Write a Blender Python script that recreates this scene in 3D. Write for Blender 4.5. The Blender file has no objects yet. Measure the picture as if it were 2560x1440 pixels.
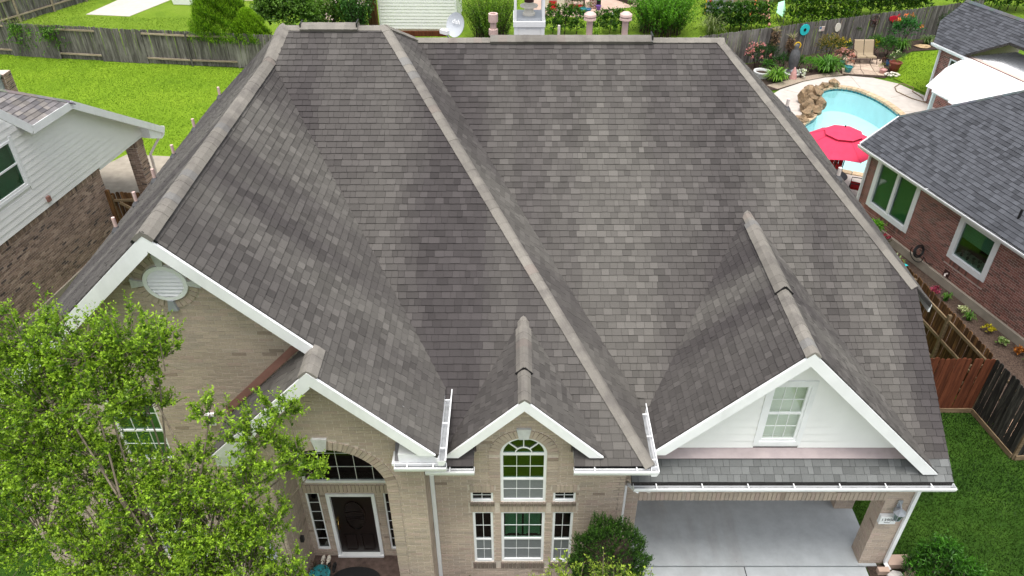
import bpy, bmesh, math, random
import numpy as np
from mathutils import Vector, Matrix, Euler

random.seed(7); RNG = np.random.default_rng(11)
R = math.radians
SC = bpy.context.scene
C = SC.collection

# ------------------------------------------------------------------ camera
H = 15.0
cam_d = bpy.data.cameras.new('camera'); cam = bpy.data.objects.new('camera', cam_d); C.objects.link(cam)
cam_d.sensor_width = 36.0; cam_d.lens = 1932.0*36/2560; cam_d.shift_x = -5/2560
cam_d.clip_start = 0.1; cam_d.clip_end = 2000
cam.location = (0, 0, H); cam.rotation_euler = (R(90-36.3), 0, 0)
SC.camera = cam
# ------------------------------------------------------------------ sky and sun (bright overcast)
SUN_DIR = Vector((-0.02, -0.20, 0.95)).normalized()       # towards the sun
elev = math.asin(SUN_DIR.z); azim = math.atan2(SUN_DIR.x, SUN_DIR.y)
wd = bpy.data.worlds.new('World'); SC.world = wd; wd.use_nodes = True
nt = wd.node_tree; nt.nodes.clear()
sky = nt.nodes.new('ShaderNodeTexSky'); sky.sky_type = 'NISHITA'; sky.sun_disc = False
sky.sun_elevation = elev; sky.sun_rotation = azim; sky.air_density = 1.0; sky.dust_density = 4.0; sky.ozone_density = 1.0
hs = nt.nodes.new('ShaderNodeHueSaturation'); hs.inputs['Saturation'].default_value = 0.28
bg = nt.nodes.new('ShaderNodeBackground'); bg.inputs['Strength'].default_value = 0.15
wo = nt.nodes.new('ShaderNodeOutputWorld')
nt.links.new(sky.outputs[0], hs.inputs['Color']); nt.links.new(hs.outputs[0], bg.inputs[0]); nt.links.new(bg.outputs[0], wo.inputs[0])
sd = bpy.data.lights.new('sun', 'SUN'); sd.energy = 1.25; sd.angle = R(22); sd.color = (1.0, 0.955, 0.88)
sun = bpy.data.objects.new('sun', sd); C.objects.link(sun)
sun.rotation_euler = (-SUN_DIR).to_track_quat('-Z', 'Y').to_euler(); sun.location = (-20, 14, 40)
SC.view_settings.view_transform = 'Standard'; SC.view_settings.look = 'None'
SC.view_settings.exposure = 0.86; SC.view_settings.gamma = 1.0; SC.view_settings.use_curve_mapping = False

# ------------------------------------------------------------------ helpers
def V(*a): return Vector(a)
def lerp(a, b, t): return a+(b-a)*t
_ct, _st = math.cos(R(36.3)), math.sin(R(36.3))
def screen_area(pts):                       # how large a piece shows from the photograph's viewpoint (only ranks the pieces)
    q = []
    for p in pts:
        z = p[1]*_ct-(p[2]-H)*_st; y = p[1]*_st+(p[2]-H)*_ct
        if z < .1: return 0
        q.append((p[0]/z, y/z))
    if not any(abs(a) < .67 and abs(b) < .38 for a, b in q): return 0
    s = 0
    for i in range(len(q)):
        a, b = q[i], q[(i+1) % len(q)]; s += a[0]*b[1]-a[1]*b[0]
    return abs(s)

class MB:
    def __init__(s): s.v = []; s.f = []; s.t = []
    def add(s, vs, fs, tint=(1, 1, 1)):
        b = len(s.v); s.v.extend([tuple(x) for x in vs]); s.f.extend([tuple(b+i for i in f) for f in fs]); s.t.extend([tint]*len(vs)); return s
    def quad(s, a, b, c, d, tint=(1, 1, 1)): return s.add((a, b, c, d), ((0, 1, 2, 3),), tint)
    def box(s, x0, x1, y0, y1, z0, z1, tint=(1, 1, 1)):
        return s.hexa([(x0,y0,z0),(x1,y0,z0),(x1,y1,z0),(x0,y1,z0)], [(x0,y0,z1),(x1,y0,z1),(x1,y1,z1),(x0,y1,z1)], tint)
    def hexa(s, lo, hi, tint=(1, 1, 1)):
        n = len(lo); fs = [tuple(range(n-1, -1, -1)), tuple(range(n, 2*n))]+[(i, (i+1) % n, n+(i+1) % n, n+i) for i in range(n)]
        return s.add(list(lo)+list(hi), fs, tint)
    def prism(s, poly, d, tint=(1, 1, 1)):
        d = Vector(d); return s.hexa([Vector(p) for p in poly], [Vector(p)+d for p in poly], tint)
    def bar(s, a, b, w, h=None, up=(0, 0, 1), tint=(1, 1, 1)):       # rectangular bar a->b
        a, b = Vector(a), Vector(b); h = h or w; d = (b-a).normalized(); up = Vector(up)
        if abs(d.dot(up)) > .98: up = Vector((0, 1, 0))
        x = d.cross(up).normalized(); z = x.cross(d)
        q = [x*(i*w/2)+z*(j*h/2) for i, j in ((-1,-1),(1,-1),(1,1),(-1,1))]
        return s.hexa([a+k for k in q], [b+k for k in q], tint)
    def tube(s, pts, r, n=8, tint=(1, 1, 1), cap=True):
        pts = [Vector(p) for p in pts]; rs = r if isinstance(r, (list, tuple)) else [r]*len(pts)
        vs = []; prev = None
        for i, p in enumerate(pts):
            d = (pts[min(i+1, len(pts)-1)]-pts[max(i-1, 0)]).normalized()
            if prev is None:
                x = d.cross(Vector((0, 0, 1)))
                if x.length < .05: x = d.cross(Vector((0, 1, 0)))
            else: x = prev-d*prev.dot(d)
            x.normalize(); prev = x; y = d.cross(x)
            for k in range(n):
                a = 2*math.pi*k/n; vs.append(p+(x*math.cos(a)+y*math.sin(a))*rs[i])
        fs = [(i*n+k, i*n+(k+1) % n, (i+1)*n+(k+1) % n, (i+1)*n+k) for i in range(len(pts)-1) for k in range(n)]
        if cap: fs += [tuple(range(n-1, -1, -1)), tuple((len(pts)-1)*n+k for k in range(n))]
        return s.add(vs, fs, tint)
    def lathe(s, c, prof, n=16, tint=(1, 1, 1), cap=True):            # prof: (radius, z)
        c = Vector(c); vs = [c+V(r*math.cos(2*math.pi*k/n), r*math.sin(2*math.pi*k/n), z) for r, z in prof for k in range(n)]
        m = len(prof); fs = [(i*n+k, i*n+(k+1) % n, (i+1)*n+(k+1) % n, (i+1)*n+k) for i in range(m-1) for k in range(n)]
        if cap: fs += [tuple(range(n-1, -1, -1)), tuple((m-1)*n+k for k in range(n))]
        return s.add(vs, fs, tint)
    def lump(s, c, r, seed=0, tint=(1, 1, 1), sub=2, amp=.22, freq=1.7):
        bm = bmesh.new(); bmesh.ops.create_icosphere(bm, subdivisions=sub, radius=1)
        rg = random.Random(seed); ph = [rg.uniform(0, 6.28) for _ in range(9)]; vs = []
        for v in bm.verts:
            p = v.co; k = 1+amp*(math.sin(p.x*freq*2+ph[0])*math.sin(p.y*freq*2.3+ph[1])+.6*math.sin(p.z*freq*3.1+ph[2]+p.x*2)+.35*math.sin(p.y*freq*5+ph[3]+p.z*4))
            vs.append((c[0]+p.x*r[0]*k, c[1]+p.y*r[1]*k, c[2]+p.z*r[2]*k))
        fs = [tuple(v.index for v in f.verts) for f in bm.faces]; bm.free()
        return s.add(vs, fs, tint)

LOC = {}
def mesh_of(name, verts, faces, tints, mat, smooth=False):
    me = bpy.data.meshes.new(name); me.from_pydata(verts, [], faces)
    at = me.attributes.new('tint', 'FLOAT_COLOR', 'POINT')
    t = np.ones((len(verts), 4), np.float32); t[:, :3] = np.array(tints, np.float32).reshape(-1, 3); at.data.foreach_set('color', t.ravel())
    me.materials.append(mat)
    if smooth: me.shade_smooth()
    me.update(); return me
def place(name, me, parent, loc, rot=None, scale=None):
    o = bpy.data.objects.new(name, me); C.objects.link(o); loc = Vector(loc); LOC[o.name] = loc
    if parent is not None: o.parent = parent; o.location = loc-LOC[parent.name]
    else: o.location = loc
    if rot is not None: o.rotation_euler = rot
    if scale is not None: o.scale = scale
    return o
def tag(o, label=None, cat=None, group=None, kind=None):
    if label: o['label'] = label
    if cat: o['category'] = cat
    if group: o['group'] = group
    if kind: o['kind'] = kind
    return o
def obj(name, mb, mat, parent=None, smooth=False, label=None, cat=None, group=None, kind=None, fixn=True):
    if isinstance(mb, tuple): v, f, t = mb
    else: v, f, t = mb.v, mb.f, mb.t
    a = np.array(v, float); o3 = np.array([(a[:,0].min()+a[:,0].max())/2, (a[:,1].min()+a[:,1].max())/2, a[:,2].min()])
    me = mesh_of(name, (a-o3).tolist(), f, t, mat, smooth)
    if fixn and len(f) < 4000:
        bm = bmesh.new(); bm.from_mesh(me); bmesh.ops.recalc_face_normals(bm, faces=bm.faces); bm.to_mesh(me); bm.free()
    return tag(place(name, me, parent, o3), label, cat, group, kind)
def thing(name, label, cat, loc, group=None):
    o = bpy.data.objects.new(name, None); C.objects.link(o); o.location = loc; LOC[o.name] = Vector(loc); o.empty_display_size = .2
    return tag(o, label, cat, group)

# ------------------------------------------------------------------ materials
def mat(name, build):
    m = bpy.data.materials.new(name); m.use_nodes = True; t = m.node_tree
    bsdf = t.nodes['Principled BSDF']; build(t, bsdf); return m
def N(t, kind, **kw):
    n = t.nodes.new(kind)
    for k, v in kw.items():
        if k in n.inputs: n.inputs[k].default_value = v
        else: setattr(n, k, v)
    return n
def rgb(t, c): n = t.nodes.new('ShaderNodeRGB'); n.outputs[0].default_value = (*c, 1); return n.outputs[0]
def mixc(t, fac, a, b, mode='MIX'):
    n = t.nodes.new('ShaderNodeMix'); n.data_type = 'RGBA'; n.blend_type = mode
    for s_, i in ((fac, 0), (a, 6), (b, 7)):
        if hasattr(s_, 'links'): t.links.new(s_, n.inputs[i])
        else: n.inputs[i].default_value = s_ if i == 0 else (*s_, 1)
    return n.outputs[2]
def worldpos(t, scale=(1, 1, 1), rotz=0):
    g = t.nodes.new('ShaderNodeNewGeometry'); m = t.nodes.new('ShaderNodeMapping'); m.inputs['Scale'].default_value = scale; m.inputs['Rotation'].default_value = (0, 0, rotz)
    t.links.new(g.outputs['Position'], m.inputs['Vector']); return m.outputs[0]
def noise(t, vec, scale, detail=4, rough=.55):
    n = N(t, 'ShaderNodeTexNoise'); n.inputs['Scale'].default_value = scale; n.inputs['Detail'].default_value = detail; n.inputs['Roughness'].default_value = rough
    t.links.new(vec, n.inputs['Vector']); return n.outputs['Fac']
def ramp(t, fac, stops):
    n = t.nodes.new('ShaderNodeValToRGB'); e = n.color_ramp.elements
    while len(e) < len(stops): e.new(.5)
    for k, (p, c) in enumerate(stops): e[k].position = p; e[k].color = (*c, 1) if len(c) == 3 else c
    t.links.new(fac, n.inputs[0]); return n.outputs[0]
def mapr(t, fac, a, b, lo=.3, hi=.7):
    n = t.nodes.new('ShaderNodeMapRange'); n.inputs[1].default_value = lo; n.inputs[2].default_value = hi; n.inputs[3].default_value = a; n.inputs[4].default_value = b
    t.links.new(fac, n.inputs[0]); return n.outputs[0]
def bump(t, b, h, strength=.3, dist=.02):
    n = t.nodes.new('ShaderNodeBump'); n.inputs['Strength'].default_value = strength; n.inputs['Distance'].default_value = dist
    t.links.new(h, n.inputs['Height']); t.links.new(n.outputs[0], b.inputs['Normal'])
def mulv(t, col, val):
    n = t.nodes.new('ShaderNodeVectorMath'); n.operation = 'SCALE'
    t.links.new(col, n.inputs[0])
    if hasattr(val, 'links'): t.links.new(val, n.inputs['Scale'])
    else: n.inputs['Scale'].default_value = val
    return n.outputs[0]
def tintnode(t): n = t.nodes.new('ShaderNodeAttribute'); n.attribute_name = 'tint'; return n.outputs['Color']

def m_plain(name, col, rough=.5, spec=.4, var=.12, scale=6, metal=0, bmp=0, dirt=None, dirt_scale=1.2):
    def b(t, s):
        p = worldpos(t); f = noise(t, p, scale, 5); c = mulv(t, rgb(t, col), mapr(t, f, 1-var, 1+var))
        if dirt:
            d = noise(t, worldpos(t, (1, 1, .35)), dirt_scale, 6, .65); c = mixc(t, mapr(t, d, 0, .55, .52, .78), c, dirt)
        t.links.new(c, s.inputs['Base Color']); s.inputs['Roughness'].default_value = rough; s.inputs['Specular IOR Level'].default_value = spec; s.inputs['Metallic'].default_value = metal
        if bmp: bump(t, s, noise(t, p, scale*6, 6), bmp, .01)
    return mat(name, b)
def m_tint(name, rough=.85, var=.22, scale=90, spec=.2, bmp=.35, stain=None, stain_map=(1, 1, 1), stain_amt=.5, stain_lo=.5, dist=.006):
    def b(t, s):
        p = worldpos(t); f = noise(t, p, scale, 3, .7); c = mulv(t, tintnode(t), mapr(t, f, 1-var, 1+var, .25, .75))
        if stain:
            d = noise(t, worldpos(t, stain_map), 1.0, 6, .6); c = mixc(t, mapr(t, d, 0, stain_amt, stain_lo, stain_lo+.22), c, stain)
        t.links.new(c, s.inputs['Base Color']); s.inputs['Roughness'].default_value = rough; s.inputs['Specular IOR Level'].default_value = spec
        if bmp: bump(t, s, f, bmp, dist)
    return mat(name, b)
def m_leaf(name, trans=.35, rough=.5):
    def b(t, s):
        c = tintnode(t); t.links.new(c, s.inputs['Base Color']); s.inputs['Roughness'].default_value = rough; s.inputs['Specular IOR Level'].default_value = .35
        tr = t.nodes.new('ShaderNodeBsdfTranslucent'); tc = mixc(t, 1.0, c, (1.0, 1.25, .45), 'MULTIPLY'); t.links.new(tc, tr.inputs[0])
        mx = t.nodes.new('ShaderNodeMixShader'); mx.inputs[0].default_value = trans
        t.links.new(s.outputs[0], mx.inputs[1]); t.links.new(tr.outputs[0], mx.inputs[2]); t.links.new(mx.outputs[0], t.nodes['Material Output'].inputs[0])
    return mat(name, b)
def m_glass(name, tint=(.75, .9, .82), refl=1.0):                     # thin window pane
    def b(t, s):
        tr = t.nodes.new('ShaderNodeBsdfTransparent'); tr.inputs[0].default_value = (*tint, 1)
        gl = t.nodes.new('ShaderNodeBsdfGlossy'); gl.inputs['Roughness'].default_value = .02; gl.inputs[0].default_value = (.9, .95, .95, 1)
        lw_ = t.nodes.new('ShaderNodeLayerWeight'); lw_.inputs[0].default_value = .5; pw = t.nodes.new('ShaderNodeMath'); pw.operation = 'POWER'; pw.inputs[1].default_value = 3.2; t.links.new(lw_.outputs['Facing'], pw.inputs[0])
        fr = t.nodes.new('ShaderNodeMapRange'); fr.inputs[3].default_value = .045; fr.inputs[4].default_value = .95; t.links.new(pw.outputs[0], fr.inputs[0])
        n = noise(t, worldpos(t), 1.2, 2); bp = t.nodes.new('ShaderNodeBump'); bp.inputs['Strength'].default_value = .04; bp.inputs['Distance'].default_value = .05; t.links.new(n, bp.inputs['Height']); t.links.new(bp.outputs[0], gl.inputs['Normal'])
        mx = t.nodes.new('ShaderNodeMixShader'); t.links.new(fr.outputs[0], mx.inputs[0]); t.links.new(tr.outputs[0], mx.inputs[1]); t.links.new(gl.outputs[0], mx.inputs[2])
        t.links.new(mx.outputs[0], t.nodes['Material Output'].inputs[0])
    return mat(name, b)
def m_wood(name, cols, streak=(6, 6, .5), rough=.85, objvar=.35, pale=None, bmp=.4):
    def b(t, s):
        p = worldpos(t, streak); f = noise(t, p, 3.0, 6, .65); c = ramp(t, f, [(.28, cols[0]), (.5, cols[1]), (.75, cols[2])])
        oi = t.nodes.new('ShaderNodeObjectInfo'); c = mulv(t, c, mapr(t, oi.outputs['Random'], 1-objvar, 1+objvar, 0, 1))
        if pale:
            d = noise(t, worldpos(t, (.9, .9, .5)), .8, 4, .6); c = mixc(t, mapr(t, d, 0, .75, .55, .72), c, pale)
        t.links.new(c, s.inputs['Base Color']); s.inputs['Roughness'].default_value = rough; s.inputs['Specular IOR Level'].default_value = .2
        bump(t, s, f, bmp, .01)
    return mat(name, b)
def m_grass(name, a, b_, c_, scale=.8):
    def b(t, s):
        f = noise(t, worldpos(t), scale, 6, .6); g = noise(t, worldpos(t), 22, 4, .7)
        c = ramp(t, f, [(.3, a), (.5, b_), (.72, c_)]); c = mulv(t, c, mapr(t, g, .75, 1.2, .3, .7))
        t.links.new(c, s.inputs['Base Color']); s.inputs['Roughness'].default_value = .9; s.inputs['Specular IOR Level'].default_value = .1
        bump(t, s, g, .8, .05)
    return mat(name, b)

M = {}
M['shingle'] = m_tint('shingle_weathered', .9, .16, 70, .15, .45)
M['shingle_slate'] = m_tint('shingle_slate', .88, .2, 80, .18, .45)
M['cap'] = m_tint('ridge_cap_shingle', .9, .16, 60, .15, .4, stain=(.11, .10, .095), stain_map=(2.2, 2.2, 2.2), stain_amt=.6, stain_lo=.46)
M['deck'] = m_plain('roof_underlay', (.045, .042, .04), .95, .1)
M['white'] = m_plain('white_paint', (.82, .83, .84), .45, .4, .04, 3, dirt=(.55, .56, .56), dirt_scale=1.4)
M['siding'] = m_plain('white_siding', (.84, .84, .83), .5, .35, .03, 2, dirt=(.74, .74, .73), dirt_scale=.8)
M['brick'] = m_tint('brick_tan', .9, .18, 55, .15, .5, stain=(.16, .135, .11), stain_map=(.9, .9, 1.6), stain_amt=.35, stain_lo=.60)
M['mortar'] = m_plain('mortar_tan', (.56, .49, .42), .95, .1, .12, 20)
M['mortar_pale'] = m_plain('mortar_pale', (.56, .47, .42), .95, .1, .12, 20)
M['concrete'] = m_plain('concrete', (.37, .395, .41), .8, .25, .10, 3, bmp=.12, dirt=(.27, .255, .225), dirt_scale=.9)
def _conc(t, s):
    p = worldpos(t); f = noise(t, p, 3, 6, .65); c = mulv(t, rgb(t, (.365, .39, .405)), mapr(t, f, .88, 1.1))
    d = noise(t, worldpos(t, (1.6, .25, 1)), .9, 5, .6); c = mixc(t, mapr(t, d, 0, .45, .52, .72), c, (.25, .245, .235))          # faint tyre tracks
    w = noise(t, p, .8, 5, .7); c = mixc(t, mapr(t, w, 0, .5, .60, .75), c, (.33, .27, .20))
    v = N(t, 'ShaderNodeTexVoronoi'); v.inputs['Scale'].default_value = 2.2; t.links.new(p, v.inputs['Vector']); c = mixc(t, mapr(t, v.outputs['Distance'], .55, 0, .012, .035), c, (.10, .10, .10))
    t.links.new(c, s.inputs['Base Color']); s.inputs['Roughness'].default_value = .75; bump(t, s, noise(t, p, 30, 6), .15, .006)
M['concrete'] = mat('concrete_drive', _conc)
M['concrete_warm'] = m_plain('concrete_warm', (.50, .455, .415), .85, .2, .08, 3, bmp=.1, dirt=(.36, .32, .285), dirt_scale=.6)
M['concrete_old'] = m_plain('concrete_old', (.34, .30, .245), .9, .15, .14, 3, bmp=.15, dirt=(.16, .145, .11), dirt_scale=.9)
M['paver'] = m_plain('dark_brick_paver', (.10, .07, .06), .85, .2, .35, 9, bmp=.3)
M['gutter_in'] = m_plain('gutter_inside', (.26, .27, .28), .6, .4, .25, 8, dirt=(.05, .045, .04), dirt_scale=2)
M['flash'] = m_plain('rust_flashing', (.27, .135, .11), .6, .4, .15, 4)
M['flash_pink'] = m_plain('pink_flashing', (.36, .30, .30), .5, .4, .12, 4)
M['pvc'] = m_plain('vent_pipe_pink', (.62, .45, .41), .6, .3, .08, 8, dirt=(.4, .3, .27), dirt_scale=6)
M['pvc_w'] = m_plain('vent_pipe_white', (.70, .62, .58), .6, .3, .1, 8)
M['lead'] = m_plain('lead_boot', (.08, .08, .085), .6, .4, .2, 8)
M['glass'] = m_glass('window_glass', (.50, .66, .58))
M['glass_clear'] = m_glass('window_glass_clear', (.95, .97, .94))
M['glass_dark'] = m_glass('window_glass_dark', (.25, .31, .29))
M['screen'] = m_plain('window_screen', (.17, .185, .19), .6, .4, .08, 30)
M['room'] = m_plain('dark_room', (.012, .013, .012), .9, .1)
M['blind'] = m_plain('blind_green_white', (.34, .50, .36), .6, .3, .05, 3)
M['blind_pale'] = m_plain('blind_pale_green', (.36, .47, .39), .6, .3, .05, 3)
M['blind_w'] = m_plain('blind_white', (.62, .66, .60), .6, .3, .05, 3)
M['door'] = m_plain('door_mahogany', (.008, .0035, .003), .35, .5, .3, 5, bmp=.1)
M['brass'] = m_plain('brass', (.6, .42, .14), .25, .5, .05, 8, 1.0)
M['black'] = m_plain('black_metal', (.012, .012, .013), .45, .4, .1)
M['grey_metal'] = m_plain('grey_metal', (.30, .32, .35), .4, .5, .1, 8)
M['keystone'] = m_plain('cast_stone', (.58, .59, .58), .85, .2, .1, 10, dirt=(.22, .22, .21), dirt_scale=3)
M['grass'] = m_grass('lawn_ground', (.13, .23, .013), (.165, .275, .016), (.20, .31, .02), .4)
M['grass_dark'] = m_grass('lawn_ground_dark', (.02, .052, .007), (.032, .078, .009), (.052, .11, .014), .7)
M['grass_far'] = m_grass('lawn_ground_far', (.10, .18, .013), (.145, .235, .018), (.17, .255, .028), .5)
M['ground'] = m_grass('ground_turf', (.06, .12, .012), (.09, .17, .015), (.12, .2, .02), .3)
M['blade'] = m_leaf('grass_blade', .3, .6)
M['leaf'] = m_leaf('leaf', .34, .45)
M['needle'] = m_leaf('needle', .2, .6)
M['bark'] = m_plain('bark_pale', (.20, .165, .125), .9, .15, .35, 14, bmp=.5)
M['bark_dark'] = m_plain('bark_dark', (.06, .045, .035), .95, .1, .4, 18, bmp=.6)
M['fence_grey'] = m_wood('fence_weathered_grey', ((.05, .045, .043), (.125, .115, .108), (.25, .235, .22)), (5, 5, .45), pale=(.30, .285, .26))
M['fence_brown'] = m_wood('fence_brown', ((.022, .012, .007), (.09, .045, .02), (.24, .125, .045)), (6, 6, .4), objvar=.45)
M['fence_red'] = m_wood('fence_red_cedar', ((.055, .017, .009), (.115, .034, .016), (.18, .06, .028)), (5, 5, .4), objvar=.25)
M['fence_black'] = m_wood('fence_dark', ((.014, .013, .012), (.033, .031, .028), (.11, .105, .085)), (6, 6, .5), objvar=.35)
M['fence_rail'] = m_wood('fence_rail', ((.20, .16, .11), (.32, .26, .19), (.44, .38, .30)), (1, 1, 6), objvar=.15)
M['rail_brown'] = m_wood('fence_rail_brown', ((.10, .07, .04), (.19, .135, .08), (.28, .21, .13)), (1, 1, 6), objvar=.15)
M['mulch'] = m_plain('mulch', (.085, .06, .047), .95, .1, .6, 26, bmp=1.0)
M['soil'] = m_plain('garden_soil', (.055, .04, .032), .95, .1, .5, 18, bmp=1.0)
M['gravel'] = m_plain('gravel', (.33, .27, .21), .95, .1, .6, 45, bmp=1.0)
M['stone'] = m_tint('flagstone', .85, .25, 9, .25, .5, dist=.02)
M['rock'] = m_tint('waterfall_rock', .85, .45, 7, .25, .9, stain=(.06, .05, .04), stain_map=(3, 3, 4), stain_amt=.7, stain_lo=.5, dist=.05)
M['tile'] = m_tint('pool_tile', .2, .15, 10, .5, 0)
M['plaster'] = m_plain('pool_plaster', (.46, .74, .76), .7, .2, .05, 2)
M['canopy'] = m_plain('parasol_fabric', (.66, .05, .11), .8, .15, .08, 3)
M['cushion'] = m_plain('red_cushion', (.25, .012, .012), .85, .1, .3, 20)
M['sling'] = m_plain('tan_sling_fabric', (.33, .26, .175), .75, .2, .12, 40)
M['cover'] = m_plain('white_patio_cover', (.88, .88, .88), .4, .4, .03)
M['teal'] = m_plain('teal_glaze', (.03, .22, .24), .35, .5, .2, 8)
M['pot_green'] = m_plain('green_glaze', (.015, .10, .07), .35, .5, .2, 8)
M['pot_blue'] = m_plain('blue_glaze', (.05, .16, .34), .35, .5, .2, 8)
M['pot_red'] = m_plain('terracotta_dark', (.20, .05, .03), .6, .4, .2, 8)
M['pot_pink'] = m_plain('pink_pot', (.55, .30, .28), .6, .3, .1, 8)
M['turq'] = m_plain('turquoise_paint', (.03, .55, .58), .5, .3, .05)
M['usa_red'] = m_plain('red_enamel', (.55, .015, .04), .45, .4, .05)
M['rust'] = m_plain('dark_rust_metal', (.05, .02, .018), .6, .4, .2)
M['offwhite'] = m_plain('offwhite_ceramic', (.70, .66, .58), .6, .3, .08)
M['cream'] = m_plain('cream_plastic', (.68, .62, .50), .55, .3, .04)
M['red_door'] = m_plain('red_plastic', (.45, .012, .02), .5, .3, .05)
M['yellow'] = m_plain('yellow_plastic', (.75, .48, .03), .5, .3, .05)
M['purple'] = m_plain('purple_plastic', (.16, .08, .30), .5, .3, .05)
M['lime'] = m_plain('lime_plastic', (.12, .62, .12), .5, .3, .05)
M['mint'] = m_plain('mint_fabric', (.40, .80, .52), .6, .3, .05)
M['play_wood'] = m_plain('playset_wood', (.42, .22, .16), .7, .2, .2, 6)
M['play_orange'] = m_plain('orange_stain', (.34, .09, .025), .7, .2, .2, 6)
M['play_grey'] = m_plain('grey_vinyl', (.30, .29, .31), .7, .2, .15, 4)
M['dish'] = m_plain('dish_grey', (.50, .53, .57), .4, .4, .03)
M['lettering'] = m_plain('white_letter', (.9, .9, .9), .5, .3, 0)
M['dark_letter'] = m_plain('dark_letter', (.06, .06, .06), .5, .3, 0)
M['pinkpath'] = m_plain('neighbour_patio', (.46, .335, .27), .9, .15, .1, 2, dirt=(.33, .24, .19))
M['petal'] = m_leaf('petal', .3, .6)

# ------------------------------------------------------------------ pieces (shingles, bricks, boards) laid on planes
_G = np.random.default_rng(5).random((64, 64))
def vn(x, y, s=0):
    x += s*7.13; y += s*3.7; i, j = math.floor(x), math.floor(y); fx, fy = x-i, y-j; fx = fx*fx*(3-2*fx); fy = fy*fy*(3-2*fy)
    g = lambda a, b: _G[a % 64, b % 64]
    return (g(i,j)*(1-fx)+g(i+1,j)*fx)*(1-fy)+(g(i,j+1)*(1-fx)+g(i+1,j+1)*fx)*fy
def clip_half(p, ax, val, keep_less):
    out = []; n = len(p)
    for i in range(n):
        a, b = p[i], p[(i+1) % n]; ia = (a[ax] <= val) if keep_less else (a[ax] >= val); ib = (b[ax] <= val) if keep_less else (b[ax] >= val)
        if ia: out.append(a)
        if ia != ib:
            t = (val-a[ax])/(b[ax]-a[ax]); out.append((a[0]+(b[0]-a[0])*t, a[1]+(b[1]-a[1])*t))
    return out
def clip_rect(p, a0, a1, b0, b1):
    for ax, v, k in ((0, a0, False), (0, a1, True), (1, b0, False), (1, b1, True)):
        p = clip_half(p, ax, v, k)
        if len(p) < 3: return None
    q = [p[i] for i in range(len(p)) if abs(p[i][0]-p[i-1][0])+abs(p[i][1]-p[i-1][1]) > 1e-5]
    if len(q) < 3: return None
    ar = abs(sum(q[i-1][0]*q[i][1]-q[i][0]*q[i-1][1] for i in range(len(q))))/2
    return q if ar > 2e-4 else None
def slab(o, u, s, n, poly, hfun, base=-.01):
    m = len(poly)
    top = [o+u*a+s*b+n*hfun(b) for a, b in poly]; bot = [o+u*a+s*b+n*base for a, b in poly]
    return top+bot, [tuple(range(m))]+[(i, m+i, m+(i+1) % m, (i+1) % m) for i in range(m)], top
CUR = [0, 0]
def tile_roof(out, poly3, col, rowh=.146, wr=(.10, .24), tlo=.018, thi=.004, gap=.005, seed=0):
    P = [Vector(p) for p in poly3]; n = Vector((0, 0, 0))
    for i in range(len(P)):
        a, b = P[i], P[(i+1) % len(P)]; n += a.cross(b)
    n.normalize(); n = n if n.z > 0 else -n
    u = Vector((0, 0, 1)).cross(n).normalized(); s = n.cross(u).normalized()
    if s.z < 0: s = -s; u = -u
    o = min(P, key=lambda p: p.z); q = [((p-o).dot(u), (p-o).dot(s)) for p in P]
    amin, amax = min(a for a, b in q), max(a for a, b in q); bmax = max(b for a, b in q)
    rg = random.Random(seed); b0 = 0; row = 0
    while b0 < bmax:
        b1 = b0+rowh; a = amin-rg.random()*.3
        while a < amax:
            w = rg.uniform(*wr); wob = rg.uniform(-.004, .004)
            pp = clip_rect(q, a+gap/2, a+w-gap/2, b0+wob, b1+.012)
            if pp:
                tl = tlo+rg.uniform(-.003, .005)
                vs, fs, top = slab(o, u, s, n, pp, lambda b: tl+(thi-tl)*(b-b0)/rowh)
                c = o+u*(a+w/2)+s*(b0+rowh/2); CUR[0], CUR[1] = a+w/2+o.dot(u), b0
                out.append((vs, fs, col(c, rg), top))
            a += w
        b0 = b1; row += 1
    return n
def commit(name, stuff_name, pieces, m, parent, limit=300):
    pieces = sorted(pieces, key=lambda p: -screen_area(p[3]))
    for vs, fs, t, _ in pieces[:limit]: obj(name, (vs, fs, [t]*len(vs)), m, parent, fixn=False)
    if len(pieces) > limit:
        mb = MB()
        for vs, fs, t, _ in pieces[limit:]: mb.add(vs, fs, t)
        obj(stuff_name, mb, m, parent, kind='stuff', fixn=False)
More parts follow.
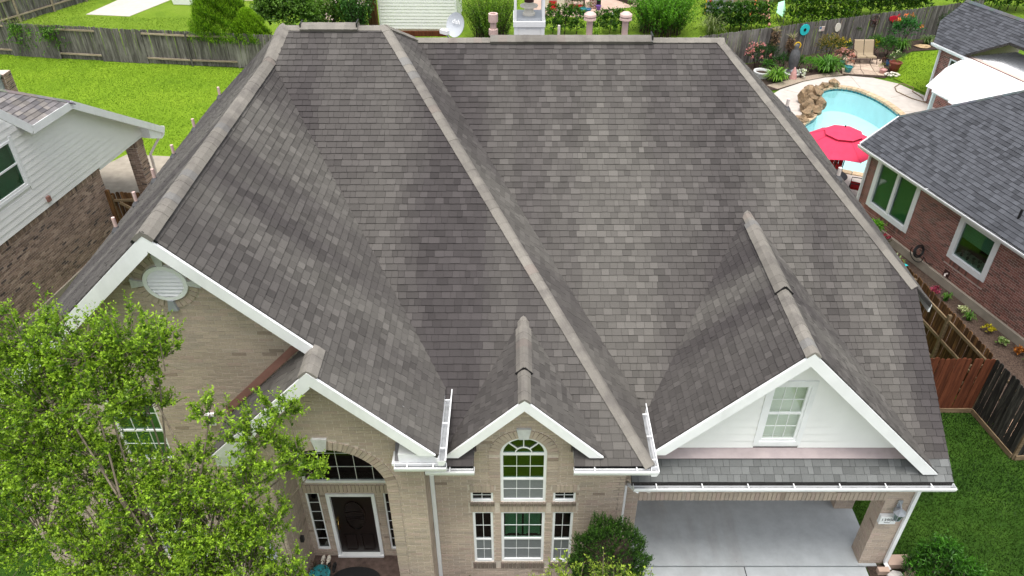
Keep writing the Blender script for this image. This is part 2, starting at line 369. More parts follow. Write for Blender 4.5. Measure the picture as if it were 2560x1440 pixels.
def ridge_caps(out, p0, p1, d1, d2, hw=.15, exp=.2, lift=.012, col=None, seed=0, t=.009):
    p0, p1, d1, d2 = Vector(p0), Vector(p1), Vector(d1).normalized(), Vector(d2).normalized()     # laid from p0 up to p1
    L = (p1-p0).length; d = (p1-p0)/L; nn = (-(d1+d2)).normalized()
    if nn.z < 0: nn = -nn
    n1 = d.cross(d1).normalized(); n1 = n1 if n1.z > 0 else -n1
    n2 = d.cross(d2).normalized(); n2 = n2 if n2.z > 0 else -n2
    rg = random.Random(seed); k = 0; a = 0
    while a < L:
        b = min(a+exp*rg.uniform(.92, 1.08), L); top = []; bot = []; w = hw*rg.uniform(.985, 1.015); th = t*rg.uniform(.8, 1.5)
        for x, h in ((a-.01, lift+th), (b+.02, lift+.006)):
            c = p0+d*x
            row = [c+d1*w+n1*h, c+d1*w*.35+n1*(h+.004), c+nn*(h-.012), c+d2*w*.35+n2*(h+.004), c+d2*w+n2*h]
            top.append(row); bot.append([c+d1*w-n1*.01, c-nn*.03, c+d2*w-n2*.01])
        vs = top[0]+top[1]+bot[0]+bot[1]
        fs = [(i, i+1, 6+i, 5+i) for i in range(4)]+[(0, 1, 2, 11, 10), (2, 3, 4, 12, 11), (0, 10, 13, 5), (4, 9, 15, 12), (5, 6, 7, 14, 13), (7, 8, 9, 15, 14)]
        out.append((vs, fs, col(p0+d*(a+b)/2, rg), [top[0][0], top[0][2], top[0][4], top[1][4], top[1][2], top[1][0]]))
        a = b; k += 1
class F:                                                              # a vertical wall frame: a along, z up, d outwards
    def __init__(s, o, u, n): s.o = Vector(o); s.u = Vector(u).normalized(); s.n = Vector(n).normalized()
    def p(s, a, z, d=0): return s.o+s.u*a+V(0, 0, z)+s.n*d
def fbox(mb, f, a0, a1, z0, z1, d0, d1, tint=(1, 1, 1)):
    return mb.hexa([f.p(a0,z0,d0), f.p(a1,z0,d0), f.p(a1,z0,d1), f.p(a0,z0,d1)], [f.p(a0,z1,d0), f.p(a1,z1,d0), f.p(a1,z1,d1), f.p(a0,z1,d1)], tint)
def fpoly(mb, f, pts, d0, d1, tint=(1, 1, 1)):
    return mb.hexa([f.p(a, z, d0) for a, z in pts], [f.p(a, z, d1) for a, z in pts], tint)
def bricks(out, f, poly, holes, col, bl=.245, bh=.066, j=.011, proud=.006, seed=0):
    """holes: functions z -> (a0, a1) or None"""
    amin, amax = min(a for a, z in poly), max(a for a, z in poly); zmin, zmax = min(z for a, z in poly), max(z for a, z in poly)
    rg = random.Random(seed); zu = V(0, 0, 1); z = zmin; row = 0
    while z < zmax:
        zm = z+bh/2; iv = [(amin, amax)]
        for h in holes:
            r = h(zm)
            if r:
                nv = []
                for x0, x1 in iv:
                    if r[1] <= x0 or r[0] >= x1: nv.append((x0, x1)); continue
                    if r[0] > x0: nv.append((x0, r[0]))
                    if r[1] < x1: nv.append((r[1], x1))
                iv = nv
        a = math.floor(amin/(bl+j))*(bl+j)-(.5*(bl+j) if row % 2 else 0)
        while a < amax:
            for x0, x1 in iv:
                l, r_ = max(a, x0+.004), min(a+bl, x1-.004)
                if r_-l < .025: continue
                pp = clip_rect(poly, l, r_, z, z+bh)
                if not pp: continue
                pr = proud+rg.uniform(-.002, .003)
                vs, fs, top = slab(f.o, f.u, zu, f.n, pp, lambda b: pr, -.004)
                out.append((vs, fs, col(f.p((l+r_)/2, zm), rg), top))
            a += bl+j
        z += bh+j; row += 1
def brick_box(out, f, c, ux, uz, w, h, col, rg, proud=.018, taper=0):
    """a rotated brick in the wall plane: c=(a,z), ux/uz 2D axes"""
    q = []
    for i, k in ((-1,-1),(1,-1),(1,1),(-1,1)):
        ww = w*(1+taper*k)/2; q.append((c[0]+ux[0]*i*ww+uz[0]*k*h/2, c[1]+ux[1]*i*ww+uz[1]*k*h/2))
    vs, fs, top = slab(f.o, f.u, V(0,0,1), f.n, q, lambda b: proud+rg.uniform(-.003, .004), -.004)
    out.append((vs, fs, col(f.p(*c), rg), top))
def soldier(out, f, a0, a1, z0, h, col, seed=0, proud=.018, pitch=.083):
    n = max(1, round((a1-a0)/pitch)); rg = random.Random(seed)
    for i in range(n):
        w = (a1-a0)/n; brick_box(out, f, (a0+(i+.5)*w, z0+h/2), (1, 0), (0, 1), w-.011, h-.006, col, rg, proud)
def arch_bricks(out, f, cx, cz, r0, h, a0, a1, col, seed=0, proud=.02, pitch=.085, rx=1.0):
    n = max(2, round(abs(a1-a0)*(r0+h/2)/pitch)); rg = random.Random(seed)
    for i in range(n):
        a = a0+(a1-a0)*(i+.5)/n; d = (math.cos(a)*rx, math.sin(a)); t = (-math.sin(a), math.cos(a)); r = r0+h/2
        brick_box(out, f, (cx+d[0]*r, cz+d[1]*r), t, d, abs(a1-a0)*r/n-.010, h-.006, col, rg, proud, .5*h/r*.5)
def wall_panel(name, f, outer, holes, m, parent, thick=.2, kind=None):
    """flat wall with openings, given a thickness; holes are closed polygons in (a,z)"""
    bm = bmesh.new(); edges = []
    for loop in [outer]+holes:
        vs = [bm.verts.new(f.p(a, z)) for a, z in loop]
        for i in range(len(vs)): edges.append(bm.edges.new((vs[i], vs[(i+1) % len(vs)])))
    bmesh.ops.triangle_fill(bm, use_beauty=True, use_dissolve=False, edges=edges, normal=f.n)
    bm.normal_update()
    r = bmesh.ops.extrude_face_region(bm, geom=list(bm.faces)); nv = [e for e in r['geom'] if isinstance(e, bmesh.types.BMVert)]
    bmesh.ops.translate(bm, verts=nv, vec=-f.n*thick)
    bmesh.ops.recalc_face_normals(bm, faces=bm.faces); bm.verts.index_update()
    v = [tuple(x.co) for x in bm.verts]; fs = [tuple(x.index for x in q.verts) for q in bm.faces]; bm.free()
    return obj(name, (v, fs, [(1, 1, 1)]*len(v)), m, parent)
def arc(cx, cz, rx, rz, a0, a1, n): return [(cx+rx*math.cos(a0+(a1-a0)*i/n), cz+rz*math.sin(a0+(a1-a0)*i/n)) for i in range(n+1)]
def hole_rect(a0, a1, z0, z1): return lambda z: (a0, a1) if z0 < z < z1 else None
def hole_arch(cx, r, z0, zs, rz=None):
    rz = rz or r
    def h(z):
        if z0 < z <= zs: return (cx-r, cx+r)
        if zs < z < zs+rz: w = r*math.sqrt(max(0, 1-((z-zs)/rz)**2)); return (cx-w, cx+w)
    return h
def hole_disc(cx, cz, r):
    def h(z):
        if abs(z-cz) < r: w = math.sqrt(r*r-(z-cz)**2); return (cx-w, cx+w)
    return h

def window(f, parent, a0, a1, z0, z1, d=-.06, fw=.05, cols=1, rows=1, rail=None, glass='glass', low_glass=None, depth=.05, arch=False, back='room', backd=.25, name='window', label=None, bars=.010, back_gap=None, mframe='white'):
    """white frame set in an opening, with panes, muntins and something behind it"""
    mb = MB(); zt = z1
    fbox(mb, f, a0, a0+fw, z0, z1, d-depth, d); fbox(mb, f, a1-fw, a1, z0, z1, d-depth, d)
    fbox(mb, f, a0+fw, a1-fw, z0, z0+fw*1.25, d-depth, d+.012); fbox(mb, f, a0+fw, a1-fw, z1-fw, z1, d-depth, d)
    if rail: fbox(mb, f, a0+fw, a1-fw, rail-fw*.4, rail+fw*.4, d-depth, d+.004)
    cx = (a0+a1)/2; r = (a1-a0)/2
    if arch:
        o_ = arc(cx, z1, r, r, 0, math.pi, 24); i_ = arc(cx, z1, r-fw, r-fw, 0, math.pi, 24)
        for k in range(24):
            q = [o_[k], o_[k+1], i_[k+1], i_[k]]; mb.hexa([f.p(a, z, d-depth) for a, z in q], [f.p(a, z, d) for a, z in q])
    w = obj(name, mb, M[mframe], parent, label=label)
    def pane(a, b, c, e, g):
        m2 = MB(); fbox(m2, f, a, b, c, e, d-depth*.6, d-depth*.6+.006); return obj('pane', m2, M[g], w)
    if rail:
        pane(a0+fw, a1-fw, z0+fw*1.25, rail-fw*.4, low_glass or glass); pane(a0+fw, a1-fw, rail+fw*.4, z1-fw, glass)
    else: pane(a0+fw, a1-fw, z0+fw*1.25, z1-fw, glass)
    if arch:
        m2 = MB(); q = arc(cx, z1, r-fw, r-fw, 0, math.pi, 20); fpoly(m2, f, q, d-depth*.6, d-depth*.6+.006); obj('pane', m2, M[glass], w)
        m3 = MB()
        for k in (45, 90, 135): c_, s_ = math.cos(R(k)), math.sin(R(k)); r1 = .16; m3.bar(f.p(cx+c_*r1, z1+s_*r1, d-.008), f.p(cx+c_*(r-fw), z1+s_*(r-fw), d-.008), .02, .02)
        i1 = arc(cx, z1, .165, .165, 0, math.pi, 12); i2 = arc(cx, z1, .145, .145, 0, math.pi, 12)
        for k in range(12):
            q = [i1[k], i1[k+1], i2[k+1], i2[k]]; m3.hexa([f.p(a, z, d-.02) for a, z in q], [f.p(a, z, d) for a, z in q])
        obj('muntin', m3, M[mframe], w)
    lo, hi = z0+fw*1.25, z1-fw
    secs = [(lo, rail-fw*.4, rows), (rail+fw*.4, hi, rows)] if rail else [(lo, hi, rows)]
    for s0, s1, rr in secs:
        m3 = MB()
        for i in range(1, cols): a = lerp(a0+fw, a1-fw, i/cols); fbox(m3, f, a-bars/2, a+bars/2, s0, s1, d-depth*.6-.006, d-depth*.6+.014)
        for i in range(1, rr): z = lerp(s0, s1, i/rr); fbox(m3, f, a0+fw, a1-fw, z-bars/2, z+bars/2, d-depth*.6-.005, d-depth*.6+.0125)
        if m3.v: obj('muntin', m3, M[mframe], w)
    if back:
        m4 = MB(); zt = z1+(r if arch else 0); bd = d-depth-backd
        fbox(m4, f, a0-.05, a1+.05, z0-.05, zt+.05, bd-.02, bd); obj('room_backing', m4, M[back], w)
    return w
def downspout(parent, pts, w=.075, m='white'):
    mb = MB()
    for a, b in zip(pts[:-1], pts[1:]): mb.bar(a, b, w, w*.8, up=(0, 1, 0))
    return obj('downspout', mb, M[m], parent)
def gutter(parent, p0, p1, out, hang=.75, w=.125, h=.11, ends=True, name='gutter'):
    p0, p1, o = Vector(p0), Vector(p1), Vector(out).normalized(); d = (p1-p0).normalized(); z = V(0, 0, 1)
    mb = MB(); sec = [(0, 0), (0, -h), (w*.7, -h), (w, -.03), (w, .004)]; t = .008
    for (a, b), (c, e) in zip(sec[:-1], sec[1:]):
        q = [p0+o*a+z*b, p0+o*c+z*e]; nrm = V(0,0,0)
        dd = (o*(c-a)+z*(e-b)).normalized(); nn = d.cross(dd)*t
        mb.hexa([q[0], q[1], q[1]+nn, q[0]+nn], [x+(p1-p0) for x in (q[0], q[1], q[1]+nn, q[0]+nn)])
    mb.bar(p0+o*w+z*.006, p1+o*w+z*.006, .02, .016)
    if ends:
        for e in (p0, p1): mb.prism([e+o*a+z*b for a, b in sec], d*.006)
    g = obj(name, mb, M['white'], parent)
    m2 = MB(); m2.quad(p0+o*.012-z*(h-.014), p0+o*w*.7-z*(h-.014), p1+o*w*.7-z*(h-.014), p1+o*.012-z*(h-.014)); obj('gutter_bed', m2, M['gutter_in'], g)
    L = (p1-p0).length; n = max(1, int(L/hang))
    for i in range(n):
        c = p0+d*(L*(i+.5)/n); m3 = MB(); m3.bar(c+z*.002, c+o*w+z*.01, .022, .006); obj('hanger', m3, M['white'], g)
    return g

# ================================================================== SETTING: ground, drives, lawns
def sheet(name, pts, z, m, thick=0, kind='structure', parent=None):
    mb = MB()
    if thick: mb.prism([(x, y, z-thick) for x, y in pts], (0, 0, thick))
    else: mb.add([(x, y, z) for x, y in pts], [tuple(range(len(pts)))])
    return obj(name, mb, M[m], parent, kind=kind)
sheet('driveway', [(2.3, -3.0), (7.75, -3.0), (7.72, 10.06), (2.3, 10.06)], .0, 'concrete', .12)
sheet('carport_floor', [(2.3, 10.085), (7.98, 10.085), (7.98, 15.8), (2.3, 15.8)], .012, 'concrete', .12)
mb = MB(); mb.box(5.05, 5.07, 2.0, 10.06, -.001, .003); obj('driveway_joint', mb, M['black'], kind='structure')
sheet('street', [(-80, -14), (80, -14), (80, -3), (-80, -3)], -.03, 'concrete_old')
sheet('sidewalk', [(-80, -1.5), (80, -1.5), (80, 0), (-80, 0)], -.026, 'concrete_warm')
sheet('front_bed', [(-11, 7.4), (2.2, 7.4), (2.2, 9.8), (-11, 9.8)], -.02, 'soil')
sheet('pillar_bed', [(7.755, 9.2), (8.75, 9.2), (8.75, 10.14), (7.755, 10.14)], -.010, 'soil')
sheet('front_lawn', [(-16, 1.5), (2.2, 1.5), (2.2, 7.4), (-16, 7.4)], -.022, 'grass')
LAWN_L = [(-30, 26.5), (-16.6, 30.2), (-14.4, 30.0), (-10.4, 24.0), (-9.7, 24.9), (-9, 39.6), (-12.6, 40.0), (-30, 42.6)]
sheet('back_lawn', [(-45, 24), (-10.3, 24), (-9, 39.5), (-12.6, 40.0), (-45, 45)], -.02, 'grass')
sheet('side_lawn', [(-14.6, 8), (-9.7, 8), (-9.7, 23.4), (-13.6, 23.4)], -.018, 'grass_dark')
LAWN_R = [(8.02, 10.6), (8.17, 10.1), (12.9, 6.0), (14.5, 13.1), (12.6, 13.1), (12.3, 14.8), (8.15, 14.8)]
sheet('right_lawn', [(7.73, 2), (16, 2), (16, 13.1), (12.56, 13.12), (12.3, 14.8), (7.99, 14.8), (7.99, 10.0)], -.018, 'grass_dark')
sheet('far_lawn', [(-45, 45), (-9, 41), (11, 41), (40, 52), (40, 90), (-45, 90)], -.024, 'grass_far')
sheet('left_patio', [(-16.6, 30.1), (-14.5, 29.9), (-10.9, 29.2), (-11.2, 23.6), (-14.0, 23.9), (-17.0, 26.5), (-17.2, 29.0)], .0, 'concrete_old', .1)
sheet('far_slab', [(-27.1, 49.7), (-24.2, 49.3), (-22.6, 53.6), (-26.0, 54.4)], .0, 'concrete_warm', .08)
sheet('neighbour_patio', [(1.2, 49.4), (4.9, 49.1), (6.1, 50.0), (7.0, 51.0), (9.4, 51.9), (11, 58), (1.2, 58)], .0, 'pinkpath', .08)

# ================================================================== MAIN HOUSE
HOUSE = thing('tan_brick_house', 'large tan brick house with steep weathered grey shingle roof and white trim', 'house', (-.6, 16, 0))
K = 2/3
def zC(y): return 4.13+K*(y-9.36)
def zR(y): return 3.27+K*(y-9.71)
def yC(z): return 9.36+(z-4.13)/K
def yR(z): return 9.71+(z-3.27)/K
def zL(x): return 9.02-.93*(-5.38-x)
def zLR(x): return 4.93+(-1.29-x)
def zRR(x): return 8.945-.982*(x-4.87)
E0 = (-5.17, 17.41, 9.497); E1 = (-2.887, 17.41, 9.497); VT = (-5.38, yC(9.02), 9.02)
XL = -10.2; YB = 24.83
pl = {}
pl['L'] = [(XL, 9.5, zL(XL)), (-5.38, 9.5, 9.02), VT, (XL, YB, zL(XL))]
pl['T'] = [VT, E0, (XL, YB, zL(XL))]
pl['CF'] = [(x, y, zC(y)) for x, y in ((2.48, 9.36), (E1[0], 17.41), (E0[0], 17.41), (VT[0], VT[1]), (-1.29, yC(4.93)), (-1.6, yC(4.93)), (-1.6, 9.36), (-.73, 9.36), (-.73, 9.86), (1.09, 9.86), (1.09, 9.36))]
pl['LR'] = [(x, y, zLR(x)) for x, y in ((-5.38, 9.5), (-5.38, VT[1]), (-1.29, yC(4.93)), (-1.29, 8.91), (-3.22, 8.91), (-3.22, 9.5))]
pl['PL'] = [(x, y, 6.86-(-3.22-x)) for x, y in ((-3.22, 8.91), (-3.22, 9.79), (-5.16, 9.79), (-5.16, 8.91))]
pl['CR'] = [(2.48, 9.36, 4.13), E1, (-2.34, 18.23, 8.95), (2.48, 10.99, 4.13)]
pl['RF'] = [(x, y, zR(y)) for x, y in ((-2.34, 18.22), (4.87, 18.22), (8.40, yR(zRR(8.40))), (8.40, 9.71), (2.25, 9.71), (2.25, 11.33), (2.48, 10.99))]
pl['RR'] = [(x, y, zRR(x)) for x, y in ((4.87, 18.22), (8.40, yR(zRR(8.40))), (8.85, yR(zRR(8.40))-.03), (8.85, 22.1))]
pl['RGL'] = [(x, y, 6.46-(5.05-x)) for x, y in ((5.05, 9.84), (5.05, 14.49), (2.2, yR(3.61)), (2.2, 9.84))]
pl['RGR'] = [(x, y, 6.46-(x-5.05)) for x, y in ((5.05, 9.84), (5.05, 14.49), (8.15, 9.84))]
pl['DL'] = [(x, y, 5.72-(.18-x)) for x, y in ((.18, 9.48), (.18, yC(5.72)), (-1.33, 9.48))]
pl['DR'] = [(x, y, 5.72-(x-.18)) for x, y in ((.18, 9.48), (.18, yC(5.72)), (1.69, 9.48))]
pl['CB'] = [E0, (XL, YB, zL(XL)), (-2.2, YB, zL(XL)), (-2.34, 18.23, 8.95), E1]
pl['RB'] = [(-2.34, 18.23, 8.94), (4.87, 18.22, 8.945), (8.85, 22.1, 5.03), (-2.2, 22.1, 5.05)]
deck = MB()
for k, p in pl.items(): deck.prism([(x, y, z-.11) for x, y, z in p], (0, 0, .10))
ROOF = obj('roof', deck, M['deck'], HOUSE, fixn=False)
sh = []
def col_main(c, rg):
    a, b = CUR
    t = .52*vn(a*1.15+.3*vn(b*.5, a*.4, 9), b*.075, 1)+.26*vn(a*3.0, b*.14, 2)+.22*vn(a*.25+3, b*.18, 3)+.12*vn(a*.9, b*.8, 4)
    t = min(1, max(0, (t-.33)/.46)); r = rg.random()
    q = .35+1.3*vn(a*.5, b*.5, 6)
    k = rg.uniform(.93, 1.06)*(1-.14*q if r < .2 else (1+.17*q if r > .78 else 1))
    if c.y < 10.08 and c.x > 2.2 and c.z < 3.6: return (.135*k, .140*k, .138*k)          # lighter grey-green courses along the carport eave
    d, l = (.058, .052, .052), (.113, .106, .097)
    return tuple(lerp(d[i], l[i], t)*k for i in range(3))
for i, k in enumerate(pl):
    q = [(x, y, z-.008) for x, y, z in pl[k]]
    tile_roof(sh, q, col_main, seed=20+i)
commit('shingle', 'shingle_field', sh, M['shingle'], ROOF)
caps = []
def col_cap(c, rg):
    k = rg.uniform(.92, 1.06)*(.72+.5*vn(c.x*.8+c.y*.6, c.z*.7, 5)); p = rg.random()
    b = (.208, .193, .171) if p < .92 else ((.21, .183, .162) if p < .95 else (.185, .18, .172))
    return tuple(x*k for x in b)
dF, dS, dSl = (0, -1, -K), (1, 0, -1), (-1, 0, -.93)
def ncap(p0, p1, a, b, **kw): ridge_caps(caps, p0, p1, a, b, col=col_cap, seed=len(caps), **kw)
def on_edge(p0, p1, n):                    # direction down a plane, square to a hip
    d = (Vector(p1)-Vector(p0)).normalized(); n = Vector(n).normalized(); v = d.cross(n); return v if v.z < 0 else -v
nCF, nCR, nRF, nRR, nL_, nT, nCB = (0, -K, 1), (1, 0, 1), (0, -K, 1), (.982, 0, 1), (-.93, 0, 1), (-.7, .3, 1), (0, K, 1)
ncap((-5.38, 9.45, 9.02), VT, dS, dSl, lift=.045, hw=.175)                                         # left gable, on its ridge vent
ncap(VT, E0, (1, -.3, -.6), dSl, lift=.05, hw=.18)
ncap(E0, (-4.75, 17.41, 9.497), dF, (0, 1, -K)); ncap((-3.5, 17.41, 9.497), E1, dF, (0, 1, -K)); ncap((-4.75, 17.41, 9.497), (-3.5, 17.41, 9.497), dF, (0, 1, -K), lift=.075, hw=.17)
h0, h1 = (2.48, 9.36, 4.13), E1; ncap(h0, h1, on_edge(h0, h1, nCF), on_edge(h0, h1, nCR), lift=.02, hw=.13)
ncap(E1, (-2.34, 18.23, 8.95), (1, -.4, -.8), (0, 1, -.6), lift=.02)
ncap((-2.3, 18.22, 8.95), (-.55, 18.22, 8.95), dF, (0, 1, -1)); ncap((-.55, 18.22, 8.95), (3.25, 18.22, 8.95), dF, (0, 1, -1), lift=.075, hw=.17); ncap((3.25, 18.22, 8.95), (4.95, 18.22, 8.95), dF, (0, 1, -1))
h0 = (8.40, yR(zRR(8.40)), zRR(8.40)); h1 = (4.87, 18.22, 8.945); ncap(h0, h1, on_edge(h0, h1, nRF), on_edge(h0, h1, nRR), lift=.015, hw=.15)
ncap((5.05, 9.80, 6.46), (5.05, 11.6, 6.46), dS, (-1, 0, -1), lift=.015, hw=.17); ncap((5.05, 11.6, 6.46), (5.05, 14.0, 6.46), dS, (-1, 0, -1), lift=.045, hw=.18); ncap((5.05, 14.0, 6.46), (5.05, 14.56, 6.44), dS, (-1, 0, -1), lift=.02, hw=.15)
ncap((.18, 9.44, 5.72), (.18, 10.2, 5.72), dS, (-1, 0, -1), lift=.015, hw=.14); ncap((.18, 10.2, 5.72), (.18, 11.4, 5.72), dS, (-1, 0, -1), lift=.04, hw=.16); ncap((.18, 11.4, 5.72), (.18, 11.82, 5.70), dS, (-1, 0, -1), lift=.02, hw=.13)
ncap((-3.22, 8.88, 6.87), (-3.22, 9.5, 6.87), dS, (-1, 0, -1), lift=.015, hw=.2)
commit('ridge_cap', 'ridge_cap_run', caps, M['cap'], ROOF)
# dark open ends of the ridge vents
for c, w, sl in (((-5.38, 9.47, 9.07), .19, .95), ((5.05, 11.6, 6.53), .17, 1), ((.18, 10.2, 5.78), .15, 1)):
    mb = MB()
    for s in (-1, 1): mb.bar((c[0], c[1]-.012, c[2]-.02), (c[0]+s*w, c[1]-.012, c[2]-.02-w*sl), .012, .045, up=(0, 0, 1))
    obj('ridge_vent_end', mb, M['black'], ROOF)
mb = MB(); mb.box(-3.51, -3.485, 17.26, 17.56, 9.44, 9.60); mb.box(3.24, 3.27, 18.06, 18.38, 8.88, 9.05); mb.box(-4.765, -4.74, 17.26, 17.56, 9.44, 9.58); obj('ridge_vent_end', mb, M['black'], ROOF)

# --- vent pipes on the roof
def pipe(x, y, z, h, r=.04, m='pvc_w', boot=True, lean=0):
    mb = MB(); mb.tube([(x, y, z-.15), (x+lean, y, z+h)], r, 10); p = obj('vent_pipe', mb, M[m], ROOF, smooth=False)
    if boot: mb = MB(); mb.lathe((x, y, z-.1), [(.13, 0), (.12, .1), (.06, .18), (.05, .2)], 10); obj('pipe_boot', mb, M['lead'], ROOF)
for y in (15.4, 16.6, 17.8, 19.2, 20.9, 23.3): pipe(-9.3, y, zL(-9.3), .34, .042, 'pvc')
for x, y in ((7.55, 20.2), (7.95, 16.9)): pipe(x, y, zRR(x), .3, .045)
pipe(1.17, 20.2, 6.9, 1.72, .035, 'pvc_w')
def mush(x, y, zt, zb=5.4, hat=True):
    mb = MB(); mb.tube([(x, y, zb), (x, y, zt-.15)], .085, 14)
    if hat: mb.lathe((x, y, zt-.22), [(.09, 0), (.17, .02), (.165, .06), (.14, .075), (.145, .11), (.17, .12), (.16, .17), (.1, .215), (.02, .23)], 16)
    else: mb.lathe((x, y, zt-.20), [(.10, 0), (.13, .01), (.13, .22), (.075, .22), (.075, .1)], 16); mb.lathe((x, y, zt-.55), [(.09, 0), (.125, .01), (.125, .16), (.09, .17)], 16)
    obj('flue_vent', mb, M['pvc'], ROOF)
mush(2.04, 21.0, 8.72); mush(3.0, 21.0, 8.72); mush(-.56, 21.0, 8.66, hat=False)
# --- chimney
CH = obj('chimney', MB().box(.03, .78, 20.6, 21.5, 5.0, 8.58), M['white'], HOUSE)
for i in range(9):
    z = 6.2+i*.245; mb = MB(); f = F((0, 20.6, 0), (1, 0, 0), (0, -1, 0)); fbox(mb, f, .11, .70, z, z+.232, 0, .022); obj('board', mb, M['siding'], CH)
mb = MB()
for a, b in ((0, .1), (.71, .81)): mb.box(a, b, 20.57, 20.66, 5.2, 8.5)
mb.box(-.02, .83, 20.55, 21.55, 8.46, 8.60); obj('trim', mb, M['white'], CH)
mb = MB(); mb.box(.06, .75, 20.62, 21.48, 8.6, 8.64); obj('chase_top', mb, M['grey_metal'], CH)
mb = MB()
for a in (0, .74):
    for b in (20.57, 21.46): mb.box(a, a+.07, b, b+.07, 8.6, 9.35)
mb.box(-.03, .84, 20.54, 21.56, 9.35, 9.42); obj('shroud_frame', mb, M['white'], CH)
mb = MB(); mb.lathe((.40, 21.05, 8.64), [(.17, 0), (.17, .05), (.13, .07), (.12, .2), (.24, .22), (.24, .25), (.12, .28), (.12, .34)], 18); obj('flue_collar', mb, M['offwhite'], CH, smooth=False)
mb = MB(); mb.lathe((.40, 21.05, 8.98), [(.13, 0), (.13, .12), (.2, .14), (.05, .22)], 18); obj('flue_cap', mb, M['rust'], CH)

# --- walls
def col_brick(c, rg):
    k = rg.uniform(.92, 1.07)*(.88+.24*vn(c.x*.8+c.y, c.z*.9, 8)); p = rg.random()
    b = (.44, .36, .292) if p < .72 else ((.405, .338, .28) if p < .88 else ((.45, .352, .296) if p < .985 else (.29, .23, .185)))
    return tuple(x*k for x in b)
BR = []
WB = obj('wall', MB().box(-9.75, 7.95, 11.9, YB-.5, 0, 4.3), M['mortar'], HOUSE)      # body of the house behind the front rooms
def wall(f, outer, holes_poly, holes_fn, seed, thick=.2, b=True):
    w = wall_panel('wall', f, outer, holes_poly, M['mortar'], HOUSE, thick)
    if b: bricks(BR, f, outer, holes_fn, col_brick, seed=seed)
    return w
fA = F((0, 9.8, 0), (1, 0, 0), (0, -1, 0))
gA = [(-9.75, 0), (-4.6, 0), (-4.6, 4.92), (-2.1, 4.92), (-2.1, 0), (-1.62, 0), (-1.62, zLR(-1.62)-.14), (-5.38, 8.88), (-9.75, zL(-9.75)-.14)]
ow = (-7.22, -6.38); aw = [(ow[0], 3.78), (ow[1], 3.78), (ow[1], 5.42)]+arc(-6.80, 5.42, .42, .42, 0, math.pi, 16)[1:]
lw = [(-7.35, .7), (-6.2, .7), (-6.2, 2.4), (-7.35, 2.4)]
vc = (-5.44, 7.92)
hid = lambda z: (-4.75, -1.62) if z < 5.0 else None
wall(fA, gA, [aw, lw], [hole_arch(-6.80, .42, 3.78, 5.42), hole_rect(-7.35, -6.2, .7, 2.4), hole_disc(vc[0], vc[1], .50), hid,
     lambda z: (-9.9, -5.38-max(0, (8.88-.24-z)/.93)) if z < 8.6 else None,
     hole_disc(-6.80, 5.42, .64)], 1)
window(fA, HOUSE, ow[0], ow[1], 3.78, 5.42, d=-.03, fw=.045, cols=3, rows=2, rail=4.55, glass='glass', arch=True, back='blind_pale', backd=.12)
window(fA, HOUSE, -7.35, -6.2, .7, 2.4, d=-.05, cols=3, rows=2, rail=1.5, glass='glass_dark', low_glass='screen')
arch_bricks(BR, fA, -6.80, 5.42, .43, .2, 0, math.pi, col_brick, 3)
soldier(BR, fA, -7.27, -6.33, 3.58, .19, lambda c, rg: tuple(x*.42 for x in col_brick(c, rg)), 4, .03)
soldier(BR, fA, -7.4, -6.15, 2.41, .2, col_brick, 5)
# soldier border under the left rake
rg = random.Random(12); sl = math.sqrt(1+.93*.93); dx, dz = -1/sl, -.93/sl
for i in range(66):
    s = .22+i*.088; c = (-5.38+dx*s-dz*0-.19*dz*-1*0, 8.90+dz*s)
    nx, nz = -dz, dx                      # pointing into the wall (down and to the right)
    nx, nz = .93/sl, -1/sl
    c = (c[0]+nx*.125, c[1]+nz*.125)
    if c[1] < 5.2: break
    brick_box(BR, fA, c, (dx, dz), (nx, nz), .077, .225, col_brick, rg, .016)
# gable vent
arch_bricks(BR, fA, vc[0], vc[1], .36, .13, 0, 2*math.pi, col_brick, 6, .022, .09)
VR = .345; mb = MB(); o_ = arc(vc[0], vc[1], VR, VR*.95, 0, 2*math.pi, 40); i_ = arc(vc[0], vc[1], VR-.065, VR*.95-.065, 0, 2*math.pi, 40)
for k in range(40): q = [o_[k], o_[k+1], i_[k+1], i_[k]]; mb.hexa([fA.p(a, z, -.02) for a, z in q], [fA.p(a, z, .055) for a, z in q])
GV = obj('gable_vent', mb, M['white'], HOUSE)
for k in range(8):
    z = vc[1]-.24+k*.0685; zz = z+.03-vc[1]; w = math.sqrt(max(.001, .285**2-zz**2)); mb = MB()
    q = [fA.p(vc[0]-w, z+.05, .005), fA.p(vc[0]+w, z+.05, .005), fA.p(vc[0]+w, z, .045), fA.p(vc[0]-w, z, .045)]; mb.prism(q, fA.n*.008); obj('slat', mb, M['white'], GV)
mb = MB(); fpoly(mb, fA, arc(vc[0], vc[1], .29, .28, 0, 2*math.pi, 24)[:-1], -.002, .003); obj('vent_back', mb, M['lead'], GV)
def keystone(f, c, ang, w0, w1, h, d=.06, parent=HOUSE, m='keystone'):
    ca, sa = math.cos(ang), math.sin(ang); q = []
    for t, s in ((-w0/2, 0), (w0/2, 0), (w1/2, h), (-w1/2, h)): q.append((c[0]+t*sa+s*ca, c[1]-t*ca+s*sa))
    mb = MB(); fpoly(mb, f, q, -.004, d); obj('keystone', mb, M[m], parent)
keystone(fA, (vc[0]-.34, vc[1]), math.pi, .075, .16, .2); keystone(fA, (vc[0]+.34, vc[1]), 0, .075, .16, .2); keystone(fA, (vc[0], vc[1]+.325), math.pi/2, .09, .17, .22); keystone(fA, (vc[0], vc[1]-.325), -math.pi/2, .08, .16, .2, .075, m='grey_metal')

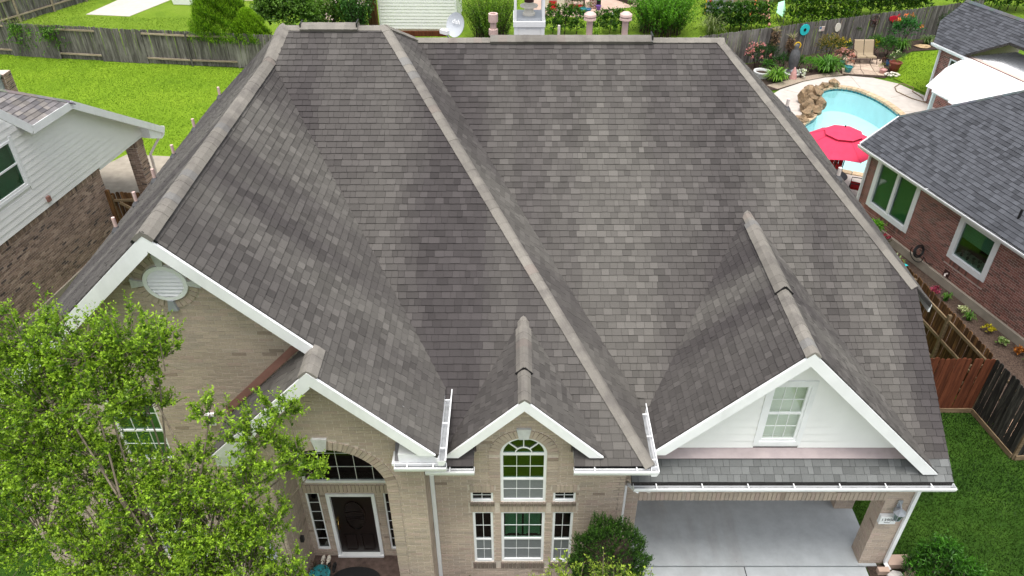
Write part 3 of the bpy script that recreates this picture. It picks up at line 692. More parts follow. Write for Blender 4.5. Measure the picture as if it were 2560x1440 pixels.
# --- porch front with the arch
fP = F((0, 9.2, 0), (1, 0, 0), (0, -1, 0)); ax, ar, asp = -3.36, 1.05, 3.70
gP = [(-4.95, 0), (-1.62, 0), (-1.62, 5.13), (-3.22, 6.72), (-4.95, 4.99)]
ah = [(ax-ar, .08), (ax+ar, .08), (ax+ar, asp)]+arc(ax, asp, ar, ar+.03, 0, math.pi, 28)[1:]
wall(fP, gP, [ah], [hole_arch(ax, ar+.21, -1, asp, ar+.24), hole_disc(ax, asp, .1)], 7, .28)
for s in (-1, 1): 
    rg = random.Random(40+s)
    for i in range(47): brick_box(BR, fP, (ax+s*(ar+.104), .12+i*.077), (1, 0), (0, 1), .2, .066, col_brick, rg, .02)
arch_bricks(BR, fP, ax, asp+.0, ar+.01, .2, 0, math.pi, col_brick, 8, .022)
keystone(fP, (ax, asp+ar+.0), math.pi/2, .17, .27, .3, .06)
rg = random.Random(13)
for i in range(26):                         # sloped soldier border, left rake of the porch gable
    s = .18+i*.088; c = (-3.22-s*.7071+.125*.7071, 6.74-s*.7071-.125*.7071)
    if c[0] < -4.8: break
    brick_box(BR, fP, c, (-.7071, -.7071), (.7071, -.7071), .077, .22, col_brick, rg, .02)
fPl = F((ax-ar, 9.2, 0), (0, 1, 0), (1, 0, 0)); fPr = F((ax+ar, 10.3, 0), (0, -1, 0), (-1, 0, 0))
for f, sd in ((fPl, 31), (fPr, 32)):
    wall(f, [(.29, .08), (1.1, .08), (1.1, 4.9), (.29, 4.9)] if f is fPl else [(0, .08), (.81, .08), (.81, 4.9), (0, 4.9)], [], [], sd, .2)
    bricks(BR, f, [(0, .08), (.28, .08), (.28, asp), (0, asp)] if f is fPl else [(.82, .08), (1.1, .08), (1.1, asp), (.82, asp)], [], col_brick, seed=sd+5)
fPo = F((-1.62, 9.2, 0), (0, 1, 0), (1, 0, 0)); wall(fPo, [(0, 0), (.6, 0), (.6, 5.0), (0, 5.0)], [], [], 33, .25)
fPo2 = F((-4.95, 9.8, 0), (0, -1, 0), (-1, 0, 0)); wall(fPo2, [(0, 0), (.6, 0), (.6, 4.9), (0, 4.9)], [], [], 34, .25)
obj('porch_ceiling', MB().box(-4.7, -1.9, 9.45, 10.6, 4.9, 5.0), M['siding'], HOUSE)
obj('porch_floor', MB().box(-4.42, -2.3, 8.9, 10.4, -.1, .085), M['paver'], HOUSE)
fD = F((0, 10.3, 0), (1, 0, 0), (0, -1, 0)); dx0, dx1 = -3.88, -2.87
tr = [(-4.28, 2.52), (-2.44, 2.52), (-2.44, 4.2), (-4.28, 4.2)]
dh = [(dx0, .09), (dx1, .09), (dx1, 2.2), (dx0, 2.2)]; s1 = [(-4.30, .3), (-4.02, .3), (-4.02, 2.2), (-4.30, 2.2)]; s2 = [(-2.70, .3), (-2.42, .3), (-2.42, 2.2), (-2.70, 2.2)]
wall(fD, [(-4.45, .08), (-2.28, .08), (-2.28, 4.9), (-4.45, 4.9)], [tr, dh, s1, s2], [hole_rect(-4.45, -2.28, 2.2, 2.52)]+[hole_rect(q[0][0], q[1][0], q[0][1], q[2][1]) for q in (tr, dh, s1, s2)], 35)
soldier(BR, fD, -4.40, -2.32, 2.24, .24, col_brick, 36, .03)
window(fD, HOUSE, -4.28, -2.44, 2.52, 4.2, d=-.02, fw=.05, cols=5, rows=4, glass='glass_dark')
for q in (s1, s2): window(fD, HOUSE, q[0][0], q[1][0], .3, 2.2, d=-.02, fw=.035, cols=1, rows=6, glass='glass_dark')
mb = MB(); fbox(mb, fD, dx0+.08, dx1-.08, .14, 2.12, -.09, -.045)
DOOR = obj('door', mb, M['door'], HOUSE)
mb = MB(); fbox(mb, fD, dx0, dx0+.075, .1, 2.2, -.1, .03); fbox(mb, fD, dx1-.075, dx1, .1, 2.2, -.1, .03); fbox(mb, fD, dx0+.075, dx1-.075, 2.125, 2.2, -.1, .03); fbox(mb, fD, dx0, dx1, .085, .14, -.1, .06); obj('door_frame', mb, M['white'], DOOR)
mb = MB(); o_ = arc(-3.375, 1.42, .22, .46, 0, 2*math.pi, 28); fpoly(mb, fD, o_[:-1], -.046, -.038); obj('door_light', mb, M['glass_dark'], DOOR)
mb = MB()
for k in range(28): mb.bar(fD.p(*o_[k], -.036), fD.p(*o_[k+1], -.036), .03, .02)
for z in (1.28, 1.34, 1.52): mb.bar(fD.p(-3.56, z, -.034), fD.p(-3.19, z+.06, -.034), .012); mb.bar(fD.p(-3.56, z+.06, -.034), fD.p(-3.19, z, -.034), .012)
for q in ((-3.68, .24, -3.44, .78), (-3.31, .24, -3.07, .78)):
    for a, b in (((q[0], q[1]), (q[2], q[1])), ((q[2], q[1]), (q[2], q[3])), ((q[2], q[3]), (q[0], q[3])), ((q[0], q[3]), (q[0], q[1]))): mb.bar(fD.p(*a, -.04), fD.p(*b, -.04), .03, .02)
obj('door_moulding', mb, M['door'], DOOR)
mb = MB(); mb.tube([fD.p(-3.74, 1.02, -.04), fD.p(-3.74, 1.05, .03), fD.p(-3.74, 1.22, .03), fD.p(-3.74, 1.25, -.04)], .014, 8); mb.lathe(fD.p(-3.74, 1.33, -.02), [(.03, -.03), (.03, .03)], 10); obj('door_handle', mb, M['brass'], DOOR)

# --- centre front
fC = F((0, 9.8, 0), (1, 0, 0), (0, -1, 0)); cx = .18
gC = [(-1.61, 0), (2.15, 0), (2.15, 4.02), (1.06, 4.02), (1.06, 4.72), (cx, 5.60), (-.70, 4.72), (-.70, 4.02), (-1.61, 4.02)]
W_ = [(cx-.44, cx+.44, .6, 2.24), (-.83, -.42, .58, 2.24), (.78, 1.19, .58, 2.24), (-.85, -.41, 2.56, 2.88), (.77, 1.21, 2.56, 2.88)]
hp = [[(a, c), (b, c), (b, d), (a, d)] for a, b, c, d in W_]; hp.append([(cx-.44, 2.56), (cx+.44, 2.56), (cx+.44, 3.95)]+arc(cx, 3.95, .44, .44, 0, math.pi, 20)[1:])
wall(fC, gC, hp, [hole_rect(*w) for w in W_]+[hole_arch(cx, .44, 2.56, 3.95), hole_disc(cx, 3.95, .65), hole_rect(-.9, 1.26, 2.25, 2.55), hole_rect(-.9, -.36, 2.89, 3.09), hole_rect(.72, 1.26, 2.89, 3.09), hole_rect(-.9, 1.26, .36, .58)], 9)
CW = [window(fC, HOUSE, cx-.44, cx+.44, 2.56, 3.95, d=-.02, fw=.055, cols=3, rows=2, rail=3.22, glass='glass', low_glass='screen', arch=True)]
window(fC, HOUSE, *W_[0], d=-.02, fw=.055, cols=3, rows=2, rail=1.35, glass='glass', low_glass='screen', backd=.4)
for k in (1, 2): window(fC, HOUSE, *W_[k], d=-.02, fw=.05, cols=2, rows=2, rail=1.33, glass='glass_dark', low_glass='screen')
for k in (3, 4): window(fC, HOUSE, *W_[k], d=-.02, fw=.04, cols=2, rows=2, glass='glass_dark')
mb = MB()                                    # plantation shutters behind the big lower window
for a0, a1 in ((cx-.36, cx-.02), (cx+.02, cx+.36)):
    fbox(mb, fC, a0, a0+.05, 1.38, 2.2, -.14, -.11); fbox(mb, fC, a1-.05, a1, 1.38, 2.2, -.14, -.11)
    for i in range(10): z = 1.42+i*.078; mb.prism([fC.p(a0+.05, z, -.11), fC.p(a1-.05, z, -.11), fC.p(a1-.05, z+.04, -.15), fC.p(a0+.05, z+.04, -.15)], (0, 0, .008))
obj('shutter', mb, M['blind'], HOUSE)
arch_bricks(BR, fC, cx, 3.95, .45, .2, 0, math.pi, col_brick, 10, .022)
for s in (-1, 1):
    rg = random.Random(50+s)
    for i in range(10): brick_box(BR, fC, (cx+s*.55, 3.12+i*.077), (1, 0), (0, 1), .2, .066, col_brick, rg, .022)
keystone(fC, (cx, 4.4), math.pi/2, .17, .27, .26, .06)
dk = lambda c, rg: tuple(x*.40 for x in col_brick(c, rg))
for a, b in ((-.87, -.38), (cx-.46, cx+.46), (.74, 1.23)): soldier(BR, fC, a, b, 2.27, .20, col_brick, 60, .02); soldier(BR, fC, a, b, 2.475, .08, dk, 61, .045); soldier(BR, fC, a, b, .38, .19, dk, 62, .03)
for a, b in ((-.87, -.38), (.74, 1.23)): soldier(BR, fC, a, b, 2.89, .19, col_brick, 63)
fCr = F((2.15, 9.8, 0), (0, 1, 0), (1, 0, 0)); wall(fCr, [(0, 0), (.36, 0), (.36, 4.0), (0, 4.0)], [], [], 37, .2)

# --- carport front
fG = F((0, 10.155, 0), (1, 0, 0), (0, -1, 0)); ops = [(2.53, 0), (7.60, 0), (7.60, 2.17), (2.53, 2.17)]
wall(fG, [(2.16, 0), (2.53, 0), (2.53, 2.17), (7.60, 2.17), (7.60, 0), (8.15, 0), (8.15, 3.2), (2.16, 3.2)], [], [hole_rect(2.53, 7.6, -1, 2.4)], 14, .42)
soldier(BR, fG, 2.53, 7.60, 2.175, .235, col_brick, 15, .018, .088)
fGl = F((7.60, 10.155, 0), (0, 1, 0), (-1, 0, 0)); bricks(BR, fGl, [(0, 0), (.42, 0), (.42, 2.16), (0, 2.16)], [], col_brick, seed=16)
fGr = F((8.15, 10.155, 0), (0, 1, 0), (1, 0, 0)); bricks(BR, fGr, [(0, 0), (.42, 0), (.42, 3.2), (0, 3.2)], [], col_brick, seed=17)
fGb = F((0, 11.62, 0), (1, 0, 0), (0, -1, 0)); wall(fGb, [(7.55, 0), (7.98, 0), (7.98, 3.2), (7.55, 3.2)], [], [], 18, .4)
fGb2 = F((7.55, 11.62, 0), (0, 1, 0), (-1, 0, 0)); wall(fGb2, [(.02, 0), (4.2, 0), (4.2, 3.2), (.02, 3.2)], [], [], 19, .2)
obj('carport_beam', MB().box(7.62, 7.95, 10.6, 11.62, 2.3, 3.2), M['white'], HOUSE)
obj('carport_ceiling', MB().box(2.2, 8.1, 10.6, 15.8, 2.95, 3.0), M['siding'], HOUSE)
obj('wall', MB().box(2.2, 2.4, 10.2, 15.8, 0, 2.95), M['mortar'], HOUSE); obj('wall', MB().box(2.4, 7.55, 15.7, 15.9, 0, 2.95), M['mortar'], HOUSE)

# --- white gable over the carport
fW = F((0, 10.25, 0), (1, 0, 0), (0, -1, 0)); wz0 = 3.66
GB = wall_panel('gable_wall', fW, [(2.3, wz0), (7.80, wz0), (5.05, 6.36)], [[(4.72, 3.86), (5.38, 3.86), (5.38, 5.28), (4.72, 5.28)]], M['siding'], HOUSE, .12)
tri = [(2.35, wz0), (7.75, wz0), (5.05, 6.33)]; z = wz0; rg = random.Random(3)
while z < 6.3:
    for a0, a1 in (((2.3, 4.62), (5.48, 7.8)) if z < 5.36 else ((2.3, 7.8),)):
        pp = clip_rect(tri, a0, a1, z, z+.185)
        if pp:
            vs, fs, top = slab(fW.o, fW.u, V(0,0,1), fW.n, pp, lambda b: .030-.02*(b-z)/.19, 0); obj('board', (vs, fs, [(1,1,1)]*len(vs)), M['siding'], GB, fixn=False)
    z += .19
WW = window(fW, HOUSE, 4.70, 5.40, 3.84, 5.30, d=.02, fw=.05, cols=3, rows=2, rail=4.58, glass='glass_clear', back='blind_w', backd=.06)
mb = MB(); fbox(mb, fW, 4.60, 4.70, 3.74, 5.42, 0, .045); fbox(mb, fW, 5.40, 5.50, 3.74, 5.42, 0, .045); fbox(mb, fW, 4.70, 5.40, 5.30, 5.42, 0, .045); fbox(mb, fW, 4.70, 5.40, 3.74, 3.84, 0, .05); obj('casing', mb, M['white'], WW)
mb = MB(); q0, q1 = zR(10.26), zR(10.06)
mb.prism([(2.55, 10.235, q0+.0), (7.62, 10.235, q0), (7.75, 10.05, q1+.035), (2.55, 10.05, q1+.035)], (0, 0, .012)); obj('flashing', mb, M['flash_pink'], ROOF)
mb = MB(); mb.prism([(-3.35, 9.775, 6.74+.05), (-5.1, 9.775, 4.98+.05), (-5.1, 9.775, 5.17+.05), (-3.35, 9.775, 6.93+.05)], (0, -.012, 0)); obj('flashing', mb, M['flash'], ROOF)

# --- barge boards, fascia, boxed returns
def barge(pt, pb, y, w=.195, t=.045, name='barge_board'):
    (x0, z0), (x1, z1) = pt, pb; s = (z0-z1)/(x1-x0) if x1 != x0 else 1; h = w*math.sqrt(1+s*s)
    xl = x1-(h/abs(s))*(1 if x1 > x0 else -1)*1
    mb = MB(); mb.prism([(x0, y, z0), (x1, y, z1), (xl, y, z1), (x0, y, z0-h)], (0, -t, 0)); return obj(name, mb, M['white'], HOUSE)
barge((-5.38, 9.0), (-1.6, 5.24), 9.49); barge((-5.38, 9.0), (XL+.02, zL(XL)-.02), 9.49, .235)
barge((-3.22, 6.85), (-1.33, 4.96), 8.905); barge((-3.22, 6.85), (-5.14, 4.93), 8.905, .235)
barge((.18, 5.70), (1.62, 4.26), 9.475, .18); barge((.18, 5.70), (-1.26, 4.26), 9.475, .18)
barge((5.05, 6.43), (8.10, 3.38), 9.835, .20); barge((5.05, 6.43), (2.55, 3.93), 9.835, .20)
def soffit(p0, p1, depth, z_off=-.12):
    mb = MB(); a, b = Vector(p0), Vector(p1); mb.prism([a+V(0,0,z_off), b+V(0,0,z_off), b+V(0, depth, z_off), a+V(0, depth, z_off)], (0, 0, -.012)); obj('soffit', mb, M['white'], HOUSE)
soffit((-5.38, 9.5, 9.02), (XL, 9.5, zL(XL)), .32); soffit((-5.38, 9.5, 9.02), (-3.3, 9.5, 6.94), .32)
soffit((-3.22, 8.91, 6.87), (-5.16, 8.91, 4.93), .32); soffit((-3.22, 8.91, 6.87), (-1.29, 8.91, 4.94), .32)
soffit((.18, 9.48, 5.72), (1.6, 9.48, 4.3), .34); soffit((.18, 9.48, 5.72), (-1.24, 9.48, 4.3), .34)
soffit((5.05, 9.84, 6.46), (8.1, 9.84, 3.41), .42); soffit((5.05, 9.84, 6.46), (2.4, 9.84, 3.81), .42)
for x0, x1 in ((-1.98, -1.34), (-5.12, -4.7)):
    mb = MB(); mb.box(x0, x1, 8.93, 9.18, 4.62, 4.92); obj('boxed_return', mb, M['white'], HOUSE)
# small shingled returns beside the porch and dormer brick
ret = []
for p in ([(-2.05, 8.95, 4.74), (-1.33, 8.95, 4.74), (-1.33, 9.19, 4.93), (-2.05, 9.19, 4.93)],): tile_roof(ret, p, lambda c, rg: (.16*rg.uniform(.9, 1.1), .165, .17), rowh=.15)
mb = MB()
for vs, fs, t, _ in ret: mb.add(vs, fs, t)
obj('return_shingles', mb, M['shingle'], ROOF, kind='stuff', fixn=False)
mb = MB(); mb.box(-2.1, -1.3, 8.9, 9.19, 4.66, 4.72); mb.box(-1.34, -1.3, 8.9, 10.5, 4.74, 4.86); mb.box(-1.58, -.74, 9.34, 9.79, 3.98, 4.06); mb.box(1.10, 2.47, 9.34, 9.79, 3.98, 4.06); mb.box(2.44, 2.475, 9.36, 10.95, 3.98, 4.08); mb.box(2.3, 8.38, 9.72, 10.15, 3.12, 3.18); mb.box(8.36, 8.395, 9.74, 13.0, 3.2, 3.24); obj('fascia', mb, M['white'], HOUSE)
mb = MB(); mb.box(8.83, 8.87, 13.0, 22.1, 4.82, 5.0); mb.box(XL-.02, XL+.02, 9.5, YB, 4.32, 4.5); obj('fascia', mb, M['white'], HOUSE)
gutter(HOUSE, (-1.285, 8.80, 4.90), (-1.285, 10.55, 4.90), (1, 0, 0), .5); gutter(HOUSE, (-2.05, 8.92, 4.72), (-1.16, 8.92, 4.72), (0, -1, 0), .4)
gutter(HOUSE, (-1.60, 9.36, 4.10), (-.72, 9.36, 4.10), (0, -1, 0), .45); gutter(HOUSE, (1.08, 9.36, 4.10), (2.60, 9.36, 4.10), (0, -1, 0), .6); gutter(HOUSE, (2.485, 9.24, 4.10), (2.485, 10.97, 4.10), (1, 0, 0), .55)
gutter(HOUSE, (2.28, 9.71, 3.22), (8.42, 9.71, 3.22), (0, -1, 0), .82, .14)
downspout(HOUSE, [(-1.5, 9.30, 3.98), (-1.56, 9.5, 3.86), (-1.57, 9.75, 3.72), (-1.57, 9.75, .05)])
downspout(HOUSE, [(2.36, 9.62, 3.10), (2.25, 9.9, 2.95), (2.22, 10.09, 2.8), (2.22, 10.09, .05)])
downspout(HOUSE, [(8.0, 9.68, 3.10), (8.1, 9.95, 2.95), (8.14, 10.10, 2.8), (8.14, 10.10, .12), (8.2, 9.95, .05)])
commit('brick', 'brick_field', BR, M['brick'], HOUSE)
# --- small things fixed to the house
def lantern(x, y, z, label):
    t = thing('wall_lantern', label, 'lantern', (x, y+.12, z))
    obj('bracket', MB().box(x-.045, x+.045, y+.085, y+.11, z-.05, z+.25).bar((x, y+.1, z+.2), (x, y, z+.13), .025), M['grey_metal'], t)
    obj('cap', MB().lathe((x, y, z), [(.13, 0), (.135, .015), (.05, .09), (.02, .11), (.015, .14)], 6), M['grey_metal'], t)
    obj('glass', MB().lathe((x, y, z-.22), [(.06, 0), (.10, .22)], 6), M['glass'], t)
    mb = MB()
    for k in range(6): a = k*math.pi/3; mb.bar((x+.062*math.cos(a), y+.062*math.sin(a), z-.22), (x+.102*math.cos(a), y+.102*math.sin(a), z), .012)
    mb.lathe((x, y, z-.24), [(.03, 0), (.065, .015), (.065, .025)], 6); obj('cage', mb, M['grey_metal'], t)
lantern(7.86, 9.99, 1.98, 'grey hexagonal wall lantern on the carport pillar'); lantern(-4.72, 9.03, 1.9, 'grey wall lantern left of the porch arch, half hidden by leaves')
t = thing('house_number_sign', 'white sign box with house number 13906 on the carport pillar', 'sign', (7.74, 10.1, 1.55))
obj('box', MB().box(7.58, 7.92, 10.05, 10.14, 1.52, 1.76), M['white'], t)
def letters(s, size, m, parent, mtx, ext=.002):
    cu = bpy.data.curves.new('text', 'FONT'); cu.body = s; cu.size = size; cu.extrude = ext; cu.align_x = 'CENTER'; cu.align_y = 'CENTER'
    to = bpy.data.objects.new('tmp', cu); C.objects.link(to); dg = bpy.context.evaluated_depsgraph_get(); me = bpy.data.meshes.new_from_object(to.evaluated_get(dg)); bpy.data.objects.remove(to)
    me.transform(mtx); v = [tuple(x.co) for x in me.vertices]; f = [tuple(p.vertices) for p in me.polygons]
    return obj('lettering', (v, f, [(1,1,1)]*len(v)), m, parent, fixn=False)
letters('13906', .115, M['dark_letter'], t, Matrix.Translation((7.74, 10.047, 1.66)) @ Matrix.Rotation(R(90), 4, 'X'))
mb = MB(); mb.bar((7.68, 10.047, 1.575), (7.80, 10.047, 1.575), .004, .01); obj('flourish', mb, M['dark_letter'], t)
t = thing('security_light', 'small white security light under the carport gutter', 'light', (2.68, 10.05, 2.66)); obj('base', MB().box(2.64, 2.72, 10.08, 10.14, 2.66, 2.78), M['offwhite'], t); obj('lamp_head', MB().lathe((2.68, 10.04, 2.6), [(.06, 0), (.065, .03), (.04, .09), (.02, .1)], 12), M['offwhite'], t)
t = thing('wall_vent', 'small louvred metal wall vent above the porch roof on tan gable', 'vent', (-5.42, 9.75, 4.85)); obj('frame', MB().box(-5.50, -5.34, 9.72, 9.79, 4.80, 5.06), M['white'], t); obj('louvre', MB().box(-5.48, -5.36, 9.715, 9.719, 4.83, 5.03), M['lead'], t)
tag(obj('doorbell_box', MB().box(-4.40, -4.33, 9.74, 9.82, 1.33, 1.47), M['black']), 'small black box fixed to inner left porch wall', 'box')

# ================================================================== VEGETATION helpers
def leaf_obj(name, P, D, S, L, W, Ccol, m, parent, kind=None, bend=.12):
    """one quad leaf per row: base P, direction D, side S, length L, width W, colour"""
    n = len(P); L = L[:, None]; W = W[:, None]
    nrm = np.cross(D, S); mid = P+D*L*.45+nrm*L*bend
    v = np.stack([P, mid+S*W*.5, P+D*L, mid-S*W*.5], 1).reshape(-1, 3)
    o3 = np.array([(v[:,0].min()+v[:,0].max())/2, (v[:,1].min()+v[:,1].max())/2, v[:,2].min()])
    me = bpy.data.meshes.new(name); me.vertices.add(4*n); me.vertices.foreach_set('co', (v-o3).astype(np.float32).ravel())
    me.loops.add(4*n); me.loops.foreach_set('vertex_index', np.arange(4*n, dtype=np.int32))
    me.polygons.add(n); me.polygons.foreach_set('loop_start', np.arange(0, 4*n, 4, dtype=np.int32))
    me.update(calc_edges=True)
    t = np.ones((4*n, 4), np.float32); t[:, :3] = np.repeat(Ccol, 4, 0); me.attributes.new('tint', 'FLOAT_COLOR', 'POINT').data.foreach_set('color', t.ravel())
    me.materials.append(M[m]); o = place(name, me, parent, o3)
    if kind: o['kind'] = kind
    return o
def unit(a): return a/np.maximum(np.linalg.norm(a, axis=1, keepdims=True), 1e-6)
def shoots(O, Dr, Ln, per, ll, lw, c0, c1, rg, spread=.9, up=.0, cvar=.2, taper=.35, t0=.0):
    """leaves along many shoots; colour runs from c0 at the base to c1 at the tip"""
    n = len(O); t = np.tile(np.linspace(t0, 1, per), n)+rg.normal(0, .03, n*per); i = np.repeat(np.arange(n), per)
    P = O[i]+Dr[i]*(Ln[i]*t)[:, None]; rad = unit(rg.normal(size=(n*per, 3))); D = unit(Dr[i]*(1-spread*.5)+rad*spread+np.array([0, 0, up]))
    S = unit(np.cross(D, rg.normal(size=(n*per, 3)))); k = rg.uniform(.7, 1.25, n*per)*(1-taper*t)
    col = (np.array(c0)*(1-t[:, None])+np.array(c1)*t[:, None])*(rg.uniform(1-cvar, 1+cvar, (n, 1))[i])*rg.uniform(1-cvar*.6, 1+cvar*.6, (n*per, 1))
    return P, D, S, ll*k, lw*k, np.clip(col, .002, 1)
def blob_shoots(blobs, dens, rg, ln, upb=.35, inner=.55):
    Os, Ds = [], []
    for (cx_, cy_, cz_, rx, ry, rz) in blobs:
        n = max(4, int(dens*(rx*ry+ry*rz+rx*rz)*4)); d = unit(rg.normal(size=(n, 3))); d[:, 2] = np.where(d[:, 2] < -.35, -d[:, 2], d[:, 2])
        r = rg.uniform(inner, 1.0, (n, 1))**.6*(1+.12*np.sin(d[:, :1]*5+d[:, 1:2]*7+cx_))
        Os.append(np.array([cx_, cy_, cz_])+d*np.array([rx, ry, rz])*r); Ds.append(unit(d+np.array([0, 0, upb])+rg.normal(0, .25, (n, 3))))
    O, D = np.concatenate(Os), np.concatenate(Ds); return O, D, rg.uniform(.6, 1.3, len(O))*ln
def cat_leaves(parts): return [np.concatenate([p[k] for p in parts]) for k in range(6)]
def shrub(label, c, r, dens=40, per=7, ll=.07, lw=.035, ln=.2, c0=(.02, .06, .008), c1=(.08, .20, .02), name='shrub', cat='shrub', group=None, seed=1, nb=7, lump=.5, up=.35, flowers=None, mleaf='leaf', stem=True, spread=.9, z0=0, stem_m='bark_dark', inner=.55):
    rg = np.random.default_rng(seed); x, y, z = c; rx, ry, rz = r
    t = thing(name, label, cat, (x, y, z0), group)
    blobs = [(x, y, z, rx*.72, ry*.72, rz*.75)]
    for k in range(nb):
        d = rg.normal(size=3); d /= np.linalg.norm(d); d[2] = abs(d[2])*.9-.25; s = rg.uniform(.4, .6)*lump*1.6
        blobs.append((x+d[0]*rx*.6, y+d[1]*ry*.6, z+d[2]*rz*.6, rx*s, ry*s, rz*s))
    O, D, L = blob_shoots(blobs, dens, rg, ln, up, inner); lv = shoots(O, D, L, per, ll, lw, c0, c1, rg, spread)
    leaf_obj('foliage', *lv, mleaf, t)
    if stem:
        mb = MB()
        for k in range(5):
            a = rg.uniform(0, 6.28); mb.tube([(x+.03*k-.06, y, z0-.03), (x+math.cos(a)*rx*.25, y+math.sin(a)*ry*.25, lerp(z0, z, .6)), (x+math.cos(a)*rx*.5, y+math.sin(a)*ry*.5, z+rz*.25)], [.025, .018, .008], 6)
        obj('stem', mb, M[stem_m], t)
    if flowers:
        n, fc, fs = flowers; d = unit(rg.normal(size=(n, 3))); d[:, 2] = np.abs(d[:, 2]); P = np.array([x, y, z])+d*np.array([rx, ry, rz])*1.02
        P = np.repeat(P, 14, 0)+rg.normal(0, fs*.55, (n*14, 3)); DD = unit(rg.normal(size=P.shape)+np.array([0, -.3, .6])); SS = unit(np.cross(DD, rg.normal(size=P.shape)))
        leaf_obj('blossom', P, DD, SS, np.full(len(P), fs), np.full(len(P), fs*.9), np.array(fc)*rg.uniform(.75, 1.2, (len(P), 1)), 'petal', t)
    return t
def strap_plant(label, c, r, n=60, w=.045, h=.6, c0=(.03, .10, .01), c1=(.14, .30, .02), seed=1, cat='plant', name='strap_plant', group=None, flowers=None):
    rg = np.random.default_rng(seed); t = thing(name, label, cat, c, group); mb = MB()
    for k in range(n):
        a = rg.uniform(0, 6.283); L = r*rg.uniform(.6, 1.1); hh = h*rg.uniform(.5, 1.1); q = rg.uniform(.7, 1.25); col0 = np.array(c0)*q; col1 = np.array(c1)*q
        b = np.array(c)+np.array([rg.normal(0, r*.12), rg.normal(0, r*.12), 0]); d = np.array([math.cos(a), math.sin(a), 0]); s = np.array([-d[1], d[0], 0])*w/2; pts = []
        for j, tt in enumerate((0, .35, .7, 1)):
            p = b+d*L*tt+np.array([0, 0, hh*math.sin(min(1, tt*1.1)*math.pi*.78)]); ww = (1, 1, .7, .08)[j]; pts.append((p-s*ww, p+s*ww))
        base = len(mb.v)
        for j, (p0, p1) in enumerate(pts): tc = tuple(lerp(col0, col1, j/3)); mb.v += [tuple(p0), tuple(p1)]; mb.t += [tc, tc]
        mb.f += [(base+2*j, base+2*j+1, base+2*j+3, base+2*j+2) for j in range(3)]
    obj('leaf_clump', mb, M['leaf'], t, fixn=False)
    if flowers:
        fc, nf, fs = flowers; m2 = MB()
        for k in range(nf):
            p = (c[0]+rg.normal(0, r*.5), c[1]+rg.normal(0, r*.4), c[2]+h*rg.uniform(.8, 1.2)); m2.lump(p, (fs, fs, fs*.7), k, fc, 1, .25, 3)
        obj('blossom', m2, M['petal'], t)
    return t
def potted(label, c, m, r=.16, h=.28, leafc=((.03, .09, .015), (.10, .22, .03)), pr=.2, seed=3, cat='flower pot', flowers=None, plant=True):
    t = thing('flower_pot', label, cat, c); x, y, z = c
    obj('pot', MB().lathe((x, y, z), [(r*.62, 0), (r*.9, h*.45), (r, h*.9), (r*1.12, h*.92), (r*1.12, h), (r*.92, h), (r*.85, h*.85), (.01, h*.84)], 16), M[m], t)
    if plant:
        rg = np.random.default_rng(seed); O, D, L = blob_shoots([(x, y, z+h+pr*.55, pr, pr, pr*.8)], 90, rg, .12); leaf_obj('plant', *shoots(O, D, L, 5, .06, .03, leafc[0], leafc[1], rg), 'leaf', t, kind='stuff')
        if flowers:
            d = unit(rg.normal(size=(flowers[1], 3))); d[:, 2] = abs(d[:, 2]); P = np.array([x, y, z+h+pr*.6])+d*pr; P = np.repeat(P, 8, 0)+rg.normal(0, .025, (len(P)*8, 3)); DD = unit(rg.normal(size=P.shape)+[0, 0, .6])
            leaf_obj('blossom', P, DD, unit(np.cross(DD, rg.normal(size=P.shape))), np.full(len(P), .05), np.full(len(P), .045), np.tile(np.array(flowers[0]), (len(P), 1))*rg.uniform(.7, 1.2, (len(P), 1)), 'petal', t)
    return t
def in_poly(x, y, poly):
    ins = np.zeros(len(x), bool); n = len(poly)
    for i in range(n):
        (x0, y0), (x1, y1) = poly[i], poly[i-1]; c = ((y0 > y) != (y1 > y)) & (x < (x1-x0)*(y-y0)/(y1-y0+1e-12)+x0); ins ^= c
    return ins
def grass(name, poly, dens, h, w, cols, seed, z=-.02, mask=None):
    rg = np.random.default_rng(seed); xs, ys = [p[0] for p in poly], [p[1] for p in poly]; n = int((max(xs)-min(xs))*(max(ys)-min(ys))*dens)
    x, y = rg.uniform(min(xs), max(xs), n), rg.uniform(min(ys), max(ys), n); k = in_poly(x, y, poly); x, y = x[k], y[k]; n = len(x)
    P = np.stack([x, y, np.full(n, z)], 1); D = unit(np.stack([rg.normal(0, .45, n), rg.normal(0, .45, n), np.ones(n)], 1)); S = unit(np.cross(D, rg.normal(size=(n, 3))))
    t = np.clip(.5+.3*np.sin(x*.5+np.sin(y*.37)*1.7)*np.sin(y*.45+x*.13)+.25*np.sin(y*2.6+x*.35)+rg.normal(0, .2, n), 0, 1)[:, None]
    col = np.array(cols[0])*(1-t)+np.array(cols[1])*t; k2 = rg.uniform(.7, 1.2, n)
    return leaf_obj(name, P, D, S, h*k2, w*k2, col*rg.uniform(.8, 1.2, (n, 1)), 'blade', None, kind='stuff')
grass('grass_back', LAWN_L, 260, .05, .032, ((.15, .255, .014), (.20, .315, .018)), 1)
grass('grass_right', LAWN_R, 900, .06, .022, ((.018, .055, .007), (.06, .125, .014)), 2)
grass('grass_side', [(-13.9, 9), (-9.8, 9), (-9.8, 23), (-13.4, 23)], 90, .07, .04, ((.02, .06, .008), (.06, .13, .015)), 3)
grass('grass_far', [(-32, 43), (-17, 41.6), (-17, 49), (-24, 49), (-27.4, 49.5), (-27.4, 56), (-32, 56)], 90, .06, .04, ((.13, .22, .014), (.18, .28, .02)), 4)
grass('grass_far_right', [(1, 46.5), (16, 46.5), (20, 50), (20, 56), (9, 53), (6, 50), (1.2, 49)], 60, .09, .05, ((.06, .13, .02), (.13, .20, .03)), 5)

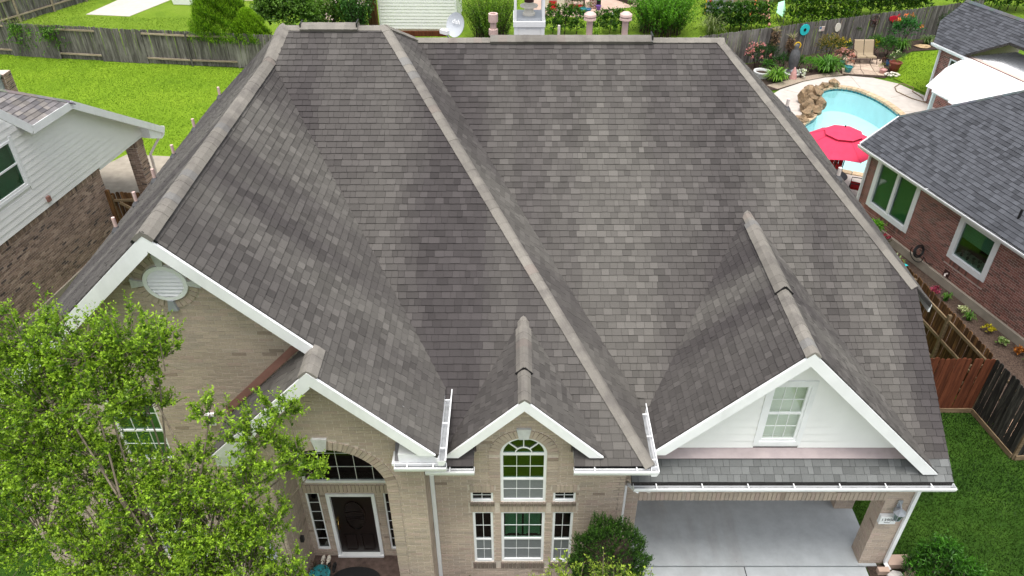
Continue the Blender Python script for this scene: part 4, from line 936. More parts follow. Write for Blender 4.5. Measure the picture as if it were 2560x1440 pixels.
# ================================================================== FENCES
def picket_mesh(name, w, h, t, m, ear=.035):
    mb = MB(); q = [(-w/2, 0), (w/2, 0), (w/2, h-ear), (w/2-ear, h), (-w/2+ear, h), (-w/2, h-ear)]; mb.prism([(x, 0, z) for x, z in q], (0, t, 0)); return mesh_of(name, mb.v, mb.f, mb.t, m)
def fence(name, label, pts, m='fence_grey', rail='fence_rail', h=1.83, w=.14, front=True, rails_on=None, post=None, kick=False, seed=0, rail_z=(.35, 1.0, 1.6), panel=2.4, cat='fence', jit=.012, group=None):
    """rails_on(panel index) -> True when that bay shows its rails towards the photograph"""
    p0 = Vector((*pts[0], 0)); th = thing(name, label, cat, p0, group); rg = random.Random(seed); me = picket_mesh('picket', w-.008, h, .018, M[m])
    for (xa, ya), (xb, yb) in zip(pts[:-1], pts[1:]):
        a, b = V(xa, ya, 0), V(xb, yb, 0); L = (b-a).length; d = (b-a)/L; ang = math.atan2(d.y, d.x); nrm = V(d.y, -d.x, 0)     # nrm faces the photograph for left-to-right runs
        n = int(L/w); npan = max(1, round(L/panel))
        for i in range(n):
            pi = int((i+.5)/n*npan); sh_ = rails_on(pi) if rails_on else not front
            off = nrm*(-.05 if sh_ else .045)
            c = a+d*((i+.5)*L/n)+off; o = place('picket', me, th, c+V(0, 0, rg.uniform(-.02, .02)), (rg.uniform(-jit, jit), rg.uniform(-jit, jit), ang))
        for k in range(npan):
            s0, s1 = a+d*(L*k/npan), a+d*(L*(k+1)/npan)
            for z in rail_z: mb = MB(); mb.bar(s0+V(0,0,z), s1+V(0,0,z), .045, .09); obj('rail', mb, M[rail], th)
            mb = MB(); mb.bar(s0+V(0,0,-.1), s0+V(0,0,h-.08), .09, .09); obj('post', mb, M[post or rail], th)
            if kick: mb = MB(); mb.bar(s0+nrm*.07+V(0,0,.07), s1+nrm*.07+V(0,0,.07), .03, .15); obj('kickboard', mb, M[rail], th)
    return th
fence('wood_fence', 'long weathered grey board fence behind the bright left lawn', [(-30.5, 42.75), (-24.9, 41.75), (-17.3, 40.65), (-9.5, 39.9)], rails_on=lambda k: k % 2 == 0, rail_z=(.3, 1.62), seed=1, post='fence_grey')
fence('wood_fence', 'grey board fence with ornaments behind the pool garden', [(9.6, 39.95), (18.0, 42.98), (27.5, 46.42)], seed=2, rail_z=(.4, 1.5))
fence('wood_fence', 'brown side fence with exposed rails beside the red brick house', [(11.3, 21.0), (11.75, 18.4), (12.24, 14.95)], m='fence_brown', rail='rail_brown', front=True, rails_on=lambda k: True, h=1.9, seed=3, rail_z=(.25, .95, 1.62), panel=1.9)
fence('wood_fence', 'reddish cedar cross fence joining house to side fence', [(8.2, 14.84), (12.28, 14.84)], m='fence_red', rail='rail_brown', h=1.9, kick=True, seed=4)
fence('wood_fence', 'blackened old board fence at the edge of the dark right lawn', [(12.34, 14.82), (12.58, 13.18), (14.8, 13.35)], m='fence_black', rail='rail_brown', h=1.9, kick=True, seed=5, rails_on=lambda k: False)
fence('wood_fence', 'grey fence piece at the far left corner of the back yards', [(-31.5, 46.0), (-28.3, 52.5), (-27.5, 56)], seed=6, rails_on=lambda k: True, rail_z=(.4, 1.4))
fence('wood_fence', 'orange cedar fence panel between the two left houses', [(-12.2, 13.0), (-11.55, 16.6)], m='play_orange', rail='play_orange', seed=7, h=1.75)
t = fence('wooden_gate', 'brown wooden side gate with diagonal brace between the houses', [(-13.95, 23.45), (-10.0, 23.6)], m='fence_brown', rail='rail_brown', rails_on=lambda k: True, seed=8, rail_z=(.3, 1.55), cat='gate')
mb = MB(); mb.bar((-13.7, 23.40, 1.5), (-12.2, 23.45, .35), .04, .1); obj('brace', mb, M['rail_brown'], t)
mb = MB(); mb.bar((-13.98, 23.36, 0), (-13.98, 23.36, 2.0), .12, .12); obj('gate_post', mb, M['fence_brown'], t)

# ================================================================== RED BRICK HOUSE (right)
ps = R(17); wv = V(math.sin(ps), -math.cos(ps), 0); nv = V(-math.cos(ps), -math.sin(ps), 0); p0 = V(13.47, 22.83, 0)
RN = thing('red_brick_house', 'red brick house with dark slate-grey shingle roof on the right', 'house', (17, 24, 0))
fN = F(p0, wv, nv)
def an(a, n, z, o=p0): return o+wv*a+nv*n+V(0, 0, z)
def col_red(c, rg):
    k = rg.uniform(.75, 1.15); p = rg.random(); b = (.29, .135, .11) if p < .6 else ((.20, .115, .095) if p < .85 else (.34, .17, .14)); return tuple(x*k for x in b)
BN = []
W1, W2 = (-1.92, .22, .72, 2.74), (2.05, 3.62, .98, 2.54)
wall_panel('wall', fN, [(-2.4, 0), (10, 0), (10, 2.8), (-2.4, 2.8)], [[(a, c), (b, c), (b, d), (a, d)] for a, b, c, d in (W1, W2)], M['mortar_pale'], RN, .2)
bricks(BN, fN, [(-2.4, .28), (10, .28), (10, 2.8), (-2.4, 2.8)], [hole_rect(*W1), hole_rect(*W2), hole_rect(-1.95, .25, .5, .72), hole_rect(2.02, 3.65, .76, .98)], col_red, bl=.2, bh=.062, j=.013, seed=71)
soldier(BN, fN, -1.95, .25, .52, .2, col_red, 72, .02, .075); soldier(BN, fN, 2.02, 3.65, .78, .2, col_red, 73, .02, .075)
fN2 = F(an(-2.4, -8, 0), nv, -wv); wall_panel('wall', fN2, [(0, 0), (8, 0), (8, 2.8), (0, 2.8)], [], M['mortar_pale'], RN, .2); bricks(BN, fN2, [(0, .28), (8, .28), (8, 2.8), (0, 2.8)], [], col_red, bl=.2, bh=.062, j=.013, seed=74)
commit('brick', 'brick_field', BN, M['brick'], RN)
mb = MB(); fbox(mb, fN, -2.45, 10, -.1, .27, .0, .09); obj('foundation_ledge', mb, M['concrete_old'], RN)
def big_window(f, parent, a0, a1, z0, z1, n, blind='blind', full=True):
    mb = MB(); fw = .18; d = .03
    fbox(mb, f, a0, a0+fw, z0, z1, -.08, d); fbox(mb, f, a1-fw, a1, z0, z1, -.08, d); fbox(mb, f, a0+fw, a1-fw, z1-fw, z1, -.08, d); fbox(mb, f, a0+fw, a1-fw, z0, z0+fw, -.08, d+.02)
    for i in range(1, n): a = lerp(a0, a1, i/n); fbox(mb, f, a-.06, a+.06, z0+fw, z1-fw, -.08, d)
    w = obj('window', mb, M['white'], parent)
    for i in range(n):
        l, r = lerp(a0, a1, i/n)+(fw if i == 0 else .06), lerp(a0, a1, (i+1)/n)-(fw if i == n-1 else .06)
        mb = MB(); fbox(mb, f, l, r, z0+fw, z1-fw, -.05, -.044); obj('pane', mb, M['glass'], w)
        zz = z0+fw+.02 if full else lerp(z0, z1, .52)
        mb = MB(); k = zz
        while k < z1-fw: mb.prism([f.p(l, k, -.10), f.p(r, k, -.10), f.p(r, k+.028, -.125), f.p(l, k+.028, -.125)], (0, 0, .004)); k += .033
        obj('blind', mb, M[blind], w)
        mb = MB(); fbox(mb, f, l-.1, r+.1, z0, z1, -.75, -.72); obj('room_backing', mb, M['room'], w)
    mb = MB(); fbox(mb, f, a0+.05, a1-.05, z0+.06, z0+.09, -.7, -.085); obj('inner_sill', mb, M['blind_w'], w)
    return w
big_window(fN, RN, *W1, 2, 'blind'); w2 = big_window(fN, RN, *W2, 1, 'blind_w', False)
mb = MB(); rg = random.Random(4)
for k in range(5): a = 2.3+k*.24; mb.lathe(fN.p(a, 1.07, -.3), [(.03, 0), (.045, .08), (.02, .12)], 8); mb.lump(fN.p(a, 1.25+.05*(k % 2), -.3), (.06, .06, .07), k, (1, 1, 1), 1)
obj('sill_plants', mb, M['pot_green'], w2)
rp = {'S': [an(-2.62, .36, 2.85), an(11, .36, 2.85), an(11, -7, 2.85+.667*7.36), an(3.43, -7, 2.85+.667*7.36), an(-2.6, -.97, 2.85+.667*1.33)],
      'E': [an(-2.6, -.97, 3.737), an(3.43, -7, 7.76), an(-2.6, -13.03, 3.737)], 'O': [an(3.43, -7, 7.75), an(11, -7, 7.75), an(11, -14, 3.1), an(-2.6, -13.03, 3.73)]}
mb = MB()
for q in rp.values(): mb.prism([p-V(0, 0, .12) for p in q], (0, 0, .11))
RNR = obj('roof', mb, M['deck'], RN, fixn=False)
def col_slate(c, rg):
    k = rg.uniform(.8, 1.15)*(.7 if rg.random() < .28 else 1); return (.082*k, .086*k, .098*k)
ss = []
for i, q in enumerate(rp.values()): tile_roof(ss, [p-V(0,0,.008) for p in q], col_slate, .145, (.13, .27), .02, .004, .004, 90+i)
cp = []
sc = lambda c, rg: tuple(x*rg.uniform(.85, 1.1) for x in (.10, .105, .115))
ridge_caps(cp, an(-2.6, -.97, 3.737), an(3.43, -7, 7.76), -wv*.4-nv*.4+V(0,0,-.1) if False else (nv-wv*0)*1+V(0,0,-.667), -wv+V(0,0,-.667), hw=.13, exp=.24, lift=.01, col=sc, seed=2)
gutter(RN, an(-2.62, .36, 2.83), an(11, .36, 2.83), nv, 5)
mb = MB(); mb.bar(an(-2.63, .36, 2.80), an(-2.61, -.97, 3.66), .04, .18); obj('barge_board', mb, M['white'], RN)
downspout(RN, [an(-2.5, .42, 2.75), an(-2.42, .30, 2.66), an(-2.33, .06, 2.5), an(-2.33, .06, .1)], .09)
mb = MB(); mb.tube([an(3.62, -.25, 3.1), an(3.62, -.25, 3.55)], .04, 8); obj('vent_pipe', mb, M['black'], RN)
# rear wing
e0 = V(19.6, 35.87, 0)
q2 = [an(0, 0, 2.9, e0), an(1.9, 0, 2.9, e0), an(1.9, -.1, 2.9+.067, e0), an(2.9, -1.2, 2.9+.8, e0), an(5.5, -1.2, 3.7, e0), an(5.5, -2.3, 2.9+.667*2.3, e0), an(-.98, -2.2, 2.9+.667*2.2, e0), an(-.93, -.93, 2.9+.667*.93, e0)]
mb = MB(); mb.prism([p-V(0,0,.12) for p in q2], (0, 0, .11)); q3 = [an(-.98, -2.2, 4.36, e0), an(5.5, -2.3, 4.43, e0), an(5.5, -5, 2.7, e0), an(-.98, -5, 2.7, e0)]; mb.prism([p-V(0,0,.12) for p in q3], (0, 0, .11)); RNB = obj('roof', mb, M['deck'], RN, fixn=False)
tile_roof(ss, [p-V(0,0,.008) for p in q2], col_slate, .145, (.15, .3), .02, .004, .004, 97)
tile_roof(ss, [p-V(0,0,.008) for p in q3], col_slate, .145, (.15, .3), .02, .004, .004, 98)
commit('shingle', 'shingle_field', ss, M['shingle_slate'], RNR)
ridge_caps(cp, an(-.98, -2.2, 4.36, e0), an(5.5, -2.3, 4.43, e0), nv+V(0,0,-.667), -nv+V(0,0,-.667), hw=.16, exp=.24, lift=.03, col=sc, seed=3)
commit('ridge_cap', 'ridge_cap_run', cp, M['shingle_slate'], RNR)
fB = F(an(.15, -.35, 0, e0), wv, nv); BW = []
wall_panel('wall', fB, [(0, 0), (5, 0), (5, 2.8), (0, 2.8)], [[(.75, .9), (1.7, .9), (1.7, 2.4), (.75, 2.4)]], M['mortar_pale'], RN, .2)
bricks(BW, fB, [(0, 0), (5, 0), (5, 2.8), (0, 2.8)], [hole_rect(.75, 1.7, .9, 2.4)], col_red, bl=.2, bh=.062, j=.013, seed=75)
fB2 = F(an(.15, -5, 0, e0), nv, -wv); wall_panel('wall', fB2, [(0, 0), (4.64, 0), (4.64, 2.8), (0, 2.8)], [], M['mortar_pale'], RN, .2); bricks(BW, fB2, [(0, 0), (4.64, 0), (4.64, 2.8), (0, 2.8)], [], col_red, bl=.2, bh=.062, j=.013, seed=76)
mb = MB()
for vs, fs, t_, _ in BW: mb.add(vs, fs, t_)
obj('rear_brick_field', mb, M['brick'], RN, kind='stuff', fixn=False)
window(fB, RN, .75, 1.7, .9, 2.4, d=.0, fw=.07, cols=1, rail=1.65, glass='glass', back='blind', backd=.1)
gutter(RN, an(0, .02, 2.88, e0), an(2.2, .02, 2.88, e0), nv, 3); downspout(RN, [an(.3, .1, 2.8, e0), an(.32, -.2, 2.6, e0), an(.32, -.28, .1, e0)], .09)
# white corrugated patio cover
cz = 2.72; cover_pts = [(1.9, -3.0), (1.75, -.4), (2.6, 1.5), (4.1, 3.85), (5.8, 3.95), (10, 4.0), (10, -3.0)]
def cover_clip(n0, n1): return clip_rect(cover_pts, -2, 20, n0, n1)
PC = thing('patio_cover', 'bright white corrugated patio cover behind red brick house', 'patio cover', an(4, 2, 0, e0))
n_ = -3.0; k = 0
while n_ < 4.0:
    pp = cover_clip(n_, n_+.165)
    if pp:
        am = max(a for a, b in pp); a_min = sum(a for a, b in pp if a < am-.5)/max(1, len([1 for a, b in pp if a < am-.5])); mb = MB(); q = []
        prof = [(n_, 0), (n_+.035, .045), (n_+.125, .045), (n_+.165, 0)]
        lo = [an(a_min, b, cz+h_, e0) for b, h_ in prof]; hi = [an(10, b, cz+h_, e0) for b, h_ in prof]; mb.add(lo+hi, [(0, 1, 5, 4), (1, 2, 6, 5), (2, 3, 7, 6)])
        mb.add([p-V(0,0,.02) for p in lo]+[p-V(0,0,.02) for p in hi], [(0, 4, 5, 1), (1, 5, 6, 2), (2, 6, 7, 3)]); obj('panel', mb, M['cover'], PC)
    n_ += .165; k += 1
for a, b in ((4.3, 3.5), (5.7, 3.6)): mb = MB(); p = an(a, b, 0, e0); mb.bar(p, p+V(0, 0, cz-.2), .13, .13); obj('post', mb, M['cover'], PC)
mb = MB(); mb.bar(an(2.2, 0, cz-.12, e0), an(4.4, 3.6, cz-.12, e0), .08, .2); mb.bar(an(4.2, 3.55, cz-.12, e0), an(9, 3.6, cz-.12, e0), .08, .2); obj('beam', mb, M['cover'], PC)
obj('back_panel', MB().prism([an(6.3, 3.2, 0, e0), an(6.3, 1.8, 0, e0), an(6.3, 1.8, 2.5, e0), an(6.3, 3.2, 2.5, e0)], -nv*.03), M['sling'], PC)
# hose reel, tap box, side bed
t = thing('hose_reel', 'black garden hose reel hung on red brick wall', 'hose reel', fN.p(1.19, .4, .1))
mb = MB()
for r in (.20, .17, .14, .22): mb.tube([fN.p(1.19+r*math.cos(q_), .65+r*math.sin(q_)*1.0, .12+.02*r*10) for q_ in np.linspace(0, 6.28, 26)], .014, 6)
obj('hose_coil', mb, M['black'], t); obj('bracket', MB().lathe((0, 0, 0), [(.13, 0), (.13, .12), (.02, .14)], 14), M['black'], t)
o = t.children[-1]; LOC[o.name] = fN.p(1.19, .65, .02); o.location = LOC[o.name]-LOC[t.name]; o.rotation_euler = nv.to_track_quat('Z', 'Y').to_euler()
mb = MB(); mb.tube([fN.p(1.05+.3*math.cos(q_), .42+.26*math.sin(q_), .13) for q_ in np.linspace(2.6, 6.6, 18)], .014, 6); mb.tube([fN.p(1.34, .5, .13), fN.p(1.52, .36, .1), fN.p(1.72, .42, .05)], .014, 6); obj('loose_hose', mb, M['black'], t)
t = thing('garden_tap', 'pale garden tap on a rusty plate low on red brick wall', 'tap', fN.p(2.35, .3, .1)); obj('plate', MB().hexa([fN.p(2.2, .34, .012), fN.p(2.42, .34, .012), fN.p(2.42, .56, .012), fN.p(2.2, .56, .012)], [fN.p(2.2, .34, .03), fN.p(2.42, .34, .03), fN.p(2.42, .56, .03), fN.p(2.2, .56, .03)]), M['rust'], t); obj('spout', MB().tube([fN.p(2.34, .46, .03), fN.p(2.36, .48, .14), fN.p(2.42, .44, .2)], .03, 8), M['pvc_w'], t)
sheet('side_bed', [(11.55, 20.6), (12.45, 14.5), (15.9, 13.6), (14.3, 20.5), (12.8, 25.0), (11.2, 24)], -.012, 'mulch')
sp = [(-.75, .35, 'shrub', 'leafy lime-green shrub under the double window of brick house', (.06, .22, .01), (.20, .48, .03), .42), (-.2, .45, 'red', 'dark red flowering plant beside the lime shrub in side bed', (.06, .05, .02), (.25, .03, .03), .3)]
shrub(sp[0][3], an(-.78, .5, .42), (.38, .38, .4), 60, 6, .08, .05, .12, sp[0][4], sp[0][5], seed=31, nb=4)
shrub(sp[1][3], an(-.15, .52, .25), (.28, .3, .26), 60, 6, .06, .04, .1, (.02, .05, .01), (.10, .07, .02), seed=32, nb=3, flowers=(14, (.35, .03, .06), .045), cat='plant', name='flowering_plant')
plants = [(.55, .62, 'white-leaved caladium nearest the dark red plant', (.25, .32, .15), (.65, .68, .5)), (1.0, .72, 'pale green lily clump behind the fence by the hose reel', (.08, .2, .03), (.30, .42, .10)), (2.65, .62, 'magenta leafed bedding plant in the mulch bed', (.22, .03, .06), (.5, .08, .16)), (3.05, .55, 'grassy green tuft beside the magenta plant', (.04, .14, .02), (.15, .35, .04)), (3.75, .55, 'cream variegated caladium in the middle of mulch bed', (.3, .35, .15), (.75, .75, .5)), (4.1, .6, 'tall grassy clump next to the cream caladium', (.05, .16, .02), (.17, .36, .05)), (4.75, .5, 'yellow leafed coleus in the mulch bed', (.3, .25, .01), (.65, .55, .03)), (5.35, .55, 'small pale rosette between yellow and orange plants', (.15, .25, .06), (.4, .5, .2)), (5.85, .42, 'orange coleus at the near end of the mulch bed', (.3, .09, .01), (.6, .22, .04)), (6.3, .45, 'green sprout beside the orange coleus', (.04, .14, .02), (.14, .33, .04))]
for k, (a, n, lb, c0, c1) in enumerate(plants):
    p = an(a, n, 0)
    if 'grass' in lb or 'lily' in lb or 'sprout' in lb: strap_plant(lb, tuple(p), .22, 34, .025, .34, c0, c1, 40+k, group='plants in the side bed')
    else: shrub(lb, tuple(p+V(0, 0, .12)), (.17, .17, .13), 110, 5, .08, .06, .06, c0, c1, seed=60+k, nb=3, cat='plant', name='bedding_plant', group='plants in the side bed', stem=False)
mb = MB(); mb.lathe(an(1.25, .72, 0), [(.02, 0), (.02, .12), (.11, .14), (.13, .2), (.10, .2)], 12); obj('watering_dish', mb, M['turq'], None, label='small bright green dish on a stake in the side bed', cat='dish')
fl = obj('flagstone_path', MB().box(12.6, 15.4, 13.45, 14.35, -.03, -.012), M['mulch'], kind='structure')
for k, q in enumerate((((12.65, 13.75), (13.25, 13.5), (13.45, 13.95), (12.8, 14.3)), ((13.35, 13.5), (14.0, 13.55), (13.95, 13.95), (13.5, 13.95)), ((12.95, 14.25), (13.5, 14.0), (13.7, 14.3), (13.2, 14.5)))): mb = MB(); mb.prism([(x, y, -.01) for x, y in q], (0, 0, .05), (.42, .27, .19)); obj('flagstone', mb, M['stone'], fl)

# ================================================================== SIDING HOUSE (left)
ph = R(9); wl = V(math.sin(ph), math.cos(ph), 0); nl = V(math.cos(ph), -math.sin(ph), 0); q0 = V(-14.45, 21.64, 0)
LN = thing('siding_house', 'white siding house with brown brick base and grey roof on the left', 'house', (-18, 21, 0))
def al(a, n, z): return q0+wl*a+nl*n+V(0, 0, z)
fL = F(q0, wl, nl); BL = []
def col_brown(c, rg):
    k = rg.uniform(.7, 1.2); p = rg.random(); b = (.33, .235, .185) if p < .5 else ((.25, .18, .145) if p < .75 else ((.40, .295, .235) if p < .95 else (.14, .11, .10))); return tuple(x*k for x in b)
wall_panel('wall', fL, [(-12, 0), (1.98, 0), (1.98, 2.77), (-12, 2.77)], [], M['mortar_pale'], LN, .25)
bricks(BL, fL, [(-12, .2), (1.98, .2), (1.98, 2.55), (-12, 2.55)], [], col_brown, bl=.2, bh=.062, j=.013, seed=81); soldier(BL, fL, -12, 1.98, 2.56, .2, col_brown, 82, .02, .075)
fLe = F(al(1.98, -6, 0), nl, wl); wall_panel('wall', fLe, [(0, 0), (6, 0), (6, 2.77), (0, 2.77)], [], M['mortar_pale'], LN, .2)
mb = MB(); fbox(mb, fL, -12, 2, -.1, .19, 0, .06); obj('foundation_ledge', mb, M['concrete_old'], LN)
sidp = [(-5.0, 2.78), (4.62, 2.78), (4.62, 3.1), (1.32, 5.3), (-.56, 5.3), (-5.0, 9.7)]
LW = (-2.9, -1.18, 3.82, 5.25)
SW = wall_panel('siding_wall', F(al(0, .06, 0), wl, nl), sidp, [[(LW[0], LW[2]), (LW[1], LW[2]), (LW[1], LW[3]), (LW[0], LW[3])]], M['siding'], LN, .15)
f6 = F(al(0, .06, 0), wl, nl); z = 2.78
while z < 9:
    for a0, a1 in ([(-5, LW[0]-.1), (LW[1]+.1, 4.7)] if LW[2]-.15 < z+.1 < LW[3]+.1 else [(-5, 4.7)]):
        pp = clip_rect(sidp, a0, a1, z, z+.197)
        if pp: vs, fs, top = slab(f6.o, f6.u, V(0,0,1), f6.n, pp, lambda b: .028-.018*(b-z)/.2, 0); obj('board', (vs, fs, [(1,1,1)]*len(vs)), M['siding'], SW, fixn=False)
    z += .2
lw_ = window(f6, LN, *LW, d=.03, fw=.06, cols=1, rail=4.55, glass='glass', back='blind', backd=.12)
mb = MB(); fbox(mb, f6, LW[1], LW[1]+.1, LW[2]-.1, LW[3]+.1, 0, .04); fbox(mb, f6, LW[0], LW[1], LW[2]-.1, LW[2], 0, .05); obj('casing', mb, M['white'], lw_)
mb = MB(); fbox(mb, f6, -.73, -.6, 2.95, 3.12, .02, .1); tag(obj('alarm_box', mb, M['flash'], None), 'small rusty red box on the white siding of left house', 'box')
mb = MB(); fbox(mb, f6, 1.98, 4.62, 2.66, 2.78, -.35, 0); obj('patio_beam', mb, M['white'], LN)
zb = lambda a: 5.42-.66*(a-1.32)
rl = {'B': [al(1.32, .40, 5.42), al(5.5, .40, zb(5.5)), al(5.5, -12, zb(5.5)), al(-8.6, -9.5, zb(-8.6)), ], 'S': [al(-.56, .40, 5.42), al(1.32, .40, 5.42), al(-3.68, -4.6, 5.42+.667*5.0), al(-.56-.667*5, -4.6, 5.42+.667*5.0)]}
rl['B'] = [al(1.32, .40, 5.42), al(5.5, .40, zb(5.5)), al(5.5, -12, zb(5.5)), al(-3.68, -12, zb(-3.68)), al(-3.68, -4.6, zb(-3.68))]
mb = MB()
for q in rl.values(): mb.prism([p-V(0,0,.12) for p in q], (0, 0, .11))
LNR = obj('roof', mb, M['deck'], LN, fixn=False); ls = []
def col_ln(c, rg): k = rg.uniform(.7, 1.2); p = rg.random(); b = (.19, .178, .18) if p < .6 else ((.22, .203, .19) if p < .85 else (.145, .138, .142)); return tuple(x*k for x in b)
for i, q in enumerate(rl.values()): tile_roof(ls, [p-V(0,0,.008) for p in q], col_ln, .15, (.15, .34), .02, .004, .004, 110+i)
commit('shingle', 'shingle_field', ls, M['shingle_slate'], LNR)
cp = []; ridge_caps(cp, al(1.32, .40, 5.42), al(-3.68, -4.6, zb(-3.68)), nl+V(0,0,-.667), wl+V(0,0,-.66), hw=.17, exp=.25, lift=.02, col=lambda c, rg: tuple(x*rg.uniform(.8, 1.2) for x in (.17, .16, .165)), seed=4)
commit('ridge_cap', 'ridge_cap_run', cp, M['shingle_slate'], LNR)
for a, b in ((al(-.56, .41, 5.31), al(1.34, .41, 5.31)), (al(1.32, .41, 5.31), al(5.5, .41, zb(5.5)-.11)), (al(-4.5, .41, 9.25), al(-.55, .41, 5.31))): mb = MB(); mb.bar(a, b, .04, .24); obj('barge_board', mb, M['white'], LN)
mb = MB(); mb.prism([al(-.5, .38, 5.22), al(1.32, .38, 5.22), al(5.3, .38, zb(5.3)-.2), al(5.3, .08, zb(5.3)-.2), al(1.32, .08, 5.22), al(-.5, .08, 5.22)], (0, 0, -.01)); 
mb = MB(); mb.prism([al(1.32, .39, 5.21), al(5.3, .39, zb(5.3)-.21), al(5.3, .08, zb(5.3)-.21), al(1.32, .08, 5.21)], (0, 0, -.012)); mb2 = MB(); mb2.prism([al(-.5, .39, 5.21), al(1.32, .39, 5.21), al(1.32, .08, 5.21), al(-.5, .08, 5.21)], (0, 0, -.012)); obj('soffit', mb, M['siding'], LN); obj('soffit', mb2, M['siding'], LN)
gutter(LN, al(5.5, .36, zb(5.5)-.02), al(5.5, -8, zb(5.5)-.02), wl, 3)
mb = MB(); mb.prism([al(4.62, .395, 3.1), al(5.47, .395, 2.54), al(5.47, .395, 2.38), al(5.25, .395, 2.32), al(4.62, .395, 2.62)], -nl*.34); obj('boxed_return', mb, M['white'], LN)
PL_ = obj('brick_pillar', MB().hexa([al(4.15, -.42, 0), al(4.6, -.42, 0), al(4.6, .03, 0), al(4.15, .03, 0)], [al(4.15, -.42, 2.66), al(4.6, -.42, 2.66), al(4.6, .03, 2.66), al(4.15, .03, 2.66)]), M['mortar_pale'], LN)
pb = []; bricks(pb, F(al(4.15, .03, 0), wl, nl), [(0, 0), (.45, 0), (.45, 2.4), (0, 2.4)], [], col_brown, bl=.2, bh=.062, j=.013, seed=83); bricks(pb, F(al(4.15, -.42, 0), nl, -wl), [(0, 0), (.45, 0), (.45, 2.4), (0, 2.4)], [], col_brown, bl=.2, bh=.062, j=.013, seed=84)
soldier(pb, F(al(4.15, .03, 0), wl, nl), 0, .45, 2.42, .22, col_brown, 85, .03, .075); soldier(pb, F(al(4.15, -.42, 0), nl, -wl), 0, .45, 2.42, .22, col_brown, 86, .03, .075)
BL += pb; commit('brick', 'brick_field', BL, M['brick'], LN)
downspout(LN, [al(5.35, .38, 2.5), al(4.95, .25, 2.2), al(4.72, .1, 1.9), al(4.72, .08, .1)], .08, 'pvc_w')
t = thing('brick_column', 'brick column with white downspout at the far left patio edge', 'column', (-21.8, 31.9, 0))
obj('shaft', MB().box(-22.1, -21.55, 31.6, 32.15, 0, 2.95), M['mortar_pale'], t); pb = []; bricks(pb, F((-22.1, 31.6, 0), (1, 0, 0), (0, -1, 0)), [(0, 0), (.55, 0), (.55, 2.95), (0, 2.95)], [], col_brown, bl=.2, bh=.062, j=.013); bricks(pb, F((-21.55, 31.6, 0), (0, 1, 0), (1, 0, 0)), [(0, 0), (.55, 0), (.55, 2.95), (0, 2.95)], [], col_brown, bl=.2, bh=.062, j=.013)
commit('brick', 'brick_field', pb, M['brick'], t); mb = MB(); mb.bar((-21.75, 31.53, 0), (-21.75, 31.53, 2.9), .12, .12); mb.lathe((-21.75, 31.5, 2.88), [(.14, 0), (.16, .1), (.1, .16)], 12); obj('downspout', mb, M['grey_metal'], t)
tag(obj('push_broom_handle', MB().bar((-13.9, 24.3, .02), (-13.2, 25.3, .05), .05, .05), M['rail_brown']), 'brown wooden stick lying on the old left patio', 'stick')

# ================================================================== POOL YARD (and the ground sheet, which is open under the pool)
POOL = [(12.6, 29.4), (13.6, 28.7), (15.2, 28.1), (17, 28.2), (18.3, 29.5), (18.6, 31.5), (18.25, 33.6), (18.1, 35.0), (17.8, 36.2), (17.2, 37.2), (16.4, 37.55), (15.6, 37.2), (15.0, 36.3), (14.7, 35.2), (14.2, 34.0), (13.3, 33.0), (12.4, 31.6), (12.2, 30.4)]
def smooth_loop(p, n=4):
    out = []; m = len(p)
    for i in range(m):
        a, b, c, d = [np.array(p[(i+k-1) % m]) for k in range(4)]
        for j in range(n):
            t = j/n; out.append(tuple(.5*((2*b)+(-a+c)*t+(2*a-5*b+4*c-d)*t*t+(-a+3*b-3*c+d)*t**3)))
    return out
PS = smooth_loop(POOL, 4); ctr = np.mean(np.array(PS), 0)
def offs(p, d):
    m = len(p); out = []
    for i in range(m):
        a, b = np.array(p[i-1]), np.array(p[(i+1) % m]); t = (b-a)/np.linalg.norm(b-a); out.append(tuple(np.array(p[i])+np.array([t[1], -t[0]])*d))
    return out
PO = offs(PS, .32)
class FH:                                   # horizontal frame so wall_panel can cut a sheet with a hole
    n = V(0, 0, 1)
    def p(s, a, z, d=0): return V(a, z, .0)
class FG(FH):
    def p(s, a, z, d=0): return V(a, z, -.05)
gr_ = wall_panel('ground', FG(), [(-600, -300), (600, -300), (600, 900), (-600, 900)], [offs(PS, .2)], M['ground'], None, .02); gr_['kind'] = 'structure'
dk_ = wall_panel('pool_deck', FH(), [(9.5, 26.0), (20.2, 26.0), (21.0, 33.0), (20.5, 36.2), (19.7, 38.1), (18.7, 38.9), (17.5, 39.2), (16.2, 38.95), (14.9, 38.35), (13.4, 37.3), (11.5, 35.2), (9.5, 33)], [PO], M['concrete_warm'], None, .1); dk_['kind'] = 'structure'
for a, b in (((17.55, 37.55), (17.6, 39.15)), ((18.6, 36.3), (20.3, 37.0)), ((18.6, 34.6), (20.6, 34.3)), ((14.1, 34.6), (11.3, 34.9)), ((14.6, 36.6), (13.6, 37.3))): mb = MB(); mb.bar((*a, .0022), (*b, .0022), .025, .003); obj('deck_joint', mb, M['concrete_old'], dk_)
SP = thing('swimming_pool', 'freeform swimming pool with pale turquoise plaster and tan stone coping', 'pool', (15.5, 33, -1.3))
m_ = len(PS); mb = MB(); mb.add([(x, y, -1.25) for x, y in PS], [tuple(range(m_))]); mb.add([(x, y, -.16) for x, y in PS]+[(x, y, -1.25) for x, y in PS], [(i, (i+1) % m_, m_+(i+1) % m_, m_+i) for i in range(m_)]); obj('basin', mb, M['plaster'], SP, fixn=False)
mb = MB(); rg = random.Random(2)
PT = smooth_loop(POOL, 12); n3 = len(PT); Pin = PT
for i in range(n3):
    a, b = Pin[i], Pin[(i+1) % n3]; k = rg.uniform(.6, 1.3); mb.quad((*a, .0), (*b, .0), (*b, -.17), (*a, -.17), (.02*k, .16*k, .19*k))
